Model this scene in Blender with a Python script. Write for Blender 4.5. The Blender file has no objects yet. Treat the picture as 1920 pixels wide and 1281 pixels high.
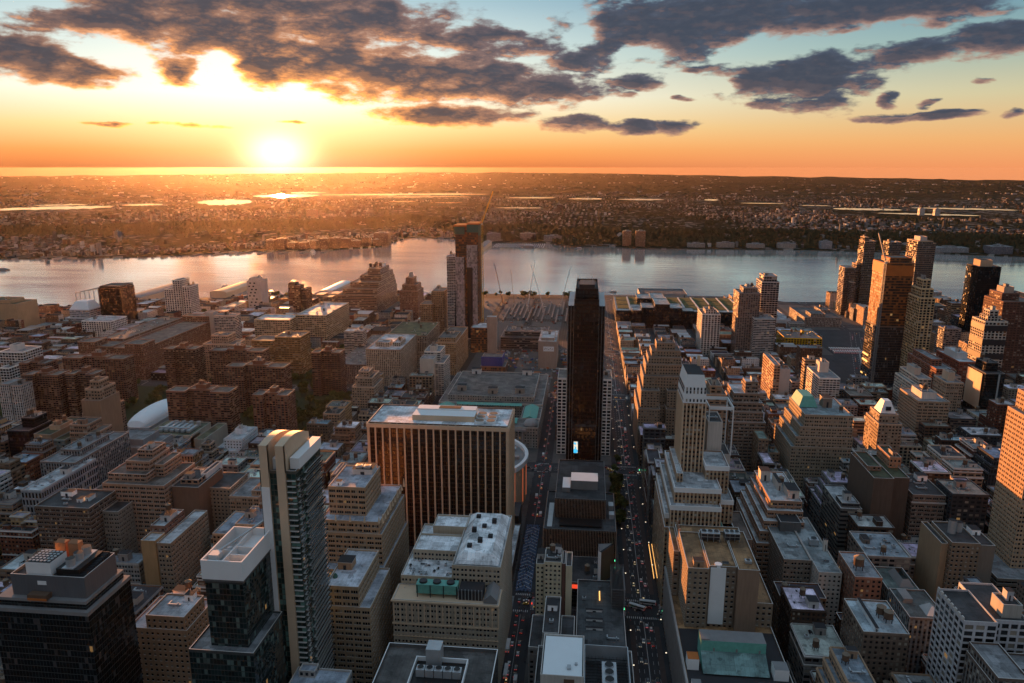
import bpy, math, random
from mathutils import Vector, Matrix
R = math.radians
rng = random.Random(11)
sc = bpy.context.scene
COL = sc.collection

# ------------------------------------------------------------------ camera
cam_d = bpy.data.cameras.new("camera")
cam_d.sensor_width = 36.0
cam_d.lens = 26.25
cam_d.clip_start = 1.0
cam_d.clip_end = 120000.0
cam = bpy.data.objects.new("camera", cam_d)
cam.location = (0, 0, 325)
cam.rotation_euler = (R(90 - 13.1), 0, R(5.8))
COL.objects.link(cam)
sc.camera = cam
sc.view_settings.view_transform = 'Standard'
sc.view_settings.look = 'None'
sc.view_settings.gamma = 1.0
sc.view_settings.exposure = 1.85
sc.cycles.max_bounces = 5
sc.cycles.diffuse_bounces = 2
sc.cycles.glossy_bounces = 3
sc.cycles.volume_bounces = 0
sc.cycles.caustics_reflective = False
sc.cycles.caustics_refractive = False

# ------------------------------------------------------------------ sun
SUN_AZ, SUN_EL = -22.7, 1.9          # degrees: left of +Y, above the horizon
sd = bpy.data.lights.new("sun", 'SUN')
sd.energy = 5.0
sd.angle = R(0.5)
sd.color = (1.0, 0.36, 0.10)
so = bpy.data.objects.new("sun", sd)
sv = Vector((math.sin(R(SUN_AZ)) * math.cos(R(SUN_EL)), math.cos(R(SUN_AZ)) * math.cos(R(SUN_EL)), math.sin(R(SUN_EL))))
so.rotation_euler = sv.to_track_quat('Z', 'Y').to_euler()
COL.objects.link(so)

# ------------------------------------------------------------------ node helper
class NT:
    def __init__(s, tree):
        s.t = tree; s.n = tree.nodes; s.l = tree.links
        s.n.clear()
    def node(s, typ, **kw):
        nd = s.n.new(typ)
        for k, v in kw.items():
            setattr(nd, k, v)
        return nd
    def put(s, sock, val):
        if isinstance(val, bpy.types.NodeSocket):
            s.l.new(val, sock)
        elif val is not None:
            sock.default_value = val
    def math(s, op, a, b=None, c=None, clamp=False):
        nd = s.node('ShaderNodeMath', operation=op, use_clamp=clamp)
        s.put(nd.inputs[0], a); s.put(nd.inputs[1], b); s.put(nd.inputs[2], c)
        return nd.outputs[0]
    def vmath(s, op, a, b=None, c=None):
        nd = s.node('ShaderNodeVectorMath', operation=op)
        s.put(nd.inputs[0], a); s.put(nd.inputs[1], b)
        if c is not None: s.put(nd.inputs[2], c)
        return nd.outputs[1] if op in ('DOT_PRODUCT', 'LENGTH') else nd.outputs[0]
    def mix(s, f, a, b, blend='MIX'):
        nd = s.node('ShaderNodeMix', data_type='RGBA', blend_type=blend)
        s.put(nd.inputs[0], f); s.put(nd.inputs[6], a); s.put(nd.inputs[7], b)
        return nd.outputs[2]
    def comb(s, x, y, z=0.0):
        nd = s.node('ShaderNodeCombineXYZ')
        s.put(nd.inputs[0], x); s.put(nd.inputs[1], y); s.put(nd.inputs[2], z)
        return nd.outputs[0]
    def sep(s, v):
        nd = s.node('ShaderNodeSeparateXYZ'); s.put(nd.inputs[0], v)
        return nd.outputs
    def noise(s, vec, scale, detail=3.0, rough=0.55):
        nd = s.node('ShaderNodeTexNoise')
        s.put(nd.inputs['Vector'], vec)
        nd.inputs['Scale'].default_value = scale
        nd.inputs['Detail'].default_value = detail
        nd.inputs['Roughness'].default_value = rough
        return nd.outputs[0]
    def ramp(s, f, stops, interp='LINEAR'):
        nd = s.node('ShaderNodeValToRGB'); s.put(nd.inputs[0], f)
        cr = nd.color_ramp; cr.interpolation = interp
        while len(cr.elements) < len(stops): cr.elements.new(0.5)
        for e, (p, c) in zip(cr.elements, stops):
            e.position = p; e.color = (c[0], c[1], c[2], 1)
        return nd.outputs[0]
    def sstep(s, x, lo, hi):
        nd = s.node('ShaderNodeMapRange', interpolation_type='SMOOTHSTEP')
        s.put(nd.inputs[0], x); nd.inputs[1].default_value = lo; nd.inputs[2].default_value = hi
        return nd.outputs[0]

# ------------------------------------------------------------------ sky
wd = bpy.data.worlds.new("World")
sc.world = wd
wd.use_nodes = True
w = NT(wd.node_tree)
tc = w.node('ShaderNodeTexCoord')
dx, dy, dz = w.sep(tc.outputs['Generated'])
az = w.math('MULTIPLY', w.math('ARCTAN2', dx, dy), 57.29578)
el = w.math('MULTIPLY', w.math('ARCSINE', dz), 57.29578)
elp = w.math('ADD', w.math('MULTIPLY', el, 1 / 60.0), 0.05)          # ramp 0.05 = horizon
def st(e): return min(1.0, max(0.0, e / 60.0 + 0.05))
far_c = w.ramp(elp, [(st(-2), (.80, .30, .13)), (st(0), (.90, .33, .13)), (st(1.8), (.86, .44, .17)), (st(4.6), (.62, .55, .32)),
                     (st(7.6), (.27, .42, .40)), (st(11), (.10, .26, .38)), (st(24), (.24, .36, .48)), (st(56), (.26, .36, .48))])
near_c = w.ramp(elp, [(st(-2), (.50, .11, .03)), (st(0), (.60, .14, .035)), (st(.6), (.92, .26, .06)), (st(1.2), (1.0, .37, .09)), (st(2.8), (1.12, .80, .34)),
                      (st(5), (1.2, 1.15, .95)), (st(8.5), (.80, .92, .88)), (st(12.5), (.32, .52, .62)), (st(56), (.28, .37, .48))])
east_c = w.ramp(elp, [(st(-2), (.14, .115, .11)), (st(3), (.140, .122, .117)), (st(12), (.160, .150, .155)), (st(30), (.160, .190, .228)), (st(56), (.23, .305, .39))])
dxs = w.math('SUBTRACT', az, SUN_AZ)
fn = w.math('POWER', 2.718, w.math('MULTIPLY', w.math('MULTIPLY', dxs, dxs), -1 / (30.0 ** 2)))
sky = w.mix(fn, far_c, near_c)
# glow round the low sun
els = w.math('SUBTRACT', el, 1.0)
r2 = w.math('ADD', w.math('MULTIPLY', w.math('MULTIPLY', dxs, dxs), 0.40), w.math('MULTIPLY', els, els))
g1 = w.math('POWER', 2.718, w.math('MULTIPLY', r2, -1 / 1.7))
g2 = w.math('POWER', 2.718, w.math('MULTIPLY', r2, -1 / 34.0))
def scaled(val, col):
    nd = w.node('ShaderNodeVectorMath', operation='SCALE')
    w.put(nd.inputs[0], col); w.put(nd.inputs['Scale'], val)
    return nd.outputs[0]
glow = w.vmath('ADD', scaled(g1, (2.0, 1.6, .95)), scaled(g2, (.40, .32, .18)))
# clouds: soft blobs in (azimuth, elevation), broken up by noise
CLOUDS = [(-37.0,6.55,3.8,1.3,1),(-34.5,5.9,2.4,.83,1),(-37.8,7.1,1.7,.9,1),(-31.2,9.0,7.2,1.63,1),(-25.7,8.8,6,2.0,1),(-28.4,6.6,1.8,1.13,1),
(-28.4,5.7,1.3,.47,.8),(-20.9,7.2,6.3,1.55,1),(-15.8,6.8,6.5,1.76,1),(-10.1,6.2,7.4,1.44,1),(-4.2,5.55,5.8,1,1),(-17.8,9.9,7.9,1.84,1),
(-8.1,8.9,5,1.39,.9),(-1.2,7.8,3.4,1.24,.8),(-29.4,10.5,11.3,.94,1),(5.5,9.3,7.8,1.9,1.1),(8,10,8,1.8,1.1),(16,9.9,5.2,1.4,1.05),(20.4,9.8,5,1.15,1),
(22.8,7.4,4.8,.69,1),(25.8,8,2.4,.66,.9),(14.3,6.07,4.8,1.4,1.15),(11.5,5.93,2.4,.83,.9),(8.2,6.9,2.2,.35,.7),(-10.7,3.79,5.3,.74,1),
(-14.9,3.6,.84,.3,.8),(-1,3.23,2,.67,1),(3,2.94,2,.52,1),(5.9,2.95,1.5,.52,1),(3.4,6.06,1.8,.65,.9),(15.5,4.07,2.2,.62,.9),(12.3,4.29,1.3,.35,.8),
(21.7,3.31,3.6,.3,.9),(26.6,3.22,.78,.38,.8),(19.7,4.28,.7,.6,.8),(25,5.34,.63,.28,.6),(22.2,4.0,.55,.26,.7),(-33.2,2.74,1.5,.2,.8),
(-30.5,2.81,.72,.17,.7),(-27.9,2.79,2,.18,.8),(-21.5,3.08,1.5,.15,.6),(2.3,5.06,1.1,.29,.7),(6.3,4.85,.6,.22,.6),
(-60,9,14,3,1),(-85,14,20,4,1),(52,8,12,2.4,1),(75,12,18,4,1),(-10,17,30,3,1),(30,19,16,3,1),(-45,18,14,3,.9)]
GAPS = [(-26.4, 6.3, .9, 1.2, 1.5), (-32.4, 7.7, 1.7, .7, 1.1), (-38.5, 9.9, 2.4, .8, 1.1), (-5.2, 10.2, 1.8, .9, .9), (2.9, 7.9, 1.3, .6, .9), (11.5, 7.8, 3.2, .6, 1.5), (19.0, 8.5, 2.4, .45, 1.2), (-.8, 9.6, 1.3, 1.0, .9), (-12, 8.2, 1.3, .35, .5), (9.5, 5.6, .9, .9, .6)]
pos = w.comb(az, el, 0.0)
wn = w.node('ShaderNodeTexNoise'); w.put(wn.inputs['Vector'], w.vmath('MULTIPLY', pos, (.30, .75, 1.0)))
wn.inputs['Scale'].default_value = 1.0; wn.inputs['Detail'].default_value = 4.0
warp = w.vmath('MULTIPLY', w.vmath('SUBTRACT', wn.outputs['Color'], (.5, .5, .5)), (2.6, 1.1, 0))
pw = w.vmath('ADD', pos, warp)
def blobs(P):
    dens = None
    for a_, e_, ra, re_, wt in CLOUDS:
        q = w.vmath('MULTIPLY_ADD', P, (1 / ra, 1 / re_, 0), (-a_ / ra, -e_ / re_, 0))
        d_ = w.math('MULTIPLY_ADD', w.vmath('DOT_PRODUCT', q, q), -0.60, wt)
        dens = d_ if dens is None else w.math('SMOOTH_MAX', dens, d_, 0.25)
    for a_, e_, ra, re_, wt in GAPS:
        q = w.vmath('MULTIPLY_ADD', P, (1 / ra, 1 / re_, 0), (-a_ / ra, -e_ / re_, 0))
        hol = w.math('MULTIPLY', w.math('POWER', 2.718, w.math('MULTIPLY', w.vmath('DOT_PRODUCT', q, q), -1.0)), wt)
        dens = w.math('SUBTRACT', dens, hol)
    return w.math('MAXIMUM', dens, -1.5)
nb = w.vmath('MULTIPLY', pos, (.36, .95, 1.0))
n1 = w.noise(nb, 1.0, 8.0, .58)
n2 = w.noise(w.vmath('ADD', nb, (-.14, -.22, 0)), 1.0, 8.0, .58)
n3 = w.noise(nb, 2.7, 5.0, .6)
d1 = blobs(pw)
d2 = blobs(w.vmath('ADD', pw, (-.35, -.30, 0)))
thick = w.math('ADD', d1, w.math('MULTIPLY_ADD', n1, 2.9, -1.56))
thick2 = w.math('ADD', d2, w.math('MULTIPLY_ADD', n2, 2.9, -1.56))
alpha = w.sstep(thick, -.12, .46)
body = w.sstep(thick, .10, .95)
lit = w.sstep(w.math('SUBTRACT', thick, thick2), -.02, .40)
near_lit = w.math('POWER', 2.718, w.math('MULTIPLY', w.math('ADD', w.math('MULTIPLY', w.math('MULTIPLY', dxs, dxs), .30), w.math('MULTIPLY', els, els)), -1 / 70.0))
shade = w.mix(w.sstep(az, -36, 0), (.088, .086, .116, 1), (.066, .095, .150, 1))
shade = w.mix(w.math('MULTIPLY', w.sstep(el, 8, 4.8), w.math('MULTIPLY_ADD', near_lit, .50, .05)), shade, (.26, .125, .075, 1))
shade = w.mix(w.math('MULTIPLY', w.sstep(body, .2, 1.0), .55), shade, (.048, .056, .082, 1))
shade = w.mix(w.math('MULTIPLY', w.sstep(n3, .42, .70), .22), shade, (.135, .135, .165, 1))
rimc = w.mix(near_lit, (1.3, .62, .32, 1), (3.4, 1.15, .16, 1))
litf = w.math('MULTIPLY', w.math('MULTIPLY_ADD', near_lit, 1.15, .30), w.math('MULTIPLY_ADD', lit, .95, .03), clamp=True)
litf = w.math('MULTIPLY', litf, w.math('SUBTRACT', 1.10, w.math('MULTIPLY', body, 1.0)), clamp=True)
litf = w.math('MAXIMUM', litf, w.math('MULTIPLY', w.math('SUBTRACT', 1.0, body), w.math('MULTIPLY', near_lit, .85)), clamp=True)
cloud = w.mix(litf, shade, rimc)
back = w.sstep(w.math('ABSOLUTE', az), 70, 120)
clear = w.mix(back, scaled(0.70, w.vmath('ADD', sky, glow)), east_c)
veil = w.math('MULTIPLY', alpha, w.math('SUBTRACT', 1.0, w.math('MULTIPLY', g1, .9)))
full = w.mix(veil, clear, scaled(0.62, cloud))
nish = w.node('ShaderNodeTexSky', sky_type='NISHITA', sun_disc=False, sun_elevation=R(SUN_EL), sun_rotation=R(SUN_AZ))
bg0 = w.node('ShaderNodeBackground'); w.put(bg0.inputs[0], full); bg0.inputs[1].default_value = 0.40
bg1 = w.node('ShaderNodeBackground'); w.put(bg1.inputs[0], w.mix(1.0, nish.outputs[0], (.02, .022, .026, 1), 'MULTIPLY')); bg1.inputs[1].default_value = 0.05
addw = w.node('ShaderNodeAddShader'); w.l.new(bg0.outputs[0], addw.inputs[0]); w.l.new(bg1.outputs[0], addw.inputs[1])
ow = w.node('ShaderNodeOutputWorld'); w.l.new(addw.outputs[0], ow.inputs[0])

# ------------------------------------------------------------------ materials
MATS = {}
def newmat(name):
    m = bpy.data.materials.new(name); m.use_nodes = True
    MATS[name] = m
    return m, NT(m.node_tree)
def finish(t, sh):
    o = t.node('ShaderNodeOutputMaterial'); t.l.new(sh, o.inputs[0])
def pbsdf(t, col, rough=.8, spec=.3, metal=0.0, emit=None, estr=0.0, normal=None):
    p = t.node('ShaderNodeBsdfPrincipled')
    t.put(p.inputs['Base Color'], col if isinstance(col, bpy.types.NodeSocket) else (col[0], col[1], col[2], 1))
    t.put(p.inputs['Roughness'], rough); t.put(p.inputs['Metallic'], metal)
    t.put(p.inputs['Specular IOR Level'], spec)
    if emit is not None:
        t.put(p.inputs['Emission Color'], emit if isinstance(emit, bpy.types.NodeSocket) else (*emit, 1)); t.put(p.inputs['Emission Strength'], estr)
    if normal is not None: t.put(p.inputs['Normal'], normal)
    return p.outputs[0]
def simple(name, col, rough=.75, spec=.3, metal=0.0, var=.25, scale=.15, emit=None, estr=0.0):
    m, t = newmat(name)
    c = (col[0], col[1], col[2], 1)
    if var > 0:
        g = t.node('ShaderNodeNewGeometry')
        n = t.noise(g.outputs['Position'], scale, 4.0)
        k = t.math('MULTIPLY_ADD', n, 2 * var, 1 - var)
        c = t.mix(1.0, c, t.comb(k, k, k), 'MULTIPLY')
    finish(t, pbsdf(t, c, rough, spec, metal, emit, estr))
    return m
def wall_colour(t):
    """object colour broken by weathering: broad blotches, fine grain, vertical streaks"""
    oi = t.node('ShaderNodeObjectInfo'); g = t.node('ShaderNodeNewGeometry')
    P = g.outputs['Position']
    a = t.noise(P, .045, 3.0)
    b = t.noise(t.vmath('MULTIPLY', P, (.9, .9, .07)), 1.0, 3.0)
    k = t.math('ADD', t.math('MULTIPLY_ADD', a, .55, .50), t.math('MULTIPLY_ADD', b, .50, -.04))
    return t.mix(1.0, oi.outputs['Color'], t.comb(k, k, k), 'MULTIPLY'), oi
def masonry():
    m, t = newmat('masonry')
    c, _ = wall_colour(t)
    finish(t, pbsdf(t, c, .88, .2))
masonry()
def pane_shader(t, rnd, dark, blinds, tint, lit=.005, rough=.10, N=None):
    r2_ = t.math('FRACT', t.math('MULTIPLY', rnd, 7.31))
    r3_ = t.math('FRACT', t.math('MULTIPLY', rnd, 31.7))
    k = t.math('MULTIPLY_ADD', r3_, .9, .4)
    c = t.mix(1.0, (*dark, 1), t.comb(k, k, k), 'MULTIPLY')
    isb = t.math('GREATER_THAN', rnd, 1 - blinds)
    c = t.mix(isb, c, t.mix(r2_, (*tint, 1), (tint[0] * .45, tint[1] * .45, tint[2] * .45, 1)))
    on = t.math('MULTIPLY', t.math('LESS_THAN', rnd, lit), t.math('MULTIPLY_ADD', r2_, 1.6, .3))
    rg = t.math('MULTIPLY_ADD', isb, .45, rough)
    return pbsdf(t, c, rg, .5, 0, (1, .55, .2), t.math('MULTIPLY', on, .16), N)
def facade(name, hx=(-1, .24), hy=(.26, .74), spandrel=None, band=None, dark=(.018, .02, .024), blinds=.22, tint=(.34, .30, .24), jitter=.05, lit=.005, rough=.10, alt=0):
    """UV: one unit = one bay by one storey. Wall colour from the object, panes vary cell by cell."""
    m, t = newmat(name)
    wall, oi = wall_colour(t)
    uv = t.node('ShaderNodeTexCoord').outputs['UV']
    x, y, _ = t.sep(uv)
    fx, fy = t.math('FRACT', x), t.math('FRACT', y)
    ix, iy = t.math('FLOOR', x), t.math('FLOOR', y)
    wn_ = t.node('ShaderNodeTexWhiteNoise', noise_dimensions='3D')
    t.put(wn_.inputs['Vector'], t.comb(ix, iy, t.math('MULTIPLY', oi.outputs['Random'], 97.0)))
    rnd = wn_.outputs['Value']
    a = t.math('ABSOLUTE', t.math('SUBTRACT', fx, .5))
    own = t.math('FRACT', t.math('MULTIPLY', oi.outputs['Random'], 13.7))
    wid = hx[1] if hx[1] > .42 else t.math('MULTIPLY', t.math('MULTIPLY_ADD', own, .42, .78), hx[1])
    mx = t.math('MULTIPLY', t.math('GREATER_THAN', a, hx[0]), t.math('LESS_THAN', a, wid))
    my = t.math('MULTIPLY', t.math('GREATER_THAN', fy, hy[0]), t.math('LESS_THAN', fy, hy[1]))
    if hx[1] < .42:      # stone sills under the panes, a pale belt course every few storeys, wider piers between groups of bays
        sill = t.math('MULTIPLY', t.math('MULTIPLY', t.math('GREATER_THAN', fy, hy[0] - .075), t.math('LESS_THAN', fy, hy[0])), t.math('LESS_THAN', a, t.math('ADD', wid, .05)))
        per = t.math('FLOOR', t.math('MULTIPLY_ADD', own, 5.0, 3.0))
        belt = t.math('MULTIPLY', t.math('LESS_THAN', t.math('MODULO', iy, per), .5), t.math('LESS_THAN', fy, .11))
        gp = t.math('FLOOR', t.math('MULTIPLY_ADD', t.math('FRACT', t.math('MULTIPLY', own, 7.7)), 3.0, 3.0))
        pier = t.math('LESS_THAN', t.math('MODULO', x, gp), .16)
        k = t.math('MULTIPLY_ADD', t.math('MAXIMUM', sill, belt), .55, 1.0)
        k = t.math('MULTIPLY', k, t.math('MULTIPLY_ADD', pier, .28, 1.0))
        br = t.noise(t.node('ShaderNodeNewGeometry').outputs['Position'], .35, 2.0)
        k = t.math('MULTIPLY', k, t.math('MULTIPLY_ADD', br, .5, .75))
        wall = t.mix(1.0, wall, t.comb(k, k, k), 'MULTIPLY')
    base = wall
    if spandrel is not None:
        base = t.mix(mx, wall, t.mix(1.0, wall, (*spandrel, 1), 'MULTIPLY'))
    if band is not None:
        base = t.mix(t.math('GREATER_THAN', fy, band[0]), base, (*band[1], 1))
    g = t.node('ShaderNodeNewGeometry')
    N = t.vmath('NORMALIZE', t.vmath('ADD', g.outputs['Normal'], t.vmath('SCALE', t.vmath('SUBTRACT', wn_.outputs['Color'], (.5, .5, .5)), None)))
    for nd in t.n:
        if nd.type == 'VECT_MATH' and nd.operation == 'SCALE': nd.inputs['Scale'].default_value = jitter
    pane = pane_shader(t, rnd, dark, blinds, tint, lit, rough, N)
    ms = t.node('ShaderNodeMixShader'); t.put(ms.inputs[0], t.math('MULTIPLY', mx, my))
    t.l.new(pbsdf(t, base, .88, .2), ms.inputs[1]); t.l.new(pane, ms.inputs[2])
    finish(t, ms.outputs[0])
facade('punched')
facade('wide', (-1, .36), (.28, .78))
facade('paired', (.07, .33), (.26, .76))
facade('ribbon', (-1, .485), (.38, .82), blinds=.15)
facade('pier', (-1, .27), (.30, .80), spandrel=(.55, .42, .36), blinds=.24, tint=(.40, .38, .33))
facade('grid', (-1, .38), (.12, .84), blinds=.12)
facade('balcony', (-1, .42), (.05, .62), band=(.80, (.21, .14, .105)), blinds=.25, tint=(.22, .16, .11))
facade('balcony_white', (-1, .40), (.08, .66), band=(.74, (.55, .54, .52)), blinds=.18)
facade('curtain', (-1, .46), (.10, .96), dark=(.010, .022, .022), blinds=.16, tint=(.08, .14, .13), jitter=.10, rough=.05)
facade('curtain_green', (-1, .46), (.10, .95), dark=(.020, .045, .040), blinds=.20, tint=(.10, .22, .19), jitter=.08, rough=.06)
facade('curtain_dark', (-1, .47), (.06, .97), dark=(.006, .008, .009), blinds=.05, tint=(.03, .035, .04), jitter=.06, rough=.05, lit=.001)
facade('curtain_brown', (-1, .40), (.14, .90), dark=(.020, .011, .008), blinds=.06, tint=(.055, .026, .015), jitter=.04, rough=.08, lit=.0006)
facade('curtain_blue', (-1, .47), (.08, .96), dark=(.03, .04, .05), blinds=.10, tint=(.12, .14, .16), jitter=.05, rough=.06)
facade('curtain_pale', (-1, .47), (.05, .97), dark=(.30, .27, .28), blinds=.12, tint=(.38, .34, .33), jitter=.03, rough=.25, lit=0)
facade('frame_open', (-1, .42), (.14, .90), dark=(.05, .022, .010), blinds=.3, tint=(.30, .12, .04), jitter=.2, rough=.7, lit=.012)
facade('arcade', (-1, .30), (.10, .80), blinds=.05, dark=(.012, .012, .014))
def pane_mat():
    m, t = newmat('window_glass')
    oi = t.node('ShaderNodeObjectInfo'); g = t.node('ShaderNodeNewGeometry')
    rnd = t.math('FRACT', t.math('ADD', oi.outputs['Random'], g.outputs['Random Per Island']))
    finish(t, pane_shader(t, rnd, (.018, .02, .024),  .16, (.30, .27, .22), .004))
pane_mat()
def roof_mat():
    m, t = newmat('roofing')
    oi = t.node('ShaderNodeObjectInfo'); g = t.node('ShaderNodeNewGeometry'); P = g.outputs['Position']
    a = t.noise(P, .09, 5.0, .62); b = t.noise(P, .9, 2.0)
    px, py, _ = t.sep(P)
    vo = t.node('ShaderNodeTexVoronoi', distance='CHEBYCHEV'); t.put(vo.inputs['Vector'], t.vmath('MULTIPLY', P, (1, 1, 0))); vo.inputs['Scale'].default_value = .11
    patch = t.math('MULTIPLY_ADD', t.sep(vo.outputs['Color'])[0], .62, .66)
    sx = t.math('LESS_THAN', t.math('FRACT', t.math('MULTIPLY', px, .37)), .10); sy = t.math('LESS_THAN', t.math('FRACT', t.math('MULTIPLY', py, .145)), .05)
    seam = t.math('MULTIPLY_ADD', t.math('MAXIMUM', sx, sy), -.22, 1.0)
    pond = t.math('MULTIPLY_ADD', t.sstep(t.noise(P, .22, 3.0), .60, .66), -.38, 1.0)
    k = t.math('ADD', t.math('MULTIPLY_ADD', t.sstep(a, .34, .62), .50, .50), t.math('MULTIPLY_ADD', b, .4, -.14))
    k = t.math('MULTIPLY', t.math('MULTIPLY', k, patch), t.math('MULTIPLY', seam, pond))
    c = t.mix(1.0, oi.outputs['Color'], t.comb(k, k, k), 'MULTIPLY')
    finish(t, pbsdf(t, c, .7, .35))
roof_mat()
def plain_obj(name, rough, spec=.3, metal=0.0):
    m, t = newmat(name)
    c, _ = wall_colour(t)
    finish(t, pbsdf(t, c, rough, spec, metal))
plain_obj('trim', .75)
plain_obj('painted', .55, .4)
plain_obj('metal', .4, .5, .6)
simple('coping', (.52, .50, .47), .7)
simple('tar', (.03, .03, .033), .85)
simple('tank_wood', (.12, .075, .05), .9)
simple('tank_cap', (.20, .16, .12), .8)
simple('steel_dark', (.035, .035, .04), .5, .4, .3)
simple('galv', (.42, .45, .47), .45, .5, .5)
simple('white_paint', (.74, .76, .76), .6, var=.08)
simple('rust_red', (.22, .05, .025), .7)
simple('tan_panel', (.30, .15, .08), .8)
simple('arena_strip', (.45, .12, .06), .5, var=0, emit=(1, .22, .08), estr=.10)
simple('orange_net', (.42, .13, .03), .75)
simple('yellow_paint', (.55, .33, .03), .5)
simple('taxi_yellow', (.60, .34, .02), .35, .5, var=0)
simple('car_dark', (.02, .02, .024), .3, .5, var=0)
simple('car_white', (.55, .56, .57), .35, .5, var=0)
simple('car_red', (.30, .03, .02), .35, .5, var=0)
simple('car_grey', (.14, .15, .16), .35, .5, var=0)
simple('car_glass', (.01, .012, .014), .08, .6, var=0)
simple('tyre', (.01, .01, .01), .9, var=0)
simple('tail_lamp', (.3, .01, .01), .4, var=0, emit=(1, .05, .02), estr=.45)
simple('head_lamp', (.6, .6, .55), .4, var=0, emit=(1, .85, .6), estr=.4)
simple('warm_lamp', (.6, .35, .1), .4, var=0, emit=(1, .5, .14), estr=.5)
simple('green_lamp', (.1, .5, .2), .4, var=0, emit=(.1, 1, .45), estr=.6)
simple('red_sign', (.5, .04, .02), .4, var=0, emit=(1, .08, .03), estr=.25)
simple('bark', (.05, .035, .025), .95)
simple('copper_green', (.13, .37, .31), .75, var=.3, scale=.4)
simple('concrete', (.30, .29, .28), .85)
simple('stone_grey', (.33, .31, .30), .85)
simple('grass_roof', (.055, .075, .025), .95, var=.4, scale=.3)
simple('pale_fabric', (.72, .78, .80), .5, .3, var=.06)
simple('slat_grey', (.20, .20, .20), .6)
simple('bronze_fin', (.34, .23, .17), .5, .4, .2)
simple('pale_rib', (.60, .45, .31), .7, var=.15)
simple('black_metal', (.012, .012, .013), .45, .4, .2)
simple('blue_tarp', (.05, .07, .26), .6)
simple('green_tarp', (.05, .12, .10), .7)
simple('hull_white', (.6, .6, .6), .4)
simple('wake', (.45, .42, .38), .5)

# ------------------------------------------------------------------ mesh builder
class MB:
    def __init__(s): s.v = []; s.f = []; s.m = []; s.u = []
    def poly(s, pts, m=0, uv=None):
        k = len(s.v); s.v.extend(pts); s.f.append(tuple(range(k, k + len(pts)))); s.m.append(m)
        s.u.extend(uv if uv else [(0.5, 0.02)] * len(pts))
    def box(s, x0, x1, y0, y1, z0, z1, m=0, mt=None):
        a, b, c, d = (x0, y0), (x1, y0), (x1, y1), (x0, y1)
        for p, q in ((a, b), (b, c), (c, d), (d, a)):
            s.poly([(p[0], p[1], z0), (q[0], q[1], z0), (q[0], q[1], z1), (p[0], p[1], z1)], m)
        s.poly([(x0, y0, z1), (x1, y0, z1), (x1, y1, z1), (x0, y1, z1)], m if mt is None else mt)
        s.poly([(x0, y1, z0), (x1, y1, z0), (x1, y0, z0), (x0, y0, z0)], m)
    def cyl(s, cx, cy, r0, r1, z0, z1, n=12, m=0, mt=None, a0=0.0, a1=6.2831853, uvn=None, sx=1.0, sy=1.0):
        P = [(math.cos(a0 + (a1 - a0) * i / n), math.sin(a0 + (a1 - a0) * i / n)) for i in range(n + 1)]
        for i in range(n):
            (c0, s0), (c1, s1) = P[i], P[i + 1]
            uv = None
            if uvn: uv = [(i, 0), (i + 1, 0), (i + 1, uvn), (i, uvn)]
            s.poly([(cx + r0 * c0 * sx, cy + r0 * s0 * sy, z0), (cx + r0 * c1 * sx, cy + r0 * s1 * sy, z0),
                    (cx + r1 * c1 * sx, cy + r1 * s1 * sy, z1), (cx + r1 * c0 * sx, cy + r1 * s0 * sy, z1)], m, uv)
        if r1 > 0.01 and a1 - a0 > 6:
            s.poly([(cx + r1 * c * sx, cy + r1 * q * sy, z1) for c, q in P[:-1]], m if mt is None else mt)
    def bar(s, p, q, wd_, m=0):
        p, q = Vector(p), Vector(q); d = (q - p)
        if d.length < 1e-6: return
        d.normalize()
        u = d.cross(Vector((0, 0, 1)))
        if u.length < .01: u = Vector((1, 0, 0))
        u.normalize(); v = d.cross(u); u *= wd_ / 2; v *= wd_ / 2
        c = [u + v, v - u, -u - v, u - v]
        for i in range(4):
            a, b = c[i], c[(i + 1) % 4]
            s.poly([tuple(p + a), tuple(q + a), tuple(q + b), tuple(p + b)], m)
        s.poly([tuple(q + a) for a in c], m); s.poly([tuple(p + a) for a in reversed(c)], m)
    def build(s, name, mats, parent=None, org=(0, 0, 0), color=None):
        me = bpy.data.meshes.new(name)
        ox, oy, oz = org
        me.from_pydata([(x - ox, y - oy, z - oz) for x, y, z in s.v], [], s.f)
        if isinstance(mats, str): mats = [mats]
        for mn in mats: me.materials.append(MATS[mn])
        me.polygons.foreach_set('material_index', s.m)
        ul = me.uv_layers.new(name='UVMap')
        ul.data.foreach_set('uv', [c for p in s.u for c in p])
        me.update()
        o = bpy.data.objects.new(name, me); COL.objects.link(o)
        if parent is not None: o.parent = parent
        else: o.location = org
        if color is not None: o.color = (*color, 1)
        return o
def tag(o, label=None, cat=None, group=None, kind=None):
    if label: o['label'] = label
    if cat: o['category'] = cat
    if group: o['group'] = group
    if kind: o['kind'] = kind
    return o
def empty(name, loc):
    o = bpy.data.objects.new(name, None); o.location = loc; o.empty_display_size = 2; COL.objects.link(o)
    return o
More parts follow.
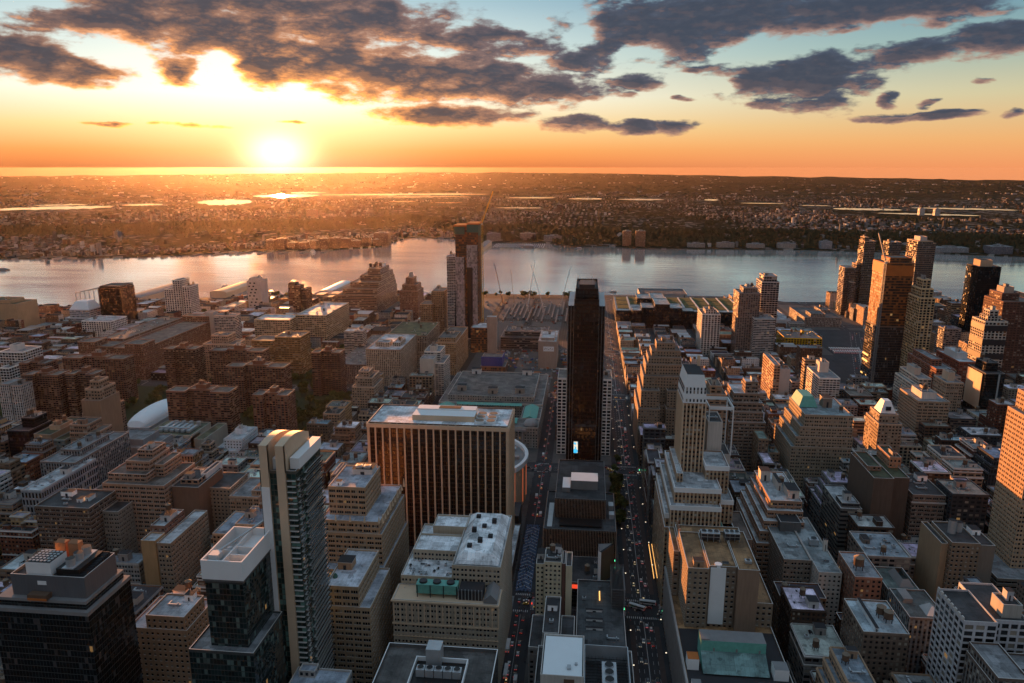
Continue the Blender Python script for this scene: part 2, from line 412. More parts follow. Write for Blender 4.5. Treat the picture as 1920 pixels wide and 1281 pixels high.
# ------------------------------------------------------------------ building library
STY = {  # material, bay width, storey height, pane spans across a bay, pane span up a storey
 'punched': ('punched', 3.3, 3.5, [(.26, .74)], (.26, .74)), 'wide': ('wide', 4.6, 3.7, [(.14, .86)], (.28, .78)),
 'paired': ('paired', 4.8, 3.6, [(.14, .43), (.57, .86)], (.26, .76)), 'triple': ('wide', 5.6, 3.7, [(.10, .35), (.38, .62), (.65, .90)], (.26, .78)),
 'ribbon': ('ribbon', 5.0, 3.8, [(.02, .98)], (.38, .82)), 'pier': ('pier', 2.9, 3.6, [(.23, .77)], (.30, .80)),
 'grid': ('grid', 5.0, 3.9, [(.12, .88)], (.12, .84)), 'balcony': ('balcony', 4.0, 2.9, [(.1, .9)], (.05, .62)),
 'balcony_white': ('balcony_white', 4.5, 3.0, [(.1, .9)], (.08, .66)), 'curtain': ('curtain', 1.8, 3.1, [(.04, .96)], (.1, .96)),
 'curtain_green': ('curtain_green', 2.4, 3.16, [(.04, .96)], (.1, .96)), 'curtain_dark': ('curtain_dark', 1.7, 3.3, [(.04, .96)], (.1, .96)), 'curtain_brown': ('curtain_brown', 1.6, 3.8, [(.1, .9)], (.14, .9)),
 'curtain_blue': ('curtain_blue', 1.6, 3.9, [(.04, .96)], (.1, .96)), 'curtain_pale': ('curtain_pale', 2.0, 4.0, [(.04, .96)], (.1, .96)), 'frame_open': ('frame_open', 3.2, 4.2, [(.08, .92)], (.14, .9)),
 'arcade': ('arcade', 3.0, 7.0, [(.2, .8)], (.1, .8)), 'blank': ('masonry', 3.0, 3.5, [], (0, 0)), 'panel': ('painted', 3, 3.5, [], (0, 0))}
def wallquad(mb, p, q, z0, z1, sty, geo=None):
    """one facade from p to q (outward normal to the right of the walk); geo collects real panes set back in openings"""
    mat, bay, fl, xs, (ylo, yhi) = STY[sty]
    L = math.hypot(q[0] - p[0], q[1] - p[1])
    if L < .3 or z1 - z0 < .3: return
    nb, nf = max(1, round(L / bay)), max(1, round((z1 - z0) / fl))
    if geo is None or not xs or L < 3:
        mb.poly([(p[0], p[1], z0), (q[0], q[1], z0), (q[0], q[1], z1), (p[0], p[1], z1)], 0, [(0, 0), (nb, 0), (nb, nf), (0, nf)])
        return
    tx, ty = (q[0] - p[0]) / L, (q[1] - p[1]) / L
    nx, ny = ty, -tx; dpt = .38
    bw, fh = L / nb, (z1 - z0) / nf
    def pt(s, z, d=0.0): return (p[0] + tx * s - nx * d, p[1] + ty * s - ny * d, z)
    prev = z0
    for j in range(nf):
        wb, wt = z0 + (j + ylo) * fh, z0 + (j + yhi) * fh
        mb.poly([pt(0, prev), pt(L, prev), pt(L, wb), pt(0, wb)]); prev = wt
        s0 = 0.0
        for i in range(nb):
            for a, b in xs:
                sa, sb = (i + a) * bw, (i + b) * bw
                mb.poly([pt(s0, wb), pt(sa, wb), pt(sa, wt), pt(s0, wt)])
                mb.poly([pt(sa, wb), pt(sa, wb, dpt), pt(sa, wt, dpt), pt(sa, wt)])
                mb.poly([pt(sb, wb, dpt), pt(sb, wb), pt(sb, wt), pt(sb, wt, dpt)])
                mb.poly([pt(sa, wb), pt(sb, wb), pt(sb, wb, dpt), pt(sa, wb, dpt)], 1)
                mb.poly([pt(sa, wt, dpt), pt(sb, wt, dpt), pt(sb, wt), pt(sa, wt)])
                c = pt((sa + sb) / 2, (wb + wt) / 2, dpt)
                geo.append((c, (tx, ty), (nx, ny), sb - sa, wt - wb))
                s0 = sb
        mb.poly([pt(s0, wb), pt(L, wb), pt(L, wt), pt(s0, wt)])
    mb.poly([pt(0, prev), pt(L, prev), pt(L, z1), pt(0, z1)])
def deck(rb, wb, x0, x1, y0, y1, z1, ph, cw=.45):
    """roof deck sunk behind a parapet with a coping; rb gets the deck, wb the parapet inside and coping"""
    zd = z1 - ph
    rb.poly([(x0 + cw, y0 + cw, zd), (x1 - cw, y0 + cw, zd), (x1 - cw, y1 - cw, zd), (x0 + cw, y1 - cw, zd)])
    o = [(x0, y0), (x1, y0), (x1, y1), (x0, y1)]
    i = [(x0 + cw, y0 + cw), (x1 - cw, y0 + cw), (x1 - cw, y1 - cw), (x0 + cw, y1 - cw)]
    for k in range(4):
        a, b, c, d = o[k], o[(k + 1) % 4], i[(k + 1) % 4], i[k]
        wb.poly([(*a, z1), (*b, z1), (*c, z1), (*d, z1)], 1)
        wb.poly([(*c, zd), (*d, zd), (*d, z1), (*c, z1)])
# shared roof-top pieces
PROTO = {}
def proto(name, mb, mats):
    me = bpy.data.meshes.new(name)
    me.from_pydata(mb.v, [], mb.f)
    for mn in mats: me.materials.append(MATS[mn])
    me.polygons.foreach_set('material_index', mb.m)
    ul = me.uv_layers.new(name='UVMap'); ul.data.foreach_set('uv', [c for p in mb.u for c in p]); me.update()
    PROTO[name] = me
def make_protos():
    b = MB()
    for a in (-1, 1):
        for c in (-1, 1): b.bar((a * 1.2, c * 1.2, 0), (a * 1.2, c * 1.2, 2.6), .3, 1)
    b.box(-1.7, 1.7, -1.7, 1.7, 2.4, 2.6, 1)
    b.cyl(0, 0, 1.9, 1.85, 2.6, 6.4, 14, 0); b.cyl(0, 0, 2.1, .05, 6.4, 7.9, 14, 2)
    proto('water_tank', b, ['tank_wood', 'steel_dark', 'tank_cap'])
    b = MB(); b.box(-.5, .5, -.5, .5, 0, 1, 0, 1); b.box(-.54, .54, -.54, .54, .97, 1.03, 2, 1)
    b.box(-.1, .1, -.53, -.5, 0, .6, 3)
    proto('bulkhead', b, ['trim', 'tar', 'coping', 'steel_dark'])
    b = MB(); b.box(-1.3, 1.3, -1.1, 1.1, .3, 2.0, 0); b.cyl(0, 0, .85, .85, 2.0, 2.25, 14, 0, 1)
    for a in (-1, 1): b.box(a * 1.1 - .1, a * 1.1 + .1, -1, 1, 0, .3, 1)
    proto('cooling_unit', b, ['galv', 'black_metal'])
    b = MB(); b.box(-6, 6, -2.4, 2.4, 1.2, 4.6, 1); b.box(-6.1, 6.1, -2.5, 2.5, 4.6, 5.0, 0)
    for a in (-4, 0, 4): b.cyl(a, 0, 1.7, 1.6, 5.0, 5.5, 18, 0, 2)
    for a in (-6, -2, 2, 6):
        for c in (-2.4, 2.4): b.bar((a, c, 0), (a, c, 4.6), .25, 0)
    b.box(-6.05, 6.05, -2.46, -2.42, 2.7, 2.95, 0)
    proto('cooling_tower', b, ['galv', 'steel_dark', 'black_metal'])
    b = MB(); b.cyl(0, 0, .28, .28, 0, 1.6, 8, 0); b.cyl(0, 0, .5, .1, 1.6, 2.0, 8, 0)
    proto('vent_pipe', b, ['galv'])
    b = MB(); b.box(-2, 2, -1.2, 1.2, 0, .5, 0)
    b.poly([(-2, -1.2, .5), (2, -1.2, .5), (2, 0, 1.3), (-2, 0, 1.3)], 1); b.poly([(2, 1.2, .5), (-2, 1.2, .5), (-2, 0, 1.3), (2, 0, 1.3)], 1)
    b.poly([(-2, 1.2, .5), (-2, -1.2, .5), (-2, 0, 1.3)], 0); b.poly([(2, -1.2, .5), (2, 1.2, .5), (2, 0, 1.3)], 0)
    proto('skylight', b, ['galv', 'window_glass'])
    b = MB(); b.box(-4, 4, -.45, .45, .5, 1.3, 0); b.box(-4, -3.2, -.45, 3.5, .5, 1.3, 0); b.box(2, 2.6, -.8, .8, 0, 2.0, 0)
    proto('duct', b, ['galv'])
    b = MB(); b.poly([(-.5, 0, -.5), (.5, 0, -.5), (.5, 0, .5), (-.5, 0, .5)])
    proto('window', b, ['window_glass'])
    b = MB()
    for i in range(5): b.bar((-3 + i * 1.5, 0, 0), (-3 + i * 1.5, 0, 1.1), .1, 0)
    b.bar((-3, 0, 1.1), (3, 0, 1.1), .12, 0); b.bar((-3, 0, .6), (3, 0, .6), .08, 0); b.box(-1, 1.4, .4, 1.6, 0, .25, 1)
    proto('roof_railing', b, ['galv', 'tar'])
    b = MB(); b.cyl(0, 0, 1.6, 1.6, 0, 9, 14, 0, 1); b.cyl(0, 0, 1.75, 1.75, 8.6, 9.2, 14, 0, 1)
    proto('steel_tank', b, ['galv', 'tar'])
make_protos()
def place(kind, parent, x, y, z, s=(1, 1, 1), rz=0.0, color=None):
    o = bpy.data.objects.new(kind, PROTO[kind]); COL.objects.link(o)
    o.parent = parent; org = parent['_o'] if '_o' in parent else (0, 0, 0)
    o.location = (x - org[0], y - org[1], z - org[2]); o.scale = s; o.rotation_euler = (0, 0, rz)
    if color is not None: o.color = (*color, 1)
    return o
LM = []          # (short phrase, x, y, z) of things one can find in the picture
RECTS = []       # footprints already taken
CAMP = Vector((0, 0, 325))
def hang_windows(root, org, geo, most=100):
    vis = []
    for c, t, n, ww, wh in geo:
        v = CAMP - Vector(c)
        f = (v.x * n[0] + v.y * n[1])
        vis.append((0 if f > 0 else 1, v.length, c, t, n, ww, wh))
    vis.sort(key=lambda k: k[:2])
    for k in vis[:most]:
        _, _, c, t, n, ww, wh = k
        o = bpy.data.objects.new('window', PROTO['window']); COL.objects.link(o); o.parent = root
        o.matrix_local = Matrix(((t[0] * ww, -n[0], 0, c[0] - org[0]), (t[1] * ww, -n[1], 0, c[1] - org[1]), (0, 0, wh, c[2] - org[2]), (0, 0, 0, 1)))
    if len(vis) > most:
        b = MB()
        for k in vis[most:]:
            _, _, c, t, n, ww, wh = k
            hx, hy, hz = t[0] * ww / 2, t[1] * ww / 2, wh / 2
            b.poly([(c[0] - hx, c[1] - hy, c[2] - hz), (c[0] + hx, c[1] + hy, c[2] - hz), (c[0] + hx, c[1] + hy, c[2] + hz), (c[0] - hx, c[1] - hy, c[2] + hz)])
        o = b.build('window', 'window_glass', root, org); o['kind'] = 'stuff'
def building(name, cat, label, short, tiers, sty='punched', col=(.3, .2, .13), roof=(.10, .10, .10), geo=False, ph=1.1, group=None, clutter='auto', cop='coping', take=True, seed=None, cornice=False):
    """tiers: (x0, x1, y0, y1, z1[, z0, style, colour]); the first is the base"""
    T = []
    for i, t in enumerate(tiers):
        t = list(t) + [None] * (8 - len(t))
        if t[5] is None:
            t[5] = 0.0
            for u in T:
                if u[0] <= t[0] and u[1] >= t[1] and u[2] <= t[2] and u[3] >= t[3] and u[4] < t[4]: t[5] = max(t[5], u[4] - ph)
        t[6] = t[6] or sty; t[7] = t[7] or col
        T.append(t)
    b0 = T[0]; org = ((b0[0] + b0[1]) / 2, (b0[2] + b0[3]) / 2, 0.0)
    root = empty(name, org)
    if label: root['label'] = label
    root['category'] = cat
    if group: root['group'] = group
    walls = {}; rb = MB(); panes = []
    for x0, x1, y0, y1, z1, z0, s, c in T:
        key = (STY[s][0] if not (geo and STY[s][3]) else 'masonry', c)
        wb = walls.setdefault(key, MB())
        g = panes if geo else None
        zt = z1 - (1.6 if z1 - z0 > 8 else .0)
        ring = [(x0, y0), (x1, y0), (x1, y1), (x0, y1)]
        if cornice and z1 - z0 > 8:
            for zc, pr in ((z1 - 1.5, .55), (z0 + (z1 - z0) * (.80 if len(T) == 1 else .5), .3), (7.5 if z0 == 0 else -9, .35)):
                if zc < 0: continue
                wb.poly([(x0 - pr, y0 - pr, zc), (x1 + pr, y0 - pr, zc), (x1 + pr, y0 - pr, zc + .8), (x0 - pr, y0 - pr, zc + .8)], 1)
                wb.poly([(x0 - pr, y0 - pr, zc + .8), (x1 + pr, y0 - pr, zc + .8), (x1, y0, zc + 1), (x0, y0, zc + 1)], 1)
                wb.poly([(x1 + pr, y0 - pr, zc), (x1 + pr, y1, zc), (x1 + pr, y1, zc + .8), (x1 + pr, y0 - pr, zc + .8)], 1)
                wb.poly([(x1 + pr, y0 - pr, zc + .8), (x1 + pr, y1, zc + .8), (x1, y1, zc + 1), (x1, y0, zc + 1)], 1)
                wb.poly([(x0 - pr, y1, zc), (x0 - pr, y0 - pr, zc), (x0 - pr, y0 - pr, zc + .8), (x0 - pr, y1, zc + .8)], 1)
                wb.poly([(x0 - pr, y1, zc + .8), (x0 - pr, y0 - pr, zc + .8), (x0, y0, zc + 1), (x0, y1, zc + 1)], 1)
                wb.poly([(x0, y0, zc), (x1, y0, zc), (x1 + pr, y0 - pr, zc), (x0 - pr, y0 - pr, zc)], 0)
        for k in range(4):
            p, q = ring[k], ring[(k + 1) % 4]
            wallquad(wb, p, q, z0, zt, s, g if k != 2 else None)
            if zt < z1: wb.poly([(*p, zt), (*q, zt), (*q, z1), (*p, z1)])
        deck(rb, wb, x0, x1, y0, y1, z1, ph)
        if take: RECTS.append((x0, x1, y0, y1))
    for (mn, c), wb in walls.items():
        wb.build('wall', [mn, cop], root, org, c)
    ro = rb.build('roof', ['roofing'], root, org, roof)
    ro['_o'] = org
    if panes: hang_windows(root, org, panes)
    top = T[-1]
    if clutter == 'auto':
        q = random.Random(seed if seed is not None else int(abs(org[0]) * 7 + org[1] * 3))
        auto_clutter(ro, top, q, col, len(T) > 1)
        if len(T) > 1 and (b0[1] - b0[0]) * (b0[3] - b0[2]) > 2.2 * (top[1] - top[0]) * (top[3] - top[2]): pass
    elif clutter:
        for c in clutter: place(c[0], ro, *c[1:4], *(c[4:] if len(c) > 4 else ()))
    del ro['_o']
    if short: LM.append((short, org[0], T[0][2], max(t[4] for t in T), root))
    return root
def auto_clutter(ro, t, q, col, small=False):
    x0, x1, y0, y1, z = t[0] + 1.5, t[1] - 1.5, t[2] + 1.5, t[3] - 1.5, t[4] - 1.1
    w_, l_ = x1 - x0, y1 - y0
    if w_ < 5 or l_ < 5: return
    bw, bl = min(w_ * .5, q.uniform(4, 8)), min(l_ * .5, q.uniform(4, 9))
    bx, by = q.uniform(x0 + bw / 2, x1 - bw / 2), q.uniform(y0 + bl / 2, y1 - bl / 2)
    bc = q.choice([col, (.42, .38, .33), (.28, .25, .23), (.5, .49, .47)])
    place('bulkhead', ro, bx, by, z, (bw, bl, q.uniform(3.0, 6.0)), 0, bc)
    for _ in range(q.choice([0, 1, 1, 2])):
        tx, ty = q.uniform(x0 + 2, x1 - 2) if w_ > 5 else bx, q.uniform(y0 + 2, y1 - 2)
        if abs(tx - bx) < bw / 2 + 2.2 and abs(ty - by) < bl / 2 + 2.2: continue
        place('water_tank', ro, tx, ty, z, (1, 1, q.uniform(.9, 1.15)), q.uniform(0, 1.5))
    near_ = y0 < 900
    for _ in range(q.randint(2 if near_ else 1, 2 + int(w_ * l_ / (70 if near_ else 160)))):
        k = q.choice(['cooling_unit', 'cooling_unit', 'vent_pipe', 'vent_pipe', 'skylight', 'duct', 'roof_railing'])
        r_ = 4.5 if k == 'duct' else 2.2
        if w_ < 2 * r_ + 1 or l_ < 2 * r_ + 1: continue
        tx, ty = q.uniform(x0 + r_, x1 - r_), q.uniform(y0 + r_, y1 - r_)
        if abs(tx - bx) < bw / 2 + r_ and abs(ty - by) < bl / 2 + r_: continue
        place(k, ro, tx, ty, z, (1, 1, 1), q.choice([0, 1.5708]))
def ribs(mb, p, q, z0, z1, n, wd_, d, m=0, ends=True):
    L = math.hypot(q[0] - p[0], q[1] - p[1]); tx, ty = (q[0] - p[0]) / L, (q[1] - p[1]) / L; nx, ny = ty, -tx
    for i in range(0 if ends else 1, n + 1 if ends else n):
        s = min(max(L * i / n, wd_ / 2), L - wd_ / 2)
        def P(a, dd, z): return (p[0] + tx * a + nx * dd, p[1] + ty * a + ny * dd, z)
        a, b = s - wd_ / 2, s + wd_ / 2
        mb.poly([P(a, d, z0), P(b, d, z0), P(b, d, z1), P(a, d, z1)], m)
        mb.poly([P(a, -.05, z0), P(a, d, z0), P(a, d, z1), P(a, -.05, z1)], m)
        mb.poly([P(b, d, z0), P(b, -.05, z0), P(b, -.05, z1), P(b, d, z1)], m)
        mb.poly([P(a, d, z1), P(b, d, z1), P(b, -.05, z1), P(a, -.05, z1)], m)

# palette
TAN, LTAN, BROWN, RED, GREY, LGREY, WHITE, BEIGE, DARK, OCHRE = ((.34, .23, .15), (.42, .31, .21), (.17, .095, .06), (.23, .085, .05),
    (.24, .235, .225), (.36, .35, .34), (.60, .59, .57), (.46, .38, .28), (.05, .05, .055), (.38, .25, .13))
R_TAR, R_GREY, R_WHITE, R_BROWN, R_SILVER, R_GREEN = (.055, .055, .058), (.24, .25, .26), (.70, .72, .74), (.17, .14, .12), (.48, .51, .53), (.06, .07, .035)
# ------------------------------------------------------------------ setting
def ground_mats():
    m, t = newmat('asphalt')
    P = t.node('ShaderNodeNewGeometry').outputs['Position']
    n = t.noise(P, .05, 5.0); n2_ = t.noise(t.vmath('MULTIPLY', P, (.5, .03, 1)), 1.0, 3.0)
    k = t.math('ADD', t.math('MULTIPLY_ADD', n, .9, .35), t.math('MULTIPLY_ADD', n2_, .7, -.2))
    finish(t, pbsdf(t, t.mix(1.0, (.046, .046, .050, 1), t.comb(k, k, k), 'MULTIPLY'), .85, .25))
    m, t = newmat('paving')
    P = t.node('ShaderNodeNewGeometry').outputs['Position']
    k = t.math('MULTIPLY_ADD', t.noise(P, .12, 5.0), .9, .5)
    finish(t, pbsdf(t, t.mix(1.0, (.10, .095, .09, 1), t.comb(k, k, k), 'MULTIPLY'), .85, .3))
    m, t = newmat('river_water')
    P = t.node('ShaderNodeNewGeometry').outputs['Position']
    na = t.noise(t.vmath('MULTIPLY', P, (.011, .035, 0)), 1.0, 5.0, .6)
    nb_ = t.noise(t.vmath('MULTIPLY', P, (.0016, .0075, 0)), 1.0, 4.0, .6)
    bp = t.node('ShaderNodeBump'); bp.inputs['Strength'].default_value = .10; bp.inputs['Distance'].default_value = 3.0
    t.put(bp.inputs['Height'], na)
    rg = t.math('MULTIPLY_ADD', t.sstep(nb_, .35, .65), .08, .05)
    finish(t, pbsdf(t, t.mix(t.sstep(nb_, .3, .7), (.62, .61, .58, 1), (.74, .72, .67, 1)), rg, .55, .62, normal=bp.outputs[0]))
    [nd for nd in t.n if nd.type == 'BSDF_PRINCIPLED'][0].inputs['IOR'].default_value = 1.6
    m, t = newmat('far_ground')
    P = t.node('ShaderNodeNewGeometry').outputs['Position']
    v = t.node('ShaderNodeTexVoronoi'); t.put(v.inputs['Vector'], t.vmath('MULTIPLY', P, (1, 1, 0))); v.inputs['Scale'].default_value = .035
    pick = t.sep(v.outputs['Color'])[0]
    big = t.noise(t.vmath('MULTIPLY', P, (.0011, .0007, 0)), 1.0, 5.0, .65)
    built = t.math('GREATER_THAN', pick, t.math('MULTIPLY_ADD', t.sstep(big, .40, .62), -.34, .98))
    tree = t.mix(t.noise(P, .02, 3.0), (.018, .020, .010, 1), (.042, .038, .026, 1))
    built = t.math('MULTIPLY', built, t.math('SUBTRACT', 1.0, t.sstep(t.vmath('LENGTH', P), 8500, 12500)))
    c = t.mix(built, tree, t.mix(t.sep(v.outputs['Color'])[1], (.07, .065, .06, 1), (.26, .24, .22, 1)))
    finish(t, pbsdf(t, c, 1.0, 0.0))
ground_mats()
simple('far_pale', (.21, .20, .19), .85, 0.0, var=.3, scale=.02)
simple('far_brown', (.065, .045, .035), .85, 0.0, var=.3, scale=.02)
simple('far_grey', (.09, .09, .092), .85, 0.0, var=.3, scale=.02)
simple('far_white', (.48, .47, .46), .85, 0.0, var=.15, scale=.02)
simple('foliage_far', (.046, .046, .026), .95, 0.0, var=.5, scale=.03)
simple('line_white', (.45, .45, .44), .7, var=.3, scale=1.0)
simple('plaza_blue', (.075, .115, .20), .8, var=.35, scale=.3)
simple('bus_lane_red', (.070, .050, .046), .8, var=.3, scale=.3)
simple('ballast', (.060, .046, .036), .95, var=.4, scale=.1)
simple('turf', (.040, .045, .016), .95, var=.4, scale=.05)

NEAR = [(-3600, 900), (-2200, 1130), (-1396, 1472), (-1316, 1529), (-1245, 1562), (-1224, 1652), (-1169, 1724), (-1074, 1764), (-983, 1806), (-809, 1865),
        (-650, 1907), (-368, 1936), (-84, 1939), (83, 1950), (426, 1960), (489, 1892), (610, 1900), (893, 1965), (1109, 1985), (2600, 2080)]
g = MB()
for (xa, ya), (xb, yb) in zip(NEAR, NEAR[1:]):
    g.poly([(xa, -300, 0), (xb, -300, 0), (xb, yb, 0), (xa, ya, 0)])
    g.poly([(xb, yb, 0), (xb, yb, -4), (xa, ya, -4), (xa, ya, 0)])
tag(g.build('ground', 'asphalt'), kind='structure')
rv = MB(); rv.poly([(-9000, 600, -2.2), (9000, 600, -2.2), (9000, 5200, -2.2), (-9000, 5200, -2.2)])
tag(rv.build('river', 'river_water'), kind='structure')
def street_x(k):      # k = number of blocks from the wide street, negative to the left
    return 47 + 80.5 * k if k >= 0 else -44 + 80.3 * (k + 1)
AVE = [250, 511, 777, 1050, 1325, 1600, 1880]
def shore_y(x):
    for (xa, ya), (xb, yb) in zip(NEAR, NEAR[1:]):
        if xa <= x <= xb: return ya + (yb - ya) * (x - xa) / (xb - xa)
    return 1000
BLOCKS = []
pv = MB()
for k in range(-21, 16):
    ha = 15 if k in (0, -11, 8) else 9
    hb = 15 if k + 1 in (0, -11, 8) else 9
    x0, x1 = street_x(k) + ha, street_x(k + 1) - hb
    for j in range(len(AVE) - 1):
        y0, y1 = AVE[j] + 14, AVE[j + 1] - 14
        lim = min(shore_y(x0), shore_y(x1)) - 45
        if y0 > lim - 40: continue
        y1 = min(y1, lim)
        BLOCKS.append((k, j, x0, x1, y0, y1))
        pv.box(x0, x1, y0, y1, -.2, .15)
tag(pv.build('pavement', 'paving'), kind='structure')
mk = MB()
def stripe(x0, x1, y0, y1, m=0, z=.008): mk.poly([(x0, y0, z), (x1, y0, z), (x1, y1, z), (x0, y1, z)], m)
for j in range(len(AVE) - 1):
    a, b = AVE[j] + 16, AVE[j + 1] - 16
    stripe(46.8, 47.2, a, b)
    for off in (-6.6, -3.3, 3.3, 6.6):
        y = a
        while y < b: stripe(47 + off - .1, 47 + off + .1, y, min(y + 4, b)); y += 9
    stripe(47 + 7.0, 47 + 10.6, a + 5, b - 5, 1, .004); stripe(47 - 10.6, 47 - 7.0, a + 5, b - 5, 1, .004)
    for k in range(-12, 9):
        if k in (0,): continue
        x = street_x(k)
        stripe(x - .1, x + .1, a, b)
for j, y in enumerate(AVE):
    for k in range(-14, 10):
        x0, x1 = street_x(k) + 12, street_x(k + 1) - 12
        for off in (-6, -2, 2, 6): stripe(x0, x1, y + off - .1, y + off + .1)
        xs = street_x(k); hw = 12 if k in (0, -11, 8) else 6
        for yy in (y - 12.5, y + 10.0):
            s = xs - hw
            while s < xs + hw: stripe(s, s + .6, yy, yy + 2.6); s += 1.5
        for xx in (xs - hw - 3.4, xs + hw + .8):
            s = y - 9
            while s < y + 9: stripe(xx, xx + 2.6, s, s + .6); s += 1.5
tag(mk.build('road_marking', ['line_white', 'bus_lane_red']), kind='structure')
# pedestrian plaza painted blue with white chevrons on the narrow street west of the nearer avenue
pp = MB(); pp.poly([(-51, 527, .02), (-38.5, 527, .02), (-38.5, 640, .02), (-51, 640, .02)], 0)
y = 530
while y < 632:
    for s in (0, 1):
        xa, xb = (-50.5, -44.8) if s == 0 else (-44.8, -39)
        ya, yb = (y, y + 5) if s == 0 else (y + 5, y)
        pp.poly([(xa, ya, .028), (xb, yb, .028), (xb, yb + .9, .028), (xa, ya + .9, .028)], 1)
    y += 5.5
tag(pp.build('plaza_paving', ['plaza_blue', 'line_white']), kind='structure')

# ---- far shore: polar sheet from the river edge to the hills
SHORE = [(-3400, 1500), (-2303, 2472), (-2148, 2537), (-1867, 2582), (-1611, 2677), (-1331, 2893), (-1045, 2963), (-874, 3108), (-872, 3470), (-823, 3541), (-635, 3504), (-540, 3380),
         (-470, 3310), (-300, 3360), (-172, 3343), (-95, 3165), (96, 3229), (171, 3149), (861, 3156), (1362, 3070), (1633, 2989), (1859, 2961), (4200, 2700)]
def shore_r(a):
    dx_, dy_ = math.sin(R(a)), math.cos(R(a))
    for (xa, ya), (xb, yb) in zip(SHORE, SHORE[1:]):
        den = dx_ * (yb - ya) - dy_ * (xb - xa)
        if abs(den) < 1e-9: continue
        t_ = (xa * (yb - ya) - ya * (xb - xa)) / den
        u_ = (xa * dy_ - ya * dx_) / den
        if t_ > 0 and -1e-6 <= u_ <= 1 + 1e-6: return t_
    return 3000
HILL = [(-70, 70), (-40, 88), (-30, 120), (-22, 150), (-12, 172), (-4, 165), (0, 150), (5, 112), (10, 72), (16, 48), (22, 12), (28, -20), (60, -20)]
def interp(tab, x):
    for (a, p), (b, q) in zip(tab, tab[1:]):
        if x <= b: return p + (q - p) * max(0, (x - a)) / (b - a)
    return tab[-1][1]
def smooth(a, b, x):
    t_ = min(1, max(0, (x - a) / (b - a))); return t_ * t_ * (3 - 2 * t_)
from mathutils import noise as mnoise
def far_h(a, r, rs=None):
    rs = rs or shore_r(a); d = r - rs
    side = smooth(-16, -8, a)
    up = 120 + (1 - side) * 950; top = 36 + 14 * side
    h = 2.5 + (top - 2.5) * smooth(up, up + 130, d) * (1 - smooth(up + 900, up + 2400, d) * .93)
    h += 6 * mnoise.noise((a * .6, r * .0012, 0)) * smooth(up, up + 400, d)
    n_ = mnoise.fractal((a * .22, r * .00022, 2.0), 1.0, 2.0, 4)
    h += smooth(11000, 19000, r) * (30 + 40 * n_)
    hh = interp(HILL, a) + r * r / 12742000.0 + 16 * mnoise.fractal((a * 1.6, 3.0, 0), 1.0, 2.0, 4) + 26 * mnoise.fractal((a * .5, 7.0, 0), 1.0, 2.0, 5)
    ridge = smooth(17000, 22000, r)
    h = h * (1 - ridge) + hh * ridge if r > 17000 else h
    return max(h, 2.2) - r * r / 12742000.0 if r < 17000 else h - r * r / 12742000.0
fs = MB()
angs = [-66 + .5 * i for i in range(247)]
rows_ = [0, 25, 60, 120, 160, 200, 250, 320, 420, 560, 750, 1000, 1070, 1130, 1200, 1350, 1600, 2000, 2500, 3200, 4000, 5200, 6500, 8000, 9500, 11000, 12500, 14000, 15500, 17000, 18000, 19000, 20000, 21000, 22000, 23000, 25000]
P_ = []
for a in angs:
    rs = shore_r(a); col_ = []
    for d in rows_:
        r_ = rs + d if d < 2500 else rs + 2500 + (d - 2500) * (25500 - rs - 2500) / 22500
        z_ = far_h(a, r_, rs) if d > 0 else 1.2
        col_.append((r_ * math.sin(R(a)), r_ * math.cos(R(a)), z_))
    P_.append(col_)
for i in range(len(angs) - 1):
    A, B = P_[i], P_[i + 1]
    fs.poly([(A[0][0], A[0][1], -4), (B[0][0], B[0][1], -4), B[0], A[0]])
    for j in range(len(rows_) - 1): fs.poly([A[j], B[j], B[j + 1], A[j + 1]])
fso = tag(fs.build('far_shore_land', 'far_ground'), kind='structure')
for p in fso.data.polygons: p.use_smooth = True
LAKES = [(-28.3, -24.7, 7100, 8500), (-24.6, -20.0, 8800, 9900), (-22.0, -19.5, 10200, 10900), (-19.8, -7.5, 9200, 9900), (-16, -9, 8500, 8800), (-40.5, -33.5, 6900, 7500), (-38, -35, 7700, 8000), (-33, -30.5, 7300, 7700),
                       (-6, -2.5, 8200, 8600), (-1.5, 1.0, 7900, 8400), (2.2, 5.5, 7800, 8200), (8.4, 9.4, 7800, 8200), (17.2, 21.5, 6400, 6750), (20, 26.0, 5950, 6150), (22, 28, 6900, 7150), (-7, -3.5, 6150, 6300), (-12, -9.5, 7100, 7300), (15, 17, 7000, 7150), (-15, -13, 7400, 7600), (11, 14, 7300, 7450)]
def on_lake(a, r_): return any(k[0] - .1 < a < k[1] + .1 and k[2] - 650 < r_ < k[3] + 60 for k in LAKES)
# sheets of water lying in the far marshland
def lake(a0, a1, r0, r1, seed):
    q = random.Random(seed); b = MB(); n = 26
    lo, hi = [], []
    for i in range(n + 1):
        a = a0 + (a1 - a0) * i / n; tap = math.sin(math.pi * min(1, max(0.02, i / n))) ** .4
        rm = (r0 + r1) / 2; hw = (r1 - r0) / 2 * tap
        lo.append((a, rm - hw * q.uniform(.55, 1.1))); hi.append((a, rm + hw * q.uniform(.6, 1.1)))
    pts = []
    for a, r_ in lo + hi[::-1]: pts.append((r_ * math.sin(R(a)), r_ * math.cos(R(a)), None))
    zz = max(far_h(a, r_) for a, r_ in lo + hi) + 1.5
    for i in range(n):
        pa, pb, pc, pd = lo[i], lo[i + 1], hi[i + 1], hi[i]
        b.poly([(r_ * math.sin(R(a)), r_ * math.cos(R(a)), zz) for a, r_ in (pa, pb, pc, pd)])
    tag(b.build('marsh_water', 'river_water'), kind='structure')
for i, k in enumerate(LAKES):
    lake(*k, seed=i + 3)
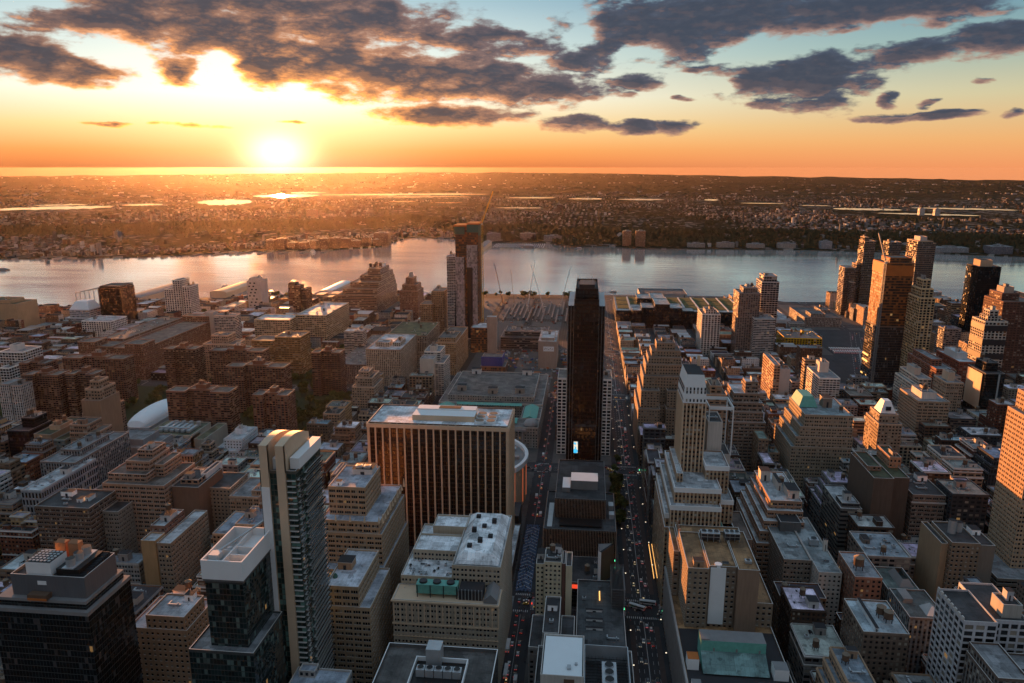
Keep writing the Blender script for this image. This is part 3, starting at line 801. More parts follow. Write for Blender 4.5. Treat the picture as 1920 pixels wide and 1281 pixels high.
# the town across the river: thousands of small roofs, one mass
tw = MB(); q = random.Random(5)
nbx = 0
while nbx < 8200:
    a = q.uniform(-43, 31); rs = shore_r(a); d = 60 + 6200 * q.random() ** 1.5
    side = smooth(-16, -8, a); up = 120 + (1 - side) * 950
    if up - 40 < d < up + 150: continue
    r_ = rs + d; x, y = r_ * math.sin(R(a)), r_ * math.cos(R(a)); x = round(x / 58) * 58 + q.choice((-15, 15)) + q.uniform(-3, 3)
    if mnoise.noise((x * .0013, y * .0010, 1.0)) < -.12: continue
    a = math.degrees(math.atan2(x, y)); r_ = math.hypot(x, y); rs = shore_r(a); d = r_ - rs
    if d < 55 or on_lake(a, r_): continue
    z = far_h(a, r_, rs)
    s = 1.5 if q.random() < .12 else 1
    wx, wy, hz = q.uniform(5, 13) * s, q.uniform(7, 22) * s, q.choice([6, 8, 9, 10, 12, 14]) * (1 if s == 1 else q.uniform(.8, 1.6))
    if q.random() < .012: hz *= 2.8
    m_ = q.choices([0, 1, 2, 3], [.30, .36, .28, .06])[0]
    tw.box(x - wx / 2, x + wx / 2, y - wy / 2, y + wy / 2, z - 3, z + hz, m_, q.choice([0, 2, 2, 3]))
    nbx += 1
for i in range(2600):      # scattered settlements out to the hills
    a = q.uniform(-43, 31); r_ = q.uniform(9000, 21500); x, y = r_ * math.sin(R(a)), r_ * math.cos(R(a))
    if on_lake(a, r_) or mnoise.noise((x * .0006, y * .0005, 4.0)) < -.05: continue
    z = far_h(a, r_); wx = q.uniform(14, 60); tw.box(x - wx / 2, x + wx / 2, y - wx / 3, y + wx / 3, z - 8, z + q.uniform(6, 16), q.choice([0, 1, 2, 2, 3]), q.choice([0, 2, 2, 3]))
tag(tw.build('far_town', ['far_pale', 'far_brown', 'far_grey', 'far_white']), kind='stuff')
# tree masses: the wooded bluff and the street trees of the far town
def clump(b, x, y, z, r_, h_, q, m=0):
    n = 6; rot = q.uniform(0, 6); k = len(b.v)
    ring1 = [(x + r_ * q.uniform(.7, 1.1) * math.cos(rot + i * 1.047), y + r_ * q.uniform(.7, 1.1) * math.sin(rot + i * 1.047), z + h_ * q.uniform(.1, .35)) for i in range(n)]
    ring2 = [(x + r_ * .6 * q.uniform(.6, 1.2) * math.cos(rot + i * 1.047), y + r_ * .6 * q.uniform(.6, 1.2) * math.sin(rot + i * 1.047), z + h_ * q.uniform(.65, 1.0)) for i in range(n)]
    base = [(px, py, z - 2) for px, py, pz in ring1]
    for i in range(n):
        j = (i + 1) % n
        b.poly([base[i], base[j], ring1[j], ring1[i]], m); b.poly([ring1[i], ring1[j], ring2[j], ring2[i]], m)
    b.poly(ring2, m)
ft = MB()
for i in range(8200):
    a = q.uniform(-43, 31); rs = shore_r(a); side = smooth(-16, -8, a); up = 120 + (1 - side) * 950
    if i < 4600: d = up + q.uniform(-60, 200)
    else: d = 50 + 5200 * q.random() ** 1.3
    r_ = rs + d; x, y = r_ * math.sin(R(a)), r_ * math.cos(R(a))
    if on_lake(a, r_): continue
    s = q.uniform(7, 13) * (1.0 if i < 4600 else q.uniform(.6, 1.2))
    clump(ft, x, y, far_h(a, r_, rs), s, s * q.uniform(1.0, 1.6), q)
for i in range(4200):
    a = q.uniform(-43, 31); r_ = q.uniform(8800, 23000); x, y = r_ * math.sin(R(a)), r_ * math.cos(R(a))
    if on_lake(a, r_): continue
    s = q.uniform(25, 70); clump(ft, x, y, far_h(a, r_) - 2, s, q.uniform(9, 20), q)
tag(ft.build('far_woods', 'foliage_far'), kind='stuff')
# ------------------------------------------------------------------ the buildings one can pick out
B = building
# --- lower left
r = B('glass_tower', 'tower', 'dark glass tower with grey crown and white rooftop plant box', 'dark crowned glass tower',
  [(-287, -237, 300, 334, 115), (-285, -239, 302, 332, 119.5), (-278.5, -240, 304.5, 329, 131, 119, 'panel', (.10, .105, .115))], 'curtain_dark', (.05, .06, .06), R_TAR, clutter=[], ph=1.4)
x = MB(); x.box(-287.3, -236.7, 299.7, 334.3, 113.2, 115.2, 0); x.box(-285.3, -238.7, 301.7, 332.3, 118.2, 119.7, 0)
x.build('cornice_band', ['slat_grey'], r, r.location)
x = MB()
for a, b in ((-271, -258),):
    x.box(a, b, 306, 318, 130, 137, 0, 1)
    for i in range(6):
        for j in range(5): x.cyl(a + 1.6 + i * 2, 307.5 + j * 2.2, .7, .7, 137, 137.5, 8, 2)
x.build('plant_box', ['white_paint', 'black_metal', 'galv'], r, r.location)
x = MB(); x.box(-256, -244, 307, 326, 130, 133.5, 1)
for i in range(3): x.cyl(-250, 310 + i * 6, 2.2, 2.2, 133.5, 138, 16, 0, 1)
x.box(-253, -247, 307, 326, 133.5, 134, 0)
x.build('cooling_plant', ['galv', 'black_metal'], r, r.location)
x = MB()
for i in (0, 1): x.box(-267 + i * 7, -261.5 + i * 7, 322, 326, 130, 139, 0); x.poly([(-267 + i * 7, 322, 139), (-261.5 + i * 7, 322, 139), (-262.5 + i * 7, 324, 140.5), (-266 + i * 7, 324, 140.5)], 0)
x.build('chimney_stack', ['tan_panel'], r, r.location)
x = MB()
for i in range(17): x.box(-252.5, -240.9, 305.4 + i * 1.3, 305.9 + i * 1.3, 129.8, 130.9 + .12 * i, 0)
x.build('roof_louvre', ['steel_dark'], r, r.location)
x = MB(); x.box(-268, -258, 300.6, 304.3, 119.6, 122.5, 1); x.box(-268, -258, 300.4, 300.7, 119.6, 120.8, 0); x.box(-264.5, -260, 304.2, 304.45, 126, 128, 2)
x.build('terrace_bar', ['orange_net', 'tank_wood', 'white_paint'], r, r.location)

r = B('glass_tower', 'tower', 'dark glass tower topped by a pale open concrete crown with a crane arm', 'pale-crowned glass tower',
  [(-193, -159.5, 309, 345, 92), (-184, -164.5, 314.5, 348, 127.5), (-184.6, -164, 314, 349, 128.3, 127, 'panel', (.1, .1, .1))], 'curtain', (.05, .055, .055), R_GREY, clutter=[])
x = MB()
def hollow(b, x0, x1, y0, y1, z0, z1, th, m=0):
    b.box(x0, x1, y0, y0 + th, z0, z1, m); b.box(x0, x1, y1 - th, y1, z0, z1, m)
    b.box(x0, x0 + th, y0 + th, y1 - th, z0, z1, m); b.box(x1 - th, x1, y0 + th, y1 - th, z0, z1, m)
hollow(x, -184.9, -163.7, 313.7, 349.3, 128.3, 138.5, .7)
x.box(-184.2, -164.4, 314.4, 348.6, 128.2, 128.9, 0)
x.box(-175, -174.4, 314.4, 348.6, 129, 137.6, 0); x.box(-174.4, -164.4, 323, 323.6, 129, 137, 0); x.box(-174.4, -164.4, 331, 331.6, 129, 137, 0); x.box(-184.2, -175, 327, 327.6, 129, 137, 0)
x.box(-174.4, -164.4, 331.6, 348.6, 134, 134.4, 0)
x.build('crown', ['white_paint'], r, r.location)
x = MB(); x.cyl(-169.5, 318.5, 3.2, 3.2, 129, 133.5, 20, 0, 0); x.build('round_tank', ['tank_cap'], r, r.location)
x = MB(); x.bar((-181, 321, 138.2), (-166.5, 352, 143), .9, 0); x.box(-183, -178, 318, 323, 136, 139, 1); x.bar((-181, 321, 138), (-181, 321, 133), 1.2, 0)
x.bar((-176, 332, 135), (-165, 332, 135), .8, 1); x.cyl(-178, 330, 1.2, 1.2, 133, 137, 10, 1)
x.build('window_washing_crane', ['galv', 'hull_white'], r, r.location)

# tan-finned residential tower
r = B('apartment_tower', 'tower', 'tall glass apartment tower with two tan fins and stepped balconies', 'tan-finned tower',
  [(-172, -144, 345, 386, 12), (-167.5, -148, 348, 384, 172)], 'curtain_green', (.085, .08, .065), R_GREY, clutter=[])
x = MB()
for a, b in ((-166.3, -162.0), (-157.7, -153.2)):
    n = 14; y0, y1 = 346.6, 382; prev = None
    for i in range(n + 1):
        yy = y0 + (y1 - y0) * i / n; zz = 186 + 3.2 * math.sin(math.pi * i / n) - 4.5 * i / n
        if prev:
            py, pz = prev
            x.poly([(a, py, pz), (b, py, pz), (b, yy, zz), (a, yy, zz)], 0)
            x.poly([(b, py, 171), (b, yy, 171), (b, yy, zz), (b, py, pz)], 0)
            x.poly([(a, yy, 171), (a, py, 171), (a, py, pz), (a, yy, zz)], 0)
        prev = (yy, zz)
    x.poly([(a, y0, 12), (b, y0, 12), (b, y0, 186), (a, y0, 186)], 0)
    x.poly([(b, y0, 12), (b, 348.2, 12), (b, 348.2, 172), (b, y0, 172)], 0); x.poly([(a, 348.2, 12), (a, y0, 12), (a, y0, 172), (a, 348.2, 172)], 0)
    x.poly([(b, y0, 172), (b, 348.3, 172), (b, 348.3, 186), (b, y0, 186)], 0); x.poly([(a, 348.3, 172), (a, y0, 172), (a, y0, 186), (a, 348.3, 186)], 0)
    x.poly([(a, y1, 171), (a, y1, 181.5), (b, y1, 181.5), (b, y1, 171)], 0)
x.build('fin', ['pale_rib'], r, r.location)
x = MB(); x.box(-166.4, -161.9, 346.3, 346.58, 60, 163, 0); x.build('painted_panel', ['white_paint'], r, r.location)
x = MB(); x.box(-152.4, -147.4, 352, 384.6, 171.5, 177.5, 0); x.box(-161.8, -157.9, 352, 383, 171, 177, 0)
x.build('penthouse', ['white_paint'], r, r.location)
for i in range(48):      # balconies stepping round the right side and front corners
    zb = 18 + i * 3.16
    x = MB(); x.box(-148, -146.3, 349, 352.5, zb, zb + .16, 0); x.box(-146.5, -146.3, 349, 352.5, zb + .16, zb + 1.25, 1)
    x.box(-148, -146.2, 357 + (i % 2) * 2, 383, zb, zb + .16, 0); x.box(-146.4, -146.2, 357 + (i % 2) * 2, 383, zb + .16, zb + 1.2, 1)
    x.box(-153, -148.2, 346.9, 348, zb, zb + .25, 0)
    x.build('balcony', ['coping', 'window_glass'], r, r.location)

B('loft_building', 'loft building', 'tan brick building with pale two-level roof beside the pale-crowned tower', 'grey two-level roof',
  [(-262, -226, 362, 395, 64), (-251, -227.5, 363, 386, 72)], 'punched', TAN, (.42, .46, .5), geo=True, clutter=[('bulkhead', -245, 392, 63, (8, 6, 9)), ('water_tank', -240, 391.5, 71), ('water_tank', -235, 392, 63, (1, 1, 1.3)), ('duct', -240, 375, 71), ('cooling_unit', -256, 380, 63), ('bulkhead', -234, 383, 71, (5, 5, 4))])
B('office_building', 'office building', 'slim tan building with blank front wall and rows of side windows', 'blank-fronted tan slab',
  [(-318, -307, 465, 478, 62, 0, 'blank', OCHRE), (-306.6, -296, 466, 520, 60, 0, 'paired', (.28, .22, .16)), (-318, -307, 478.4, 506, 67, 0, 'paired', (.2, .11, .08))], 'paired', OCHRE, R_SILVER, geo=True, clutter=[('bulkhead', -311, 492, 66, (8, 10, 5), 0, (.5, .5, .5)), ('water_tank', -311, 492, 71)])
B('loft_building', 'loft building', 'dark brown loft with long flat roof and two pale roof units', 'dark loft with pale roof units',
  [(-432, -386, 506, 540, 64, 0, 'triple'), (-385.5, -372, 520, 548, 55, 0, 'paired', (.26, .22, .18))], 'triple', (.15, .10, .075), R_TAR, geo=True,
  clutter=[('bulkhead', -402, 520, 63, (4, 6, 3), 0, (.7, .72, .74)), ('bulkhead', -397, 524, 63, (3.5, 8, 3.4), 0, (.6, .68, .7)), ('duct', -415, 520, 63), ('bulkhead', -420, 530, 63, (10, 6, 4)), ('cooling_unit', -410, 512, 63)])
B('loft_building', 'loft building', 'broad tan-pink brick loft with stepped penthouse levels', 'broad pink-brick loft',
  [(-397, -343, 540, 590, 70), (-396, -362, 547, 589, 76), (-385, -364, 556, 588, 84), (-362, -354, 560, 588, 80), (-380, -366, 566, 586, 90)], 'triple', (.36, .22, .15), R_BROWN, geo=True)
B('loft_building', 'loft building', 'brick loft with blank brown side joined to the broad pink-brick loft', 'blank brown side wall loft',
  [(-341.5, -318, 548, 590, 66, 0, 'blank', (.19, .11, .075)), (-338, -322, 556, 580, 69)], 'triple', (.28, .17, .11), R_TAR)
B('office_building', 'office building', 'grey stone building with tall window piers and dark roof box', 'grey pier-fronted block',
  [(-505, -486, 606, 690, 58), (-486, -470, 606, 690, 58), (-498, -478, 625, 670, 63)], 'pier', (.22, .23, .24), R_GREY)
B('office_building', 'office building', 'long grey building with a close grid of small arched windows', 'close-gridded grey block',
  [(-482, -463, 552, 626, 55)], 'arcade', (.27, .27, .28), R_SILVER)
r = B('parking_garage', 'garage', 'low parking garage with painted bays on its dark open roof', 'rooftop car park',
  [(-512, -452, 637, 704, 22)], 'ribbon', (.14, .13, .13), R_TAR, clutter=[])
x = MB()
for i in range(14):
    x.box(-508 + i * 4, -507.8 + i * 4, 650, 658, 20.95, 21.0, 0); x.box(-508 + i * 4, -507.8 + i * 4, 672, 680, 20.95, 21.0, 0)
x.build('parking_bay', ['line_white'], r, r.location)
B('college_building', 'college', 'grey concrete college block with ribbed roof next to the white air dome', 'grey concrete college block',
  [(-497, -450, 692, 735, 40), (-495, -462, 700, 730, 46), (-450, -432, 700, 760, 34, 0, 'ribbon')], 'blank', (.24, .235, .24), R_GREY)
r = B('college_building', 'college', 'beige flat building with silver ducts over its roof', 'beige block with silver ducts',
  [(-486, -432, 739, 785, 37), (-431.5, -420, 745, 800, 31)], 'blank', (.40, .36, .30), (.16, .16, .10), clutter=[])
x = MB()
for i in range(6): x.box(-474 + i * 6.5, -470 + i * 6.5, 748, 778 - i * 2, 37, 39.6, 0)
for i in range(4): x.cyl(-468 + i * 9, 775, 2.4, 2.4, 36, 41, 12, 0)
x.box(-476, -440, 752, 755, 38, 41, 0); x.build('duct', ['galv'], r, r.location)
# inflated sports dome
r = empty('air_dome', (-539, 850, 0)); tag(r, 'white inflated sports dome like a long rounded pillow', 'dome')
x = MB(); nx_, ny_ = 26, 14; xa, xb, ya, yb = -556, -522, 803, 902
def dome_pt(i, j):
    u = i / nx_; v = j / ny_
    th = math.pi * v; e = min(1.0, math.sin(math.pi * min(1, max(0, u))) ** .30 if 0 < u < 1 else 0)
    yy = ya + (yb - ya) * u
    return ((xa + xb) / 2 + (xb - xa) / 2 * math.cos(th) * (.35 + .65 * e) * -1, yy, 20 + 13.5 * (max(0, math.sin(th)) ** .75) * e)
for i in range(nx_):
    for j in range(ny_): x.poly([dome_pt(i, j), dome_pt(i, j + 1), dome_pt(i + 1, j + 1), dome_pt(i + 1, j)], 0)
o = x.build('roof', ['pale_fabric'], r, r.location)
for p in o.data.polygons: p.use_smooth = True
x = MB(); x.box(xa - 1, xb + 1, ya - 1, yb + 1, 0, 20, 0); x.build('wall', ['stone_grey'], r, r.location, None)
RECTS.append((xa - 1, xb + 1, ya - 1, yb + 1)); LM.append(('white air dome', -539, 803, 34, r))
B('apartment_building', 'apartments', 'tall tan prewar apartment block with twin blank walls and stepped sides', 'twin blank-walled block',
  [(-529, -508, 704, 738, 86, 0, 'blank', (.27, .18, .12)), (-529, -509, 738.3, 746, 74, 0, 'balcony', (.25, .16, .11)), (-533, -529.3, 708, 740, 70, 0, 'punched'), (-527, -510, 709, 736, 97), (-523, -513, 713, 730, 105)], 'punched', (.27, .19, .13), R_BROWN)
B('apartment_building', 'apartments', 'brown brick apartment block with stepped right terraces in front of the twin blank-walled block', 'stepped brown apartments',
  [(-523, -486, 672, 700, 48), (-523, -494, 673, 699, 62), (-523, -504, 674, 698, 70)], 'paired', (.25, .15, .10), R_BROWN)
B('office_building', 'office building', 'tan-ended building with grey-green windows and roof terrace', 'tan-ended terrace building',
  [(-568, -549, 679, 735, 56, 0, 'blank', (.33, .22, .14)), (-548.6, -536, 681, 736, 50, 0, 'wide', (.17, .2, .19)), (-562, -550, 695, 715, 60, 0, 'blank', LTAN)], 'wide', (.3, .22, .15), R_GREEN)
B('office_building', 'office building', 'small black glass building with white edge strip', 'black glass block',
  [(-600, -576, 682, 716, 58), (-592, -578, 694, 714, 68)], 'curtain_dark', (.03, .03, .035), R_TAR)
# red-brown cooperative slabs with balconies
def slab(x0, x1, y0, y1, z, label, short):
    w_ = x1 - x0; a = w_ * .30
    return B('apartment_slab', 'apartment slab', label, short,
      [(x0, x0 + a, y0, y0 + 22, z), (x0 + a + .3, x1 - a - .3, y0 + 7, y0 + 24, z + 1.2), (x1 - a, x1, y0 + 1.5, y0 + 26, z), (x0 + w_ * .42, x1 - w_ * .42, y0 + 10, y0 + 21, z + 6, z, 'blank')],
      'balcony', (.20, .088, .052), R_BROWN, group='red-brown balconied apartment slabs')
slab(-497, -420, 808, 838, 66, 'red-brown balconied slab behind the beige block with silver ducts', 'front brown slab')
slab(-388, -346, 803, 840, 66, 'red-brown balconied slab with bright roof edges standing apart beside street trees', 'lone brown slab')
slab(-480, -400, 924, 950, 66, 'red-brown balconied slab in the second row behind the front brown slab', 'second-row brown slab')
slab(-394, -352, 1010, 1036, 66, 'red-brown balconied slab beside the low grey depot roof', 'brown slab by the depot')
slab(-618, -570, 1010, 1040, 66, 'red-brown balconied slab standing before the long brown apartment terrace', 'brown slab by the long terrace')
slab(-546, -466, 1006, 1034, 66, 'red-brown balconied slab in the rear row next to a tan school-like block', 'rear brown slab')
slab(-722, -674, 858, 892, 66, 'red-brown balconied slab nearest the white ribbed flats', 'brown slab by white ribs')
slab(-668, -630, 866, 894, 66, 'red-brown balconied slab just behind the twin blank-walled block', 'brown slab behind twin walls')
slab(-730, -640, 945, 978, 66, 'widest red-brown balconied slab below the long brown apartment terrace', 'widest brown slab')
slab(-780, -742, 925, 955, 62, 'red-brown balconied slab right of the white gridded flats', 'brown slab by white grid flats')
B('apartment_building', 'apartments', 'white apartment block with dark window grid at the left edge', 'white gridded flats',
  [(-872, -834, 1000, 1040, 58), (-862, -850, 1010, 1026, 66, 0, 'blank'), (-836, -822, 955, 985, 46)], 'grid', (.62, .62, .60), R_GREY)
B('apartment_building', 'apartments', 'white ribbed apartment block with deep vertical window strips', 'white ribbed flats',
  [(-736, -722, 834, 862, 60), (-721, -708, 836, 862, 58)], 'pier', (.55, .55, .54), R_GREY)
B('apartment_building', 'apartments', 'small white apartment house with stepped roof and black windows', 'small white house',
  [(-395, -367, 718, 768, 30), (-387, -367, 726, 767, 40), (-383, -374, 745, 756, 45, 39, 'blank')], 'punched', (.70, .72, .74), R_SILVER, geo=True)
B('loft_building', 'loft building', 'tan loft with white stair wall on its roof', 'loft with white stair wall',
  [(-343, -300, 566, 600, 58), (-342, -325, 568, 592, 64), (-326, -321, 568, 596, 70, 57, 'panel', (.62, .63, .64))], 'punched', (.33, .24, .17), R_TAR, geo=True)
B('loft_building', 'loft building', 'tan corner loft with white roof hut between the white-walled loft and the tan-finned tower', 'corner loft with white hut',
  [(-298, -272, 560, 600, 54), (-280, -272, 564, 580, 58)], 'paired', (.33, .23, .16), R_GREY)
B('loft_building', 'loft building', 'peach brick building with blue-grey roof left of the tan-finned tower', 'peach brick block',
  [(-286, -250, 506, 545, 48), (-268, -248.5, 508, 540, 56, 0)], 'punched', (.42, .27, .17), (.3, .34, .4))
B('office_building', 'office building', 'tan stone tower with stepped terraces and brick penthouse crown', 'tan setback tower',
  [(-178, -132, 440, 514, 62), (-177.5, -134, 450, 513.5, 84), (-177, -136, 452, 513, 92), (-174, -148, 462, 500, 112)], 'triple', (.40, .27, .17), (.36, .40, .46), geo=True,
  clutter=[('bulkhead', -157, 492, 110, (14, 12, 5), 0, (.6, .58, .55)), ('cooling_unit', -160, 489, 115, (1.9, 2, 1)), ('cooling_unit', -154, 489, 115, (1.9, 2, 1)), ('bulkhead', -168, 468, 110.9, (4, 4, 3))])
x = MB()
for i in range(10): x.cyl(-133.6, 452 + i * 6.6, .9, .2, 91.5, 98 if i % 3 == 0 else 95, 6, 0)
for i in range(5): x.cyl(-176 + i * 10, 451.5, .9, .2, 91.5, 96, 6, 0)
rr = LM[-1][4]; x.build('pinnacle', ['pale_rib'], rr, rr.location)
B('office_building', 'office building', 'tan loft with snow-patched roof, green roof pot and small penthouse', 'tan loft with green pot',
  [(-154, -126, 392, 438.5, 66, 0, 'triple'), (-154, -133, 393, 438, 79)], 'triple', (.40, .29, .19), (.46, .50, .56), geo=True, clutter=[('bulkhead', -148, 418, 77.9, (9, 9, 5), 0, (.38, .24, .15)), ('vent_pipe', -140, 405, 77.9)])
x = MB(); clump(x, -151, 404, 78, 1.7, 3.4, random.Random(1)); rr = LM[-1][4]; x.build('roof_shrub', ['green_tarp'], rr, rr.location)
# the big hotel with classical top storeys
r = B('hotel', 'hotel', 'massive beige stone hotel with classical upper storeys, white-patched roofs and turquoise cooling plant', 'beige hotel with turquoise plant',
  [(-116, -50, 406, 424, 64), (-115, -82, 424.4, 496, 70), (-81.6, -50.4, 424.4, 497, 79), (-112, -78, 447, 470, 76), (-104, -80, 474, 492, 80, 0, 'blank')], 'paired', (.44, .37, .28), (.74, .79, .82), geo=True, ph=1.3, clutter=[])
x = MB(); x.box(-116.8, -49.2, 405.2, 424.2, 62.6, 63.6, 0); x.box(-116.6, -49.4, 405.4, 406.2, 47, 48, 0); x.box(-116.5, -49.5, 405.5, 406, 38.5, 39.2, 0)
for i in range(18): x.box(-115.6 + i * 3.86, -114.8 + i * 3.86, 405.55, 406, 48, 61.5, 0)
x.build('cornice', ['pale_rib'], r, r.location)
x = MB(); x.box(-102, -76, 411, 418, 66, 72, 0); 
for i in range(3): x.cyl(-98 + i * 8.7, 414.5, 2.6, 2.5, 72, 73.2, 18, 1, 1)
for i in range(4): x.box(-101.5 + i * 8.3, -101 + i * 8.3, 410.6, 411, 63, 72, 1)
x.build('cooling_plant', ['copper_green', 'steel_dark'], r, r.location)
x = MB(); x.box(-75, -60, 410, 421, 63, 70, 0)
for k in range(8): x.bar((-75 + k * 2.1, 409.8, 63), (-75 + k * 2.1, 409.8, 71), .35, 1)
x.build('steel_frame', ['tar', 'galv'], r, r.location)
x = MB(); x.poly([(-59, 407, 64), (-50.5, 407, 64), (-50.5, 407, 66), (-54.7, 407, 70), (-59, 407, 66)], 0); x.poly([(-59, 407, 66), (-54.7, 407, 70), (-54.7, 423, 70), (-59, 423, 66)], 0)
x.poly([(-54.7, 407, 70), (-50.5, 407, 66), (-50.5, 423, 66), (-54.7, 423, 70)], 0); x.poly([(-59, 423, 64), (-59, 407, 64), (-59, 407, 66), (-59, 423, 66)], 0)
x.build('roof_shed', ['slat_grey'], r, r.location)
x = MB()
x.poly([(-80, 426, 79), (-52, 426, 79), (-57, 432, 84), (-75, 432, 84)], 0); x.poly([(-52, 426, 79), (-52, 495, 79), (-57, 489, 84), (-57, 432, 84)], 0)
x.poly([(-52, 495, 79), (-80, 495, 79), (-75, 489, 84), (-57, 489, 84)], 0); x.poly([(-80, 495, 79), (-80, 426, 79), (-75, 432, 84), (-75, 489, 84)], 0); x.poly([(-75, 432, 84), (-57, 432, 84), (-57, 489, 84), (-75, 489, 84)], 0)
for i in range(7): x.box(-74 + (i % 3) * 6, -71 + (i % 3) * 6, 438 + i * 7, 441 + i * 7, 84, 86 + i % 2, 1)
x.build('hipped_roof', ['roofing', 'tar'], r, r.location, (.80, .84, .86))
rr = [o for o in r.children if o.name.startswith('roof')][0]; rr['_o'] = tuple(r.location)
qh = random.Random(4)
for i in range(46):
    a_, b_, z_ = qh.choice([(-113, -84, 69), (-113, -84, 69), (-112, -60, 63)])
    xx, yy = qh.uniform(a_, b_), (qh.uniform(427, 446) if z_ == 69 else qh.uniform(419.5, 423))
    place(qh.choice(['vent_pipe', 'vent_pipe', 'cooling_unit', 'skylight']), rr, xx, yy, z_ - .2, (.7, .7, .7), qh.choice([0, 1.57]))
del rr['_o']
# the broad ribbed slab
r = B('office_slab', 'office tower', 'broad brown office slab with tall pale ribs and bright flat roof', 'pale-ribbed brown slab',
  [(-194, -54, 527, 606, 17), (-173, -60, 556, 602, 126)], 'curtain_brown', (.060, .034, .022), (.74, .80, .84), clutter=[], ph=1.0)
x = MB()
ribs(x, (-173, 556), (-60, 556), 16, 125.2, 19, 1.15, 1.2); ribs(x, (-60, 556), (-60, 602), 16, 125.2, 8, 1.15, 1.2); ribs(x, (-173, 602), (-173, 556), 16, 125.2, 8, 1.15, 1.2)
x.box(-174.3, -58.7, 554.7, 603.3, 121.8, 124.9, 0)
x.build('rib', ['pale_rib'], r, r.location)
x = MB(); x.box(-139, -88, 566, 580, 125, 129.6, 1, 0); x.box(-138, -89, 580, 590, 125, 130.6, 0); x.box(-120, -102, 581.5, 588.5, 130.6, 130.9, 2)
x.build('plant_room', ['white_paint', 'pale_rib', 'tank_wood'], r, r.location)
for i in range(3):
    for j in range(2):
        x = MB(); x.cyl(-83.5 + j * 9, 565 + i * 9, 4.1, 4.1, 125, 127.2, 22, 0, 2); x.cyl(-83.5 + j * 9, 565 + i * 9, 3.4, 3.4, 127.2, 127.5, 22, 1)
        x.build('roof_fan', ['white_paint', 'tank_cap', 'white_paint'], r, r.location)
x = MB(); x.box(-72, -58, 530, 552, 16.6, 22, 0); x.box(-180, -75, 531, 553, 16.6, 19.5, 0); x.build('podium_plant', ['steel_dark'], r, r.location)
# round arena
r = empty('arena', (-118, 697, 0)); tag(r, 'round arena with white rim ring and lit red strips on its drum', 'arena')
x = MB(); x.cyl(-118, 697, 61, 61, 0, 42, 72, 0, 1); x.build('wall', ['pale_rib', 'slat_grey'], r, r.location)
x = MB()
for i in range(72):
    a0, a1 = i * math.pi / 36, (i + 1) * math.pi / 36
    for ra, rb_, z in ((63.5, 60.2, 46),):
        x.poly([(-118 + ra * math.cos(a0), 697 + ra * math.sin(a0), z), (-118 + ra * math.cos(a1), 697 + ra * math.sin(a1), z), (-118 + rb_ * math.cos(a1), 697 + rb_ * math.sin(a1), z), (-118 + rb_ * math.cos(a0), 697 + rb_ * math.sin(a0), z)])
        x.poly([(-118 + ra * math.cos(a0), 697 + ra * math.sin(a0), 41), (-118 + ra * math.cos(a1), 697 + ra * math.sin(a1), 41), (-118 + ra * math.cos(a1), 697 + ra * math.sin(a1), z), (-118 + ra * math.cos(a0), 697 + ra * math.sin(a0), z)])
        x.poly([(-118 + rb_ * math.cos(a1), 697 + rb_ * math.sin(a1), 41), (-118 + rb_ * math.cos(a0), 697 + rb_ * math.sin(a0), 41), (-118 + rb_ * math.cos(a0), 697 + rb_ * math.sin(a0), z), (-118 + rb_ * math.cos(a1), 697 + rb_ * math.sin(a1), z)])
x.build('rim_ring', ['white_paint'], r, r.location)
x = MB(); x.cyl(-118, 697, 38, 34, 42, 45.5, 48, 0, 0)
x.build('roof', ['concrete'], r, r.location)
for i in range(14):
    x = MB(); a = i * .449; x.box(-118 + 50 * math.cos(a) - 4, -118 + 50 * math.cos(a) + 4, 697 + 50 * math.sin(a) - 3, 697 + 50 * math.sin(a) + 3, 42, 45, 0); x.build('roof_unit', ['galv' if i % 3 else 'concrete'], r, r.location)
x = MB()
for a in (-60, -44, -30, -14, 2, 15):
    c, s = math.cos(R(a)), math.sin(R(a)); x.box(-118 + 61.3 * c - .3, -118 + 61.3 * c + .3, 697 + 61.3 * s - .3, 697 + 61.3 * s + .3, 3, 41, 0)
x.build('light_strip', ['arena_strip'], r, r.location)
x = MB(); x.box(-70, -56, 612, 640, 0, 22, 0); x.build('entrance_block', ['steel_dark'], r, r.location)
RECTS.append((-200, -54, 607, 766)); LM.append(('round arena', -80, 697, 46, r))
# columned post office
r = B('post_office', 'post office', 'wide grey stone post office with colonnade, green copper roofs and sunken courts', 'stone post office',
  [(-190, -54, 835, 868, 26), (-190, -166, 868.4, 920, 24), (-78, -54, 868.4, 920, 24), (-190, -54, 920.4, 1066, 27), (-180, -66, 932, 1052, 33)], 'punched', (.30, .27, .24), (.15, .135, .125), clutter=[('bulkhead', -165, 960, 32, (12, 10, 7), 0, (.3, .27, .23)), ('bulkhead', -122, 950, 32, (12, 10, 7), 0, (.3, .27, .23)), ('bulkhead', -86, 955, 32, (12, 10, 7), 0, (.3, .27, .23)), ('bulkhead', -158, 1045, 32, (13, 10, 7), 0, (.6, .6, .58)), ('bulkhead', -84, 1045, 32, (13, 10, 7), 0, (.6, .6, .58))])
x = MB()
for (a, b, c, d) in ((-188, -168, 869, 919), (-76, -58, 869, 919), (-165, -80, 912, 919.5), (-165, -80, 846, 866)):
    if b - a < d - c:
        m_ = (a + b) / 2; x.poly([(a, c, 24.5), (a, d, 24.5), (m_, d, 28), (m_, c, 28)]); x.poly([(b, d, 24.5), (b, c, 24.5), (m_, c, 28), (m_, d, 28)])
        x.poly([(a, c, 24.5), (m_, c, 28), (b, c, 24.5)])
    else:
        m_ = (c + d) / 2; x.poly([(a, c, 26.5), (b, c, 26.5), (b, m_, 29), (a, m_, 29)]); x.poly([(b, d, 26.5), (a, d, 26.5), (a, m_, 29), (b, m_, 29)])
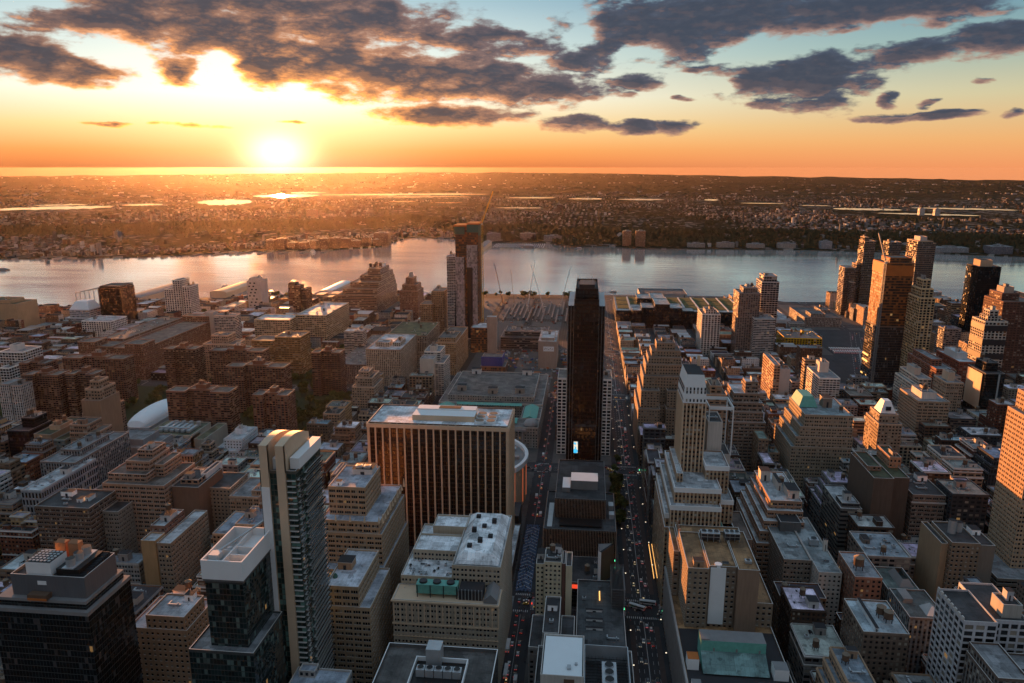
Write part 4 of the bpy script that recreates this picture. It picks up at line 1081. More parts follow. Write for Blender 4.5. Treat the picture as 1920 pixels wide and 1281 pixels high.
for p in x.m: pass
x.build('copper_roof', ['copper_green'], r, r.location)
x = MB()
for i in range(20): x.cyl(-171 + i * 5.2, 833.6, .95, .8, 5, 21, 8, 0)
x.box(-176, -68, 832.4, 835, 21, 24, 0); x.box(-176, -68, 830, 835, 0, 5, 0)
x.build('colonnade', ['stone_grey'], r, r.location)
x = MB()
n = 16
for i in range(n):
    for j in range(5):
        f = lambda ii, jj: (-63 + 9 * math.cos(ii * 2 * math.pi / n) * math.cos(jj * .314), 846 + 9 * math.sin(ii * 2 * math.pi / n) * math.cos(jj * .314), 26 + 7 * math.sin(jj * .314))
        x.poly([f(i, j), f(i + 1, j), f(i + 1, j + 1), f(i, j + 1)])
x.build('corner_dome', ['stone_grey'], r, r.location)
B('post_depot', 'depot', 'pale stone mail depot with deep window bays and white roof', 'pale mail depot',
  [(-331, -278, 1070, 1180, 58), (-322, -300, 1090, 1110, 64), (-296, -284, 1095, 1130, 63)], 'pier', (.42, .36, .28), (.52, .54, .56))
B('post_depot', 'depot', 'long depot wing with planted green roof behind the pale mail depot', 'planted depot wing',
  [(-330, -262, 1181, 1296, 55)], 'pier', (.36, .30, .23), (.10, .11, .05))
B('post_depot', 'depot', 'low grey flat-roofed depot left of the pale mail depot', 'low grey depot',
  [(-384, -332, 1078, 1290, 31)], 'pier', (.26, .21, .17), (.19, .175, .165))
B('office_building', 'office building', 'orange-tan office block with notched top behind the white sloping slab', 'notched tan block',
  [(-238, -206, 1142, 1265, 54), (-236, -208, 1150, 1200, 60)], 'punched', (.36, .22, .12), R_BROWN)
B('apartment_building', 'apartments', 'white slab with blank pale front and stepped balconied side', 'white stepped slab',
  [(-237, -217, 1020, 1045, 58, 0, 'blank'), (-216.6, -204, 1030, 1080, 50), (-236, -212, 1046, 1085, 63), (-228, -219, 1050, 1064, 70, 0, 'blank')], 'balcony_white', (.56, .51, .44), R_GREY)
B('loft_building', 'loft building', 'stone prewar block with stepped top just behind the pale-ribbed brown slab', 'stone stepped block',
  [(-306, -276, 920, 965, 44), (-303, -280, 926, 962, 55), (-300, -286, 932, 955, 62)], 'punched', (.34, .25, .18), R_BROWN)
# --- centre
r = B('office_tower', 'office tower', 'tall narrow black skyscraper with notched glass shoulders at centre', 'black central skyscraper',
  [(-11.2, 11.2, 670, 748, 209), (-16.6, -11.7, 680, 745, 201, 0, 'curtain_brown'), (11.7, 16.6, 680, 745, 201, 0, 'curtain_brown'), (-10.2, 10.2, 676, 738, 218, 208)], 'curtain_brown', (.022, .013, .010), R_TAR, clutter=[], ph=2.5, cop='black_metal')
x = MB()
for a in (-16.9, -14.2, 14.2, 16.9, -11.5, 11.5): x.box(a - .25, a + .25, 679.2, 680.2, 0, 202, 0)
x.build('edge_rib', ['slat_grey'], r, r.location)
x = MB(); x.box(-7, 7, 690, 720, 215.4, 219.5, 0)
for a in (-8, -3, 5, 8): x.bar((a, 700, 215.4), (a, 700, 227 if a in (-8, 5) else 222), .3, 1)
x.build('roof_plant', ['steel_dark', 'galv'], r, r.location)
x = MB(); x.poly([(-17, 680, 201.2), (-11.6, 680, 201.2), (-11.6, 745, 203.5), (-17, 745, 203.5)], 0); x.poly([(11.6, 680, 201.2), (17, 680, 201.2), (17, 745, 203.5), (11.6, 745, 203.5)], 0)
x.poly([(-17, 745, 201), (-17, 680, 201), (-17, 680, 201.2), (-17, 745, 203.5)], 0); x.poly([(17, 680, 201), (17, 745, 201), (17, 745, 203.5), (17, 680, 201.2)], 0)
x.build('sloped_shoulder', ['galv'], r, r.location)
x = MB(); x.box(-9.4, -5.2, 669.2, 669.95, 61, 73, 0)
x.build('video_screen', ['steel_dark'], r, r.location)
m_, t_ = newmat('screen_image')
P = t_.node('ShaderNodeNewGeometry').outputs['Position']
n_ = t_.node('ShaderNodeTexVoronoi'); t_.put(n_.inputs['Vector'], P); n_.inputs['Scale'].default_value = .35
finish(t_, pbsdf(t_, (.02, .02, .02), .3, .3, 0, t_.mix(t_.math('GREATER_THAN', t_.sep(n_.outputs['Color'])[0], .5), (.05, .55, .95, 1), (.9, .8, .6, 1)), .3))
x = MB(); x.poly([(-9.2, 669.1, 61.3), (-5.4, 669.1, 61.3), (-5.4, 669.1, 72.7), (-9.2, 669.1, 72.7)], 0); x.build('video_screen', ['screen_image'], r, r.location)
r = B('office_building', 'office building', 'dark two-tier office block lined with pale vertical fins before the black central skyscraper', 'finned two-tier block',
  [(-30.5, 27.5, 552, 625, 42), (-22.5, 19.5, 575, 660, 58)], 'curtain_dark', (.035, .03, .028), R_TAR, clutter=[], cop='slat_grey')
x = MB(); ribs(x, (-30.5, 552), (27.5, 552), 3, 41.5, 46, .32, .6); ribs(x, (-22.5, 575), (19.5, 575), 41, 57.5, 34, .3, .6)
ribs(x, (-30.5, 625), (-30.5, 552), 3, 41.5, 50, .32, .6); ribs(x, (27.5, 552), (27.5, 625), 3, 41.5, 50, .32, .6)
x.build('fin', ['bronze_fin'], r, r.location)
x = MB(); x.box(-10, 13, 596, 614, 57, 65, 1, 0); x.box(-17, -10.3, 590, 612, 57, 61, 1, 0); x.build('plant_room', ['white_paint', 'slat_grey'], r, r.location)
for nm, bx, mm in (('roof_terrace', (-18, 16, 558, 571, 41.1, 42.6), 'black_metal'), ('roof_walkway', (-28, -24, 556, 600, 41.1, 41.9), 'galv'), ('plant_box', (22.5, 26.5, 575, 582, 41, 45), 'galv'), ('plant_box', (22.5, 26.5, 592, 600, 41, 45), 'galv')):
    x = MB(); x.box(*bx); x.build(nm, [mm], r, r.location)
B('office_building', 'office building', 'white gridded office building seen either side of the black central skyscraper', 'white gridded office block',
  [(-31, 30.5, 820, 862, 92)], 'grid', (.80, .74, .69), R_BROWN, geo=True, clutter=[('bulkhead', -15, 840, 91, (10, 12, 5), 0, (.5, .4, .32)), ('bulkhead', 20, 845, 91, (8, 8, 5), 0, (.5, .4, .32)), ('water_tank', 24, 832, 91)])
r = B('office_building', 'office building', 'grey concrete corner building with pale painted wall sign by the rail yard', 'grey block with wall sign',
  [(-78, -48, 1196, 1285, 47), (-74, -52, 1205, 1260, 51)], 'blank', (.34, .27, .22), (.5, .52, .53))
x = MB(); x.box(-69.5, -52, 1195.3, 1195.9, 30, 38, 0)
for i in range(5): x.bar((-67.5 + i * 3, 1195.1, 33 + (i % 2)), (-66 + i * 3, 1195.1, 36 - (i % 3)), .7, 1)
x.build('wall_sign', ['pale_fabric', 'black_metal'], r, r.location)
# construction tower with its mast
r = B('construction_tower', 'tower', 'half-clad tall tower under construction with green netting and orange deck', 'half-built glass tower',
  [(-240, -196, 1322, 1370, 20), (-216.5, -198, 1326, 1372, 190, 0, 'curtain_pale'), (-238, -222, 1330, 1372, 168, 0, 'curtain_pale'), (-239, -217, 1338, 1376, 222, 0, 'frame_open', (.16, .07, .035)), (-216, -196.5, 1334, 1376, 226, 0, 'frame_open', (.16, .07, .035))], 'curtain_blue', (.30, .30, .31), R_BROWN, clutter=[])
x = MB(); x.box(-240, -222, 1337, 1338, 208, 222, 0); x.box(-217, -196, 1333, 1334, 212, 226, 0); x.box(-196.4, -195.8, 1334, 1376, 206, 224, 0)
x.build('netting', ['green_tarp'], r, r.location)
x = MB(); x.box(-241, -216, 1335, 1378, 222, 225, 0); x.box(-217, -195, 1332, 1378, 226, 228.5, 0); x.build('top_deck', ['orange_net'], r, r.location)
x = MB(); x.poly([(-216.5, 1325.9, 0), (-206, 1318, 0), (-206, 1325.9, 150), (-216.5, 1325.9, 150)]); x.poly([(-238, 1329.8, 0), (-243, 1329.8, 0), (-238, 1329.8, 120)]); x.build('glass_fold', ['window_glass'], r, r.location)
def mast_crane(x_, y_, z0, z1, jib, ang, label, name='tower_crane', w_=1.6, m_='yellow_paint', pitch=.15, short=None):
    r = empty(name, (x_, y_, z0)); tag(r, label, 'crane')
    b = MB()
    for dx_ in (-w_, w_):
        for dy_ in (-w_, w_): b.bar((x_ + dx_, y_ + dy_, z0), (x_ + dx_, y_ + dy_, z1), w_ * .36, 0)
    z = z0; st_ = w_ * 3
    while z < z1 - st_:
        for s in (-1, 1):
            b.bar((x_ - w_, y_ + s * w_, z), (x_ + w_, y_ + s * w_, z + st_), w_ * .22, 0); b.bar((x_ + s * w_, y_ - w_, z), (x_ + s * w_, y_ + w_, z + st_), w_ * .22, 0)
        z += st_
    b.build('mast', [m_], r, r.location)
    b = MB(); d = Vector((math.cos(ang), math.sin(ang), pitch)); tip = Vector((x_, y_, z1)) + d * jib; back_ = Vector((x_, y_, z1)) - Vector((d.x, d.y, 0)) * jib * .25
    b.bar((x_, y_, z1), tuple(tip), w_ * .9, 0); b.bar((x_, y_, z1), (x_, y_, z1 + jib * .18), w_ * .5, 0)
    b.bar((x_, y_, z1 + jib * .18), tuple(tip), w_ * .2, 0); b.bar((x_, y_, z1 + jib * .18), tuple(back_), w_ * .2, 0); b.bar((x_, y_, z1), tuple(back_), w_ * .9, 0)
    b.build('jib', [m_], r, r.location)
    b = MB(); b.box(x_ - w_, x_ + w_, y_ - 2 * w_, y_ - w_, z1 - 3, z1, 0); b.build('cab', ['hull_white'], r, r.location)
    if short: LM.append((short, x_, y_, z1, r))
    return r
mast_crane(-191, 1345, 0, 228, 42, 1.2, 'yellow tower crane standing against the half-built glass tower', w_=1.5, pitch=1.3)
B('apartment_building', 'apartments', 'slim pale glass tower close behind the left flank of the half-built glass tower', 'slim pale tower',
  [(-262, -246, 1372, 1400, 165)], 'balcony_white', (.40, .40, .42), R_GREY)
B('construction_building', 'building site', 'half-built concrete frame with pale stair core beside the rail yard', 'concrete frame with stair core',
  [(-206, -176, 1296, 1345, 46), (-177, -160, 1296, 1312, 66, 0, 'blank', (.45, .33, .26))], 'frame_open', (.2, .1, .06), R_WHITE, clutter=[])
r = B('construction_building', 'building site', 'low building site wrapped in blue netting at the yard edge', 'blue-netted site',
  [(-168, -128, 1150, 1190, 14), (-166, -134, 1154, 1186, 28)], 'frame_open', (.3, .14, .08), R_BROWN, clutter=[])
x = MB(); x.box(-167, -133, 1153, 1153.8, 14, 29, 0); x.box(-133.6, -133, 1154, 1187, 14, 29, 0); x.build('netting', ['blue_tarp'], r, r.location)
r = B('rail_building', 'station building', 'long dark steel platform building spanning the rail yard', 'platform over the yard',
  [(-156, -62, 1330, 1400, 22), (-150, -70, 1345, 1395, 30)], 'ribbon', (.12, .11, .10), (.12, .12, .12))
# hotel and shops in the foreground strip
r = B('hotel', 'hotel', 'pale yellow narrow hotel with three columns of small windows', 'pale yellow hotel',
  [(-31, -25.2, 470, 490, 57), (-25, -13.2, 468, 488, 60, 0, 'punched'), (-12.8, -10.6, 470, 488, 58, 0, 'pier', (.2, .1, .08)), (-10.2, -6, 469, 489, 57, 0, 'blank')], 'punched', (.62, .54, .38), R_TAR, geo=True, clutter=[('bulkhead', -28, 482, 56, (5, 8, 4), 0, (.4, .4, .4)), ('water_tank', -20, 482, 59), ('cooling_unit', -15, 476, 59), ('duct', -20, 474, 59), ('bulkhead', -17, 484, 59, (6, 4, 5), 0, (.6, .6, .62))])
r = B('department_store', 'shop building', 'broad low store with white roof sheet, dark plant well and three round fans', 'store with three round fans',
  [(-24, 31, 300, 392, 48), (-20, 3, 346, 382, 63, 0, 'panel', (.55, .53, .48))], 'ribbon', (.35, .36, .37), R_TAR, clutter=[], ph=1.5)
x = MB(); x.poly([(-19, 347, 62.2), (2, 347, 62.2), (2, 381, 62.2), (-19, 381, 62.2)], 0); x.box(-6, -4, 352, 355, 62, 63.4, 1); x.box(-2, -.5, 356, 357.5, 62, 63.2, 1); x.build('roof_sheet', ['pale_fabric', 'galv'], r, r.location)
x = MB(); x.box(-7.5, -2, 345.6, 346, 48, 61, 0); x.build('recess_panel', ['tank_wood'], r, r.location)
x = MB()
for i in range(13): x.box(3.5 + i * 2, 3.62 + i * 2, 350, 380, 51.5, 51.8, 0)
for i in range(12): x.box(3.5, 27.5, 350 + i * 2.5, 350.12 + i * 2.5, 51.6, 51.9, 0)
hollow(x, 3.2, 28, 345, 382, 47, 57.5, .5, 1); x.build('plant_well', ['black_metal', 'galv'], r, r.location)
x = MB(); x.box(13, 21, 352, 371, 47, 55, 0)
for i in range(3): x.cyl(17, 355.5 + i * 6, 2.5, 2.4, 55, 56, 20, 0, 1)
x.build('cooling_tower', ['galv', 'black_metal'], r, r.location)
x = MB()
for i in range(14): x.box(3.4 + i * 1.75, 4.9 + i * 1.75, 344.2, 344.9, 30, 57, 0)
x.build('metal_cladding', ['galv'], r, r.location)
r = B('shop_building', 'shop building', 'stepped white-edged roof of a narrow shop building behind the store with three round fans', 'white-edged stepped roof',
  [(-30, -22, 392.5, 426, 46), (-21.8, -12, 393, 432, 56), (-11.5, -3, 394, 430, 44)], 'punched', (.2, .19, .18), R_TAR, clutter=[('cooling_unit', -17, 405, 55), ('bulkhead', -17, 420, 55, (6, 6, 4))])
r = B('shop_building', 'shop building', 'low dark retail roof with rows of pale units along the wide street', 'low retail roof',
  [(-2, 30.5, 394, 505, 26)], 'curtain_dark', (.08, .08, .09), (.075, .085, .09), clutter=[('bulkhead', 10, 410, 25, (6, 4, 3), 0, (.6, .6, .6)), ('bulkhead', 4, 425, 25, (3, 10, 2), 0, (.5, .5, .5)), ('bulkhead', 10, 445, 25, (11, 2, 1.5), 0, (.7, .7, .68)), ('bulkhead', 10, 455, 25, (11, 2, 1.5), 0, (.7, .7, .68)), ('bulkhead', 10, 466, 25, (11, 2, 1.5), 0, (.7, .7, .68)), ('cooling_unit', 3, 480, 25), ('duct', 22, 435, 25), ('cooling_unit', 20, 415, 25)])
x = MB(); 
for i in range(10): x.box(22 + i * .9, 22.1 + i * .9, 470, 505, 26, 40, 0)
for i in range(8): x.box(22, 31, 469.6, 469.8, 26 + i * 2, 26.2 + i * 2, 0); x.box(31, 31.2, 470, 505, 26 + i * 2, 26.2 + i * 2, 0)
for i in range(10): x.box(22 + i * .95, 22.15 + i * .95, 469.5, 469.7, 26, 41, 0)
x.build('glass_screen', ['slat_grey'], r, r.location)
for i in range(4):
    x = MB(); x.box(13.5, 14.3, 478 + i * 3, 479 + i * 3, 26, 27.5, 0); x.build('roof_lamp', ['warm_lamp'], r, r.location)
r = B('shop_building', 'shop building', 'lit shopping hall with red signs and yellow display front', 'red-signed shopping hall',
  [(-8, 24, 509, 548, 21)], 'curtain_dark', (.10, .10, .11), R_TAR)
x = MB(); x.box(-7, 6, 508.3, 508.9, 16, 19, 0); x.box(13, 22, 508.3, 508.9, 16, 19, 0); x.build('red_sign', ['red_sign'], r, r.location)
x = MB(); x.box(4, 22, 508.4, 508.9, 6, 14, 0); x.build('lit_window', ['warm_lamp'], r, r.location)
MATS['warm_lamp2'] = MATS['warm_lamp']
r = empty('billboard_tower', (18, 518, 0)); tag(r, 'triangular billboard tower with pale edge and brown face at the street corner', 'billboard')
x = MB(); x.poly([(13, 512, 0), (15, 510, 0), (15, 510, 46), (13, 512, 46)], 0); x.poly([(15, 510, 0), (25, 524, 0), (25, 524, 46), (15, 510, 46)], 1); x.poly([(25, 524, 0), (13, 524, 0), (13, 524, 46), (25, 524, 46)], 2); x.poly([(13, 524, 0), (13, 512, 0), (13, 512, 46), (13, 524, 46)], 0)
x.poly([(13, 512, 45), (15, 510, 45), (25, 524, 45), (13, 524, 45)], 2); x.build('panel', ['white_paint', 'tank_wood', 'steel_dark'], r, r.location)
x = MB()
for i in range(9): x.bar((13.2, 511.8 + i * 1.3, 46), (15 + i, 511 + i * 1.4, 47), .3, 0)
x.build('top_frame', ['galv'], r, r.location)
x = MB()
for i in range(6): x.box(25.1, 25.5, 512, 512.6, 8 + i * 6, 9.2 + i * 6, 0)
x.build('lamp_row', ['green_lamp'], r, r.location)
LM.append(('triangular billboard tower', 18, 511, 46, r))
r = B('office_building', 'office building', 'dark flat roof framed in pale edging with a row of five square fans', 'roof with five fans',
  [(-100, -42, 285, 341, 80)], 'curtain_dark', (.10, .10, .10), (.10, .095, .09), clutter=[], ph=2.2, cop='white_paint')
x = MB(); x.box(-77, -69.5, 326, 334, 78, 88, 0); x.build('bulkhead', ['galv'], r, r.location)
x = MB(); hollow(x, -83, -56, 306, 331, 77.7, 80.4, .6, 0); x.poly([(-82.4, 306.6, 78), (-56.6, 306.6, 78), (-56.6, 330.4, 78), (-82.4, 330.4, 78)], 1); x.build('fan_well', ['white_paint', 'black_metal'], r, r.location)
for i in range(5):
    x = MB(); x.box(-80.5 + i * 4.6, -76.3 + i * 4.6, 318, 322.2, 78, 82, 0); x.cyl(-78.4 + i * 4.6, 320.1, 1.7, 1.6, 82, 82.5, 16, 0, 1); x.build('fan', ['galv', 'black_metal'], r, r.location)
B('office_building', 'office building', 'pale blue-grey low roof at the foot of the tan-finned tower', 'pale roof below the finned tower',
  [(-152, -122, 318, 343, 60), (-149, -140, 336, 342.5, 63)], 'punched', (.3, .28, .26), (.40, .46, .54))
# --- right of the wide street
B('hotel', 'hotel', 'huge brown setback hotel tower with arched crown beside the wide street', 'brown setback hotel',
  [(62, 87, 833, 912, 54), (94, 118, 835, 912, 54), (87.3, 93.7, 846, 911, 54.6), (65, 86, 840, 910, 74), (95, 116, 842, 909, 74), (68, 114, 853, 908, 88, 50), (71, 113, 862, 906, 100), (74, 112.5, 868, 905, 107), (78, 112, 874, 904, 114), (84, 106, 880, 902, 122)],
  'punched', (.31, .225, .155), R_BROWN, geo=True, seed=3)
r = B('office_tower', 'office tower', 'slender tan pier-fronted tower with white chamfered crown', 'white-crowned tan tower',
  [(61, 112, 516, 600, 66), (61.5, 68, 520, 596, 75), (64.5, 101, 515, 598, 84), (100.5, 112, 528, 598, 84, 65), (67.8, 101.5, 522, 597, 95), (70.5, 75, 535, 590, 101, 94), (101, 109, 545, 597, 95, 83), (92.8, 110, 542, 575, 105, 83), (75, 92.5, 555.5, 592, 150)],
  'pier', (.40, .30, .20), R_SILVER, geo=False, clutter=[], cop='white_paint')
x = MB()
for (a, b, c, d, z) in ((64.5, 101, 515, 598, 84), (67.8, 101.5, 522, 597, 95), (92.8, 110, 542, 575, 105), (61.5, 68, 520, 596, 75), (100.5, 112, 528, 598, 84)):
    x.box(a - .25, b + .25, c - .25, c + .3, z - 3.6, z + .15, 0); x.box(a - .25, a + .3, c + .31, d, z - 3.6, z + .15, 0)
x.build('parapet_band', ['white_paint'], r, r.location)
x = MB(); ribs(x, (75, 555.5), (92.5, 555.5), 84, 149.5, 6, .9, .5); ribs(x, (75, 592), (75, 555.5), 84, 149.5, 12, .9, .5); ribs(x, (64.5, 515), (101, 515), 30, 80, 13, .8, .35)
x.build('pier', ['pale_rib'], r, r.location)
def frustum(b, x0, x1, y0, y1, z0, i, z1, m=0):
    o_ = [(x0, y0), (x1, y0), (x1, y1), (x0, y1)]; n_ = [(x0 + i, y0 + i), (x1 - i, y0 + i), (x1 - i, y1 - i), (x0 + i, y1 - i)]
    for k in range(4):
        a, c = o_[k], o_[(k + 1) % 4]; d, e = n_[(k + 1) % 4], n_[k]
        b.poly([(*a, z0), (*c, z0), (*d, z1), (*e, z1)], m)
    return n_
x = MB(); x.box(75.2, 92.3, 555.7, 591.8, 149.6, 155, 0); frustum(x, 75.2, 92.3, 555.7, 591.8, 155, .8, 163); n4 = frustum(x, 76, 91.5, 556.5, 591, 163, 1.4, 172)
x.poly([(77.4, 557.9, 171.9), (90.1, 557.9, 171.9), (90.1, 589.6, 171.9), (77.4, 589.6, 171.9)], 1)
for j, (zz, ins) in enumerate(((151, 0), (157.5, .25), (160, .5))):
    for i in range(6): x.box(77 + i * 2.7, 78.1 + i * 2.7, 555.55 + ins, 555.75 + ins * 1.2, zz, zz + 2.2, 2)
    for i in range(12): x.box(75.05 + ins, 75.25 + ins * 1.1, 557.5 + i * 2.8, 558.6 + i * 2.8, zz, zz + 2.2, 2)
x.build('crown', ['white_paint', 'tar', 'window_glass'], r, r.location)
x = MB(); x.box(88.5, 90.5, 585, 588, 171, 180, 0); x.build('chimney', ['pale_rib'], r, r.location)
B('office_building', 'office building', 'blank white party-wall block with open roof frame right of the white-crowned tan tower', 'blank white wall block',
  [(98.5, 110, 578, 605, 128, 0, 'blank', (.56, .52, .47)), (110.3, 118, 580, 606, 100, 0, 'blank', (.52, .49, .45))], 'blank', (.56, .52, .47), R_TAR, clutter=[('duct', 104, 590, 127)])
x = MB(); hollow(x, 98.6, 118, 578.2, 606, 138, 140.5, .6, 0)
for a in (99, 117.6):
    for c in (578.6, 605.6): x.bar((a, c, 100), (a, c, 140), .8, 0)
for i in range(5): x.box(110.5 + i * 1.7, 110.7 + i * 1.7, 579, 579.2, 101, 139, 1)
rr = LM[-1][4]; x.build('roof_frame', ['white_paint', 'steel_dark'], rr, rr.location)
# department store block
r = B('department_store', 'department store', 'vast department store block with tall brick rear, white painted wall stripe and copper roofs', 'white-striped department store',
  [(61, 120, 268, 498, 44), (66, 79, 427, 475, 84, 0, 'punched'), (79.3, 96, 429, 476, 85, 0, 'punched', (.20, .15, .11)), (96.3, 109, 425.5, 476, 85.5, 0, 'blank', (.25, .17, .12)), (61.6, 65.6, 462, 497, 76, 43, 'pier'), (66, 110, 476.5, 497, 78, 43), (109.4, 120, 431, 480, 60, 43)],
  'punched', (.25, .19, .135), (.30, .17, .08), geo=True, clutter=[('cooling_tower', 85, 465, 84, (1, 1.2, 1.2)), ('cooling_tower', 99, 465, 84.5, (.8, 1.2, 1.2)), ('cooling_unit', 104, 436, 84.4, (1.5, 1.5, 1)), ('bulkhead', 73, 433, 83, (6, 5, 4), 0, (.3, .2, .13)), ('skylight', 90, 435, 84)])
x = MB(); x.poly([(62, 268.6, 43.0), (119.4, 268.6, 43.0), (119.4, 425, 43.0), (62, 425, 43.0)], 0); x.build('roof_membrane', ['tar'], r, r.location)
x = MB(); x.box(80.2, 89.6, 428.6, 428.95, 45, 84, 0); x.cyl(85, 431, 2.3, 2.3, 84, 85.6, 16, 0); x.build('painted_wall', ['white_paint'], r, r.location)
x = MB(); ribs(x, (61, 498), (61, 268), 3, 43, 54, .9, .7); x.box(60.2, 61, 268, 498, 41.5, 44.4, 0); x.build('pilaster', ['stone_grey'], r, r.location)
x = MB(); x.box(71, 108, 394, 405, 43, 56.5, 0, 1); x.box(71, 76, 394.5, 404, 56.5, 57.2, 1)
for i in range(3): x.box(78 + i * 13, 79 + i * 13, 393.7, 394, 49, 52, 1)
x.poly([(71, 381, 44), (108, 381, 44), (108, 393.8, 50), (71, 393.8, 50)], 2); x.poly([(71, 393.8, 43), (71, 381, 44), (71, 393.8, 50)], 0); x.poly([(108, 381, 44), (108, 393.8, 43), (108, 393.8, 50)], 0)
x.build('copper_roof', ['copper_green', 'slat_grey', 'roofing'], r, r.location, (.18, .30, .29))
x = MB(); x.poly([(76, 330, 43.4), (84, 330, 43.4), (84, 372, 43.4), (76, 372, 43.4)], 0); x.build('white_roof_strip', ['pale_fabric'], r, r.location)
for bx, m1, m2 in (((62.5, 69, 385, 392, 43, 50), 'white_paint', 'orange_net'), ((110, 118, 380, 388, 43, 50), 'white_paint', 'slat_grey'), ((100, 106, 350, 372, 43, 47), 'galv', 'galv'), ((112, 118, 352, 360, 43, 48), 'white_paint', 'slat_grey'), ((63, 68, 365, 372, 43, 47), 'white_paint', 'slat_grey')):
    x = MB(); x.box(*bx, 0, 1); x.build('bulkhead', [m1, m2], r, r.location)
for i in range(2):
    for j in range(5):
        x = MB(); x.box(94 + i * 3, 96 + i * 3, 352 + j * 4, 355 + j * 4, 43, 45.5, 0); x.build('cooling_unit', ['galv'], r, r.location)
x = MB()
for i in range(3): x.box(66.5 + i * .1, 67.5, 478 + i * 6, 479.5 + i * 6, 44, 84, 0)
x.build('brick_fin', ['bronze_fin'], r, r.location)
B('office_building', 'office building', 'brown building with green gable edge behind the white-striped department store', 'green-gabled brown block',
  [(104, 122, 503, 548, 66), (76, 103.6, 500, 512, 62, 0, 'blank')], 'blank', (.19, .13, .10), (.15, .11, .09))
x = MB(); x.box(103.4, 104.1, 503, 536, 55, 66.5, 0); x.box(104.1, 112, 546, 548.3, 64, 67, 0); rr = LM[-1][4]; x.build('copper_edge', ['copper_green'], rr, rr.location)
B('office_building', 'office building', 'low pale-roofed annex at the foot of the white-crowned tan tower', 'pale-roofed annex',
  [(72, 102, 500.5, 514.5, 58)], 'punched', (.3, .2, .13), (.5, .5, .5)) if False else None
B('loft_building', 'loft building', 'stepped brown loft with white-trimmed terraces and white penthouse walls', 'white-trimmed stepped loft',
  [(138, 176, 556, 640, 36), (141, 176.3, 561, 640.3, 44), (145, 176.6, 567, 640.6, 50), (149, 176.9, 574, 641, 56), (152, 177.2, 580, 641.3, 62)], 'triple', (.34, .20, .13), R_SILVER, geo=True, cop='white_paint',
  clutter=[('bulkhead', 157, 626, 61, (8, 10, 9), 0, (.62, .56, .5)), ('bulkhead', 172, 595, 61, (9, 16, 7), 0, (.62, .56, .5)), ('bulkhead', 164.5, 612, 61, (3, 20, 7), 0, (.62, .56, .5)), ('water_tank', 168, 612, 61, (1.3, 1.3, 1.2))])
B('loft_building', 'loft building', 'loft with grey gravel roof, raised white-topped block and white front wall', 'gravel-roofed white-fronted loft',
  [(168, 184, 498, 585, 46, 0, 'punched', (.58, .52, .46)), (148, 167.6, 514, 600, 46), (156, 172, 560, 592, 53, 45, 'blank', (.12, .12, .12))], 'paired', (.24, .19, .15), (.26, .30, .31), geo=True,
  clutter=[('bulkhead', 164, 576, 52, (14, 30, .4), 0, (.6, .63, .63)), ('cooling_unit', 176, 540, 45, (2.6, 2.6, 2.6)), ('bulkhead', 182, 532, 45, (2.6, 3, 9), 0, (.6, .56, .5)), ('duct', 160, 535, 45), ('skylight', 178, 515, 45)])
B('loft_building', 'loft building', 'tall dark loft with blank brown flank and sunlit rooftop penthouses', 'dark loft with lit penthouses',
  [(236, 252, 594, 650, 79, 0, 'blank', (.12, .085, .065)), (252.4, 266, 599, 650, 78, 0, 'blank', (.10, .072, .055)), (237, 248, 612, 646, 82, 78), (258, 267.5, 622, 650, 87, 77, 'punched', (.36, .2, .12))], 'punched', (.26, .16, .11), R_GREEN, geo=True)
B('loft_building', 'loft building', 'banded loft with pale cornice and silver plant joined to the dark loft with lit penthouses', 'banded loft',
  [(271, 297, 601, 645, 63)], 'triple', (.24, .17, .13), R_TAR, geo=True, clutter=[('duct', 284, 615, 62), ('duct', 286, 625, 62), ('cooling_unit', 280, 630, 62), ('bulkhead', 291, 636, 62, (8, 8, 5))])
x = MB(); x.box(270.4, 297.6, 600.3, 601, 55.5, 56.6, 0); x.box(270.4, 297.6, 600.3, 601, 22, 23, 0); rr = LM[-1][4]; x.build('cornice', ['coping'], rr, rr.location)
B('loft_building', 'loft building', 'dark loft with broad blue-grey flat roof in front of the dark loft with lit penthouses', 'blue-grey roofed loft',
  [(207, 238, 518, 556, 50)], 'triple', (.17, .14, .12), (.26, .31, .35), seed=8)
B('loft_building', 'loft building', 'small dark pale-roofed loft left of the dark loft with lit penthouses', 'small pale-roofed loft',
  [(212, 229, 592, 640, 52), (214, 228, 596, 612, 55)], 'ribbon', (.14, .13, .12), R_SILVER)
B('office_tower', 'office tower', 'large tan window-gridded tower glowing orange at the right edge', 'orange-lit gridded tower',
  [(300, 350, 520, 590, 36, 0, 'ribbon', (.2, .17, .14)), (318, 348, 538, 573, 150), (323, 347, 543, 572.6, 164), (327, 345, 546, 568, 172)], 'paired', (.44, .30, .19), R_GREY, geo=True)
B('office_building', 'office building', 'brown block with buttressed corners and blue steel roof tanks', 'steel-tanked brown block',
  [(259, 278, 507, 540, 69, 0, 'punched'), (254, 258.6, 511, 545, 66, 0, 'blank', (.34, .24, .15)), (278.4, 289, 509, 540, 67, 0, 'blank', (.2, .17, .14))], 'punched', (.22, .16, .11), R_TAR, geo=True,
  clutter=[('steel_tank', 266, 524, 68, (1.6, 1.6, 1.1), 0), ('steel_tank', 272, 527, 68, (1.5, 1.5, .8), 0), ('bulkhead', 284, 530, 66, (6, 8, 4))])
B('office_building', 'office building', 'grey-white gridded building with scalloped roof edge and arched roof hut', 'scalloped grey-white building',
  [(204, 221, 376, 408, 90), (221.4, 240, 382, 420, 88), (228, 238, 386, 398, 95, 87, 'blank', (.4, .38, .34))], 'grid', (.46, .47, .50), R_TAR, geo=True, seed=5)
x = MB()
for i in range(8): x.box(203.6, 204.3, 377 + i * 4, 379 + i * 4, 89.5, 91.5, 0)
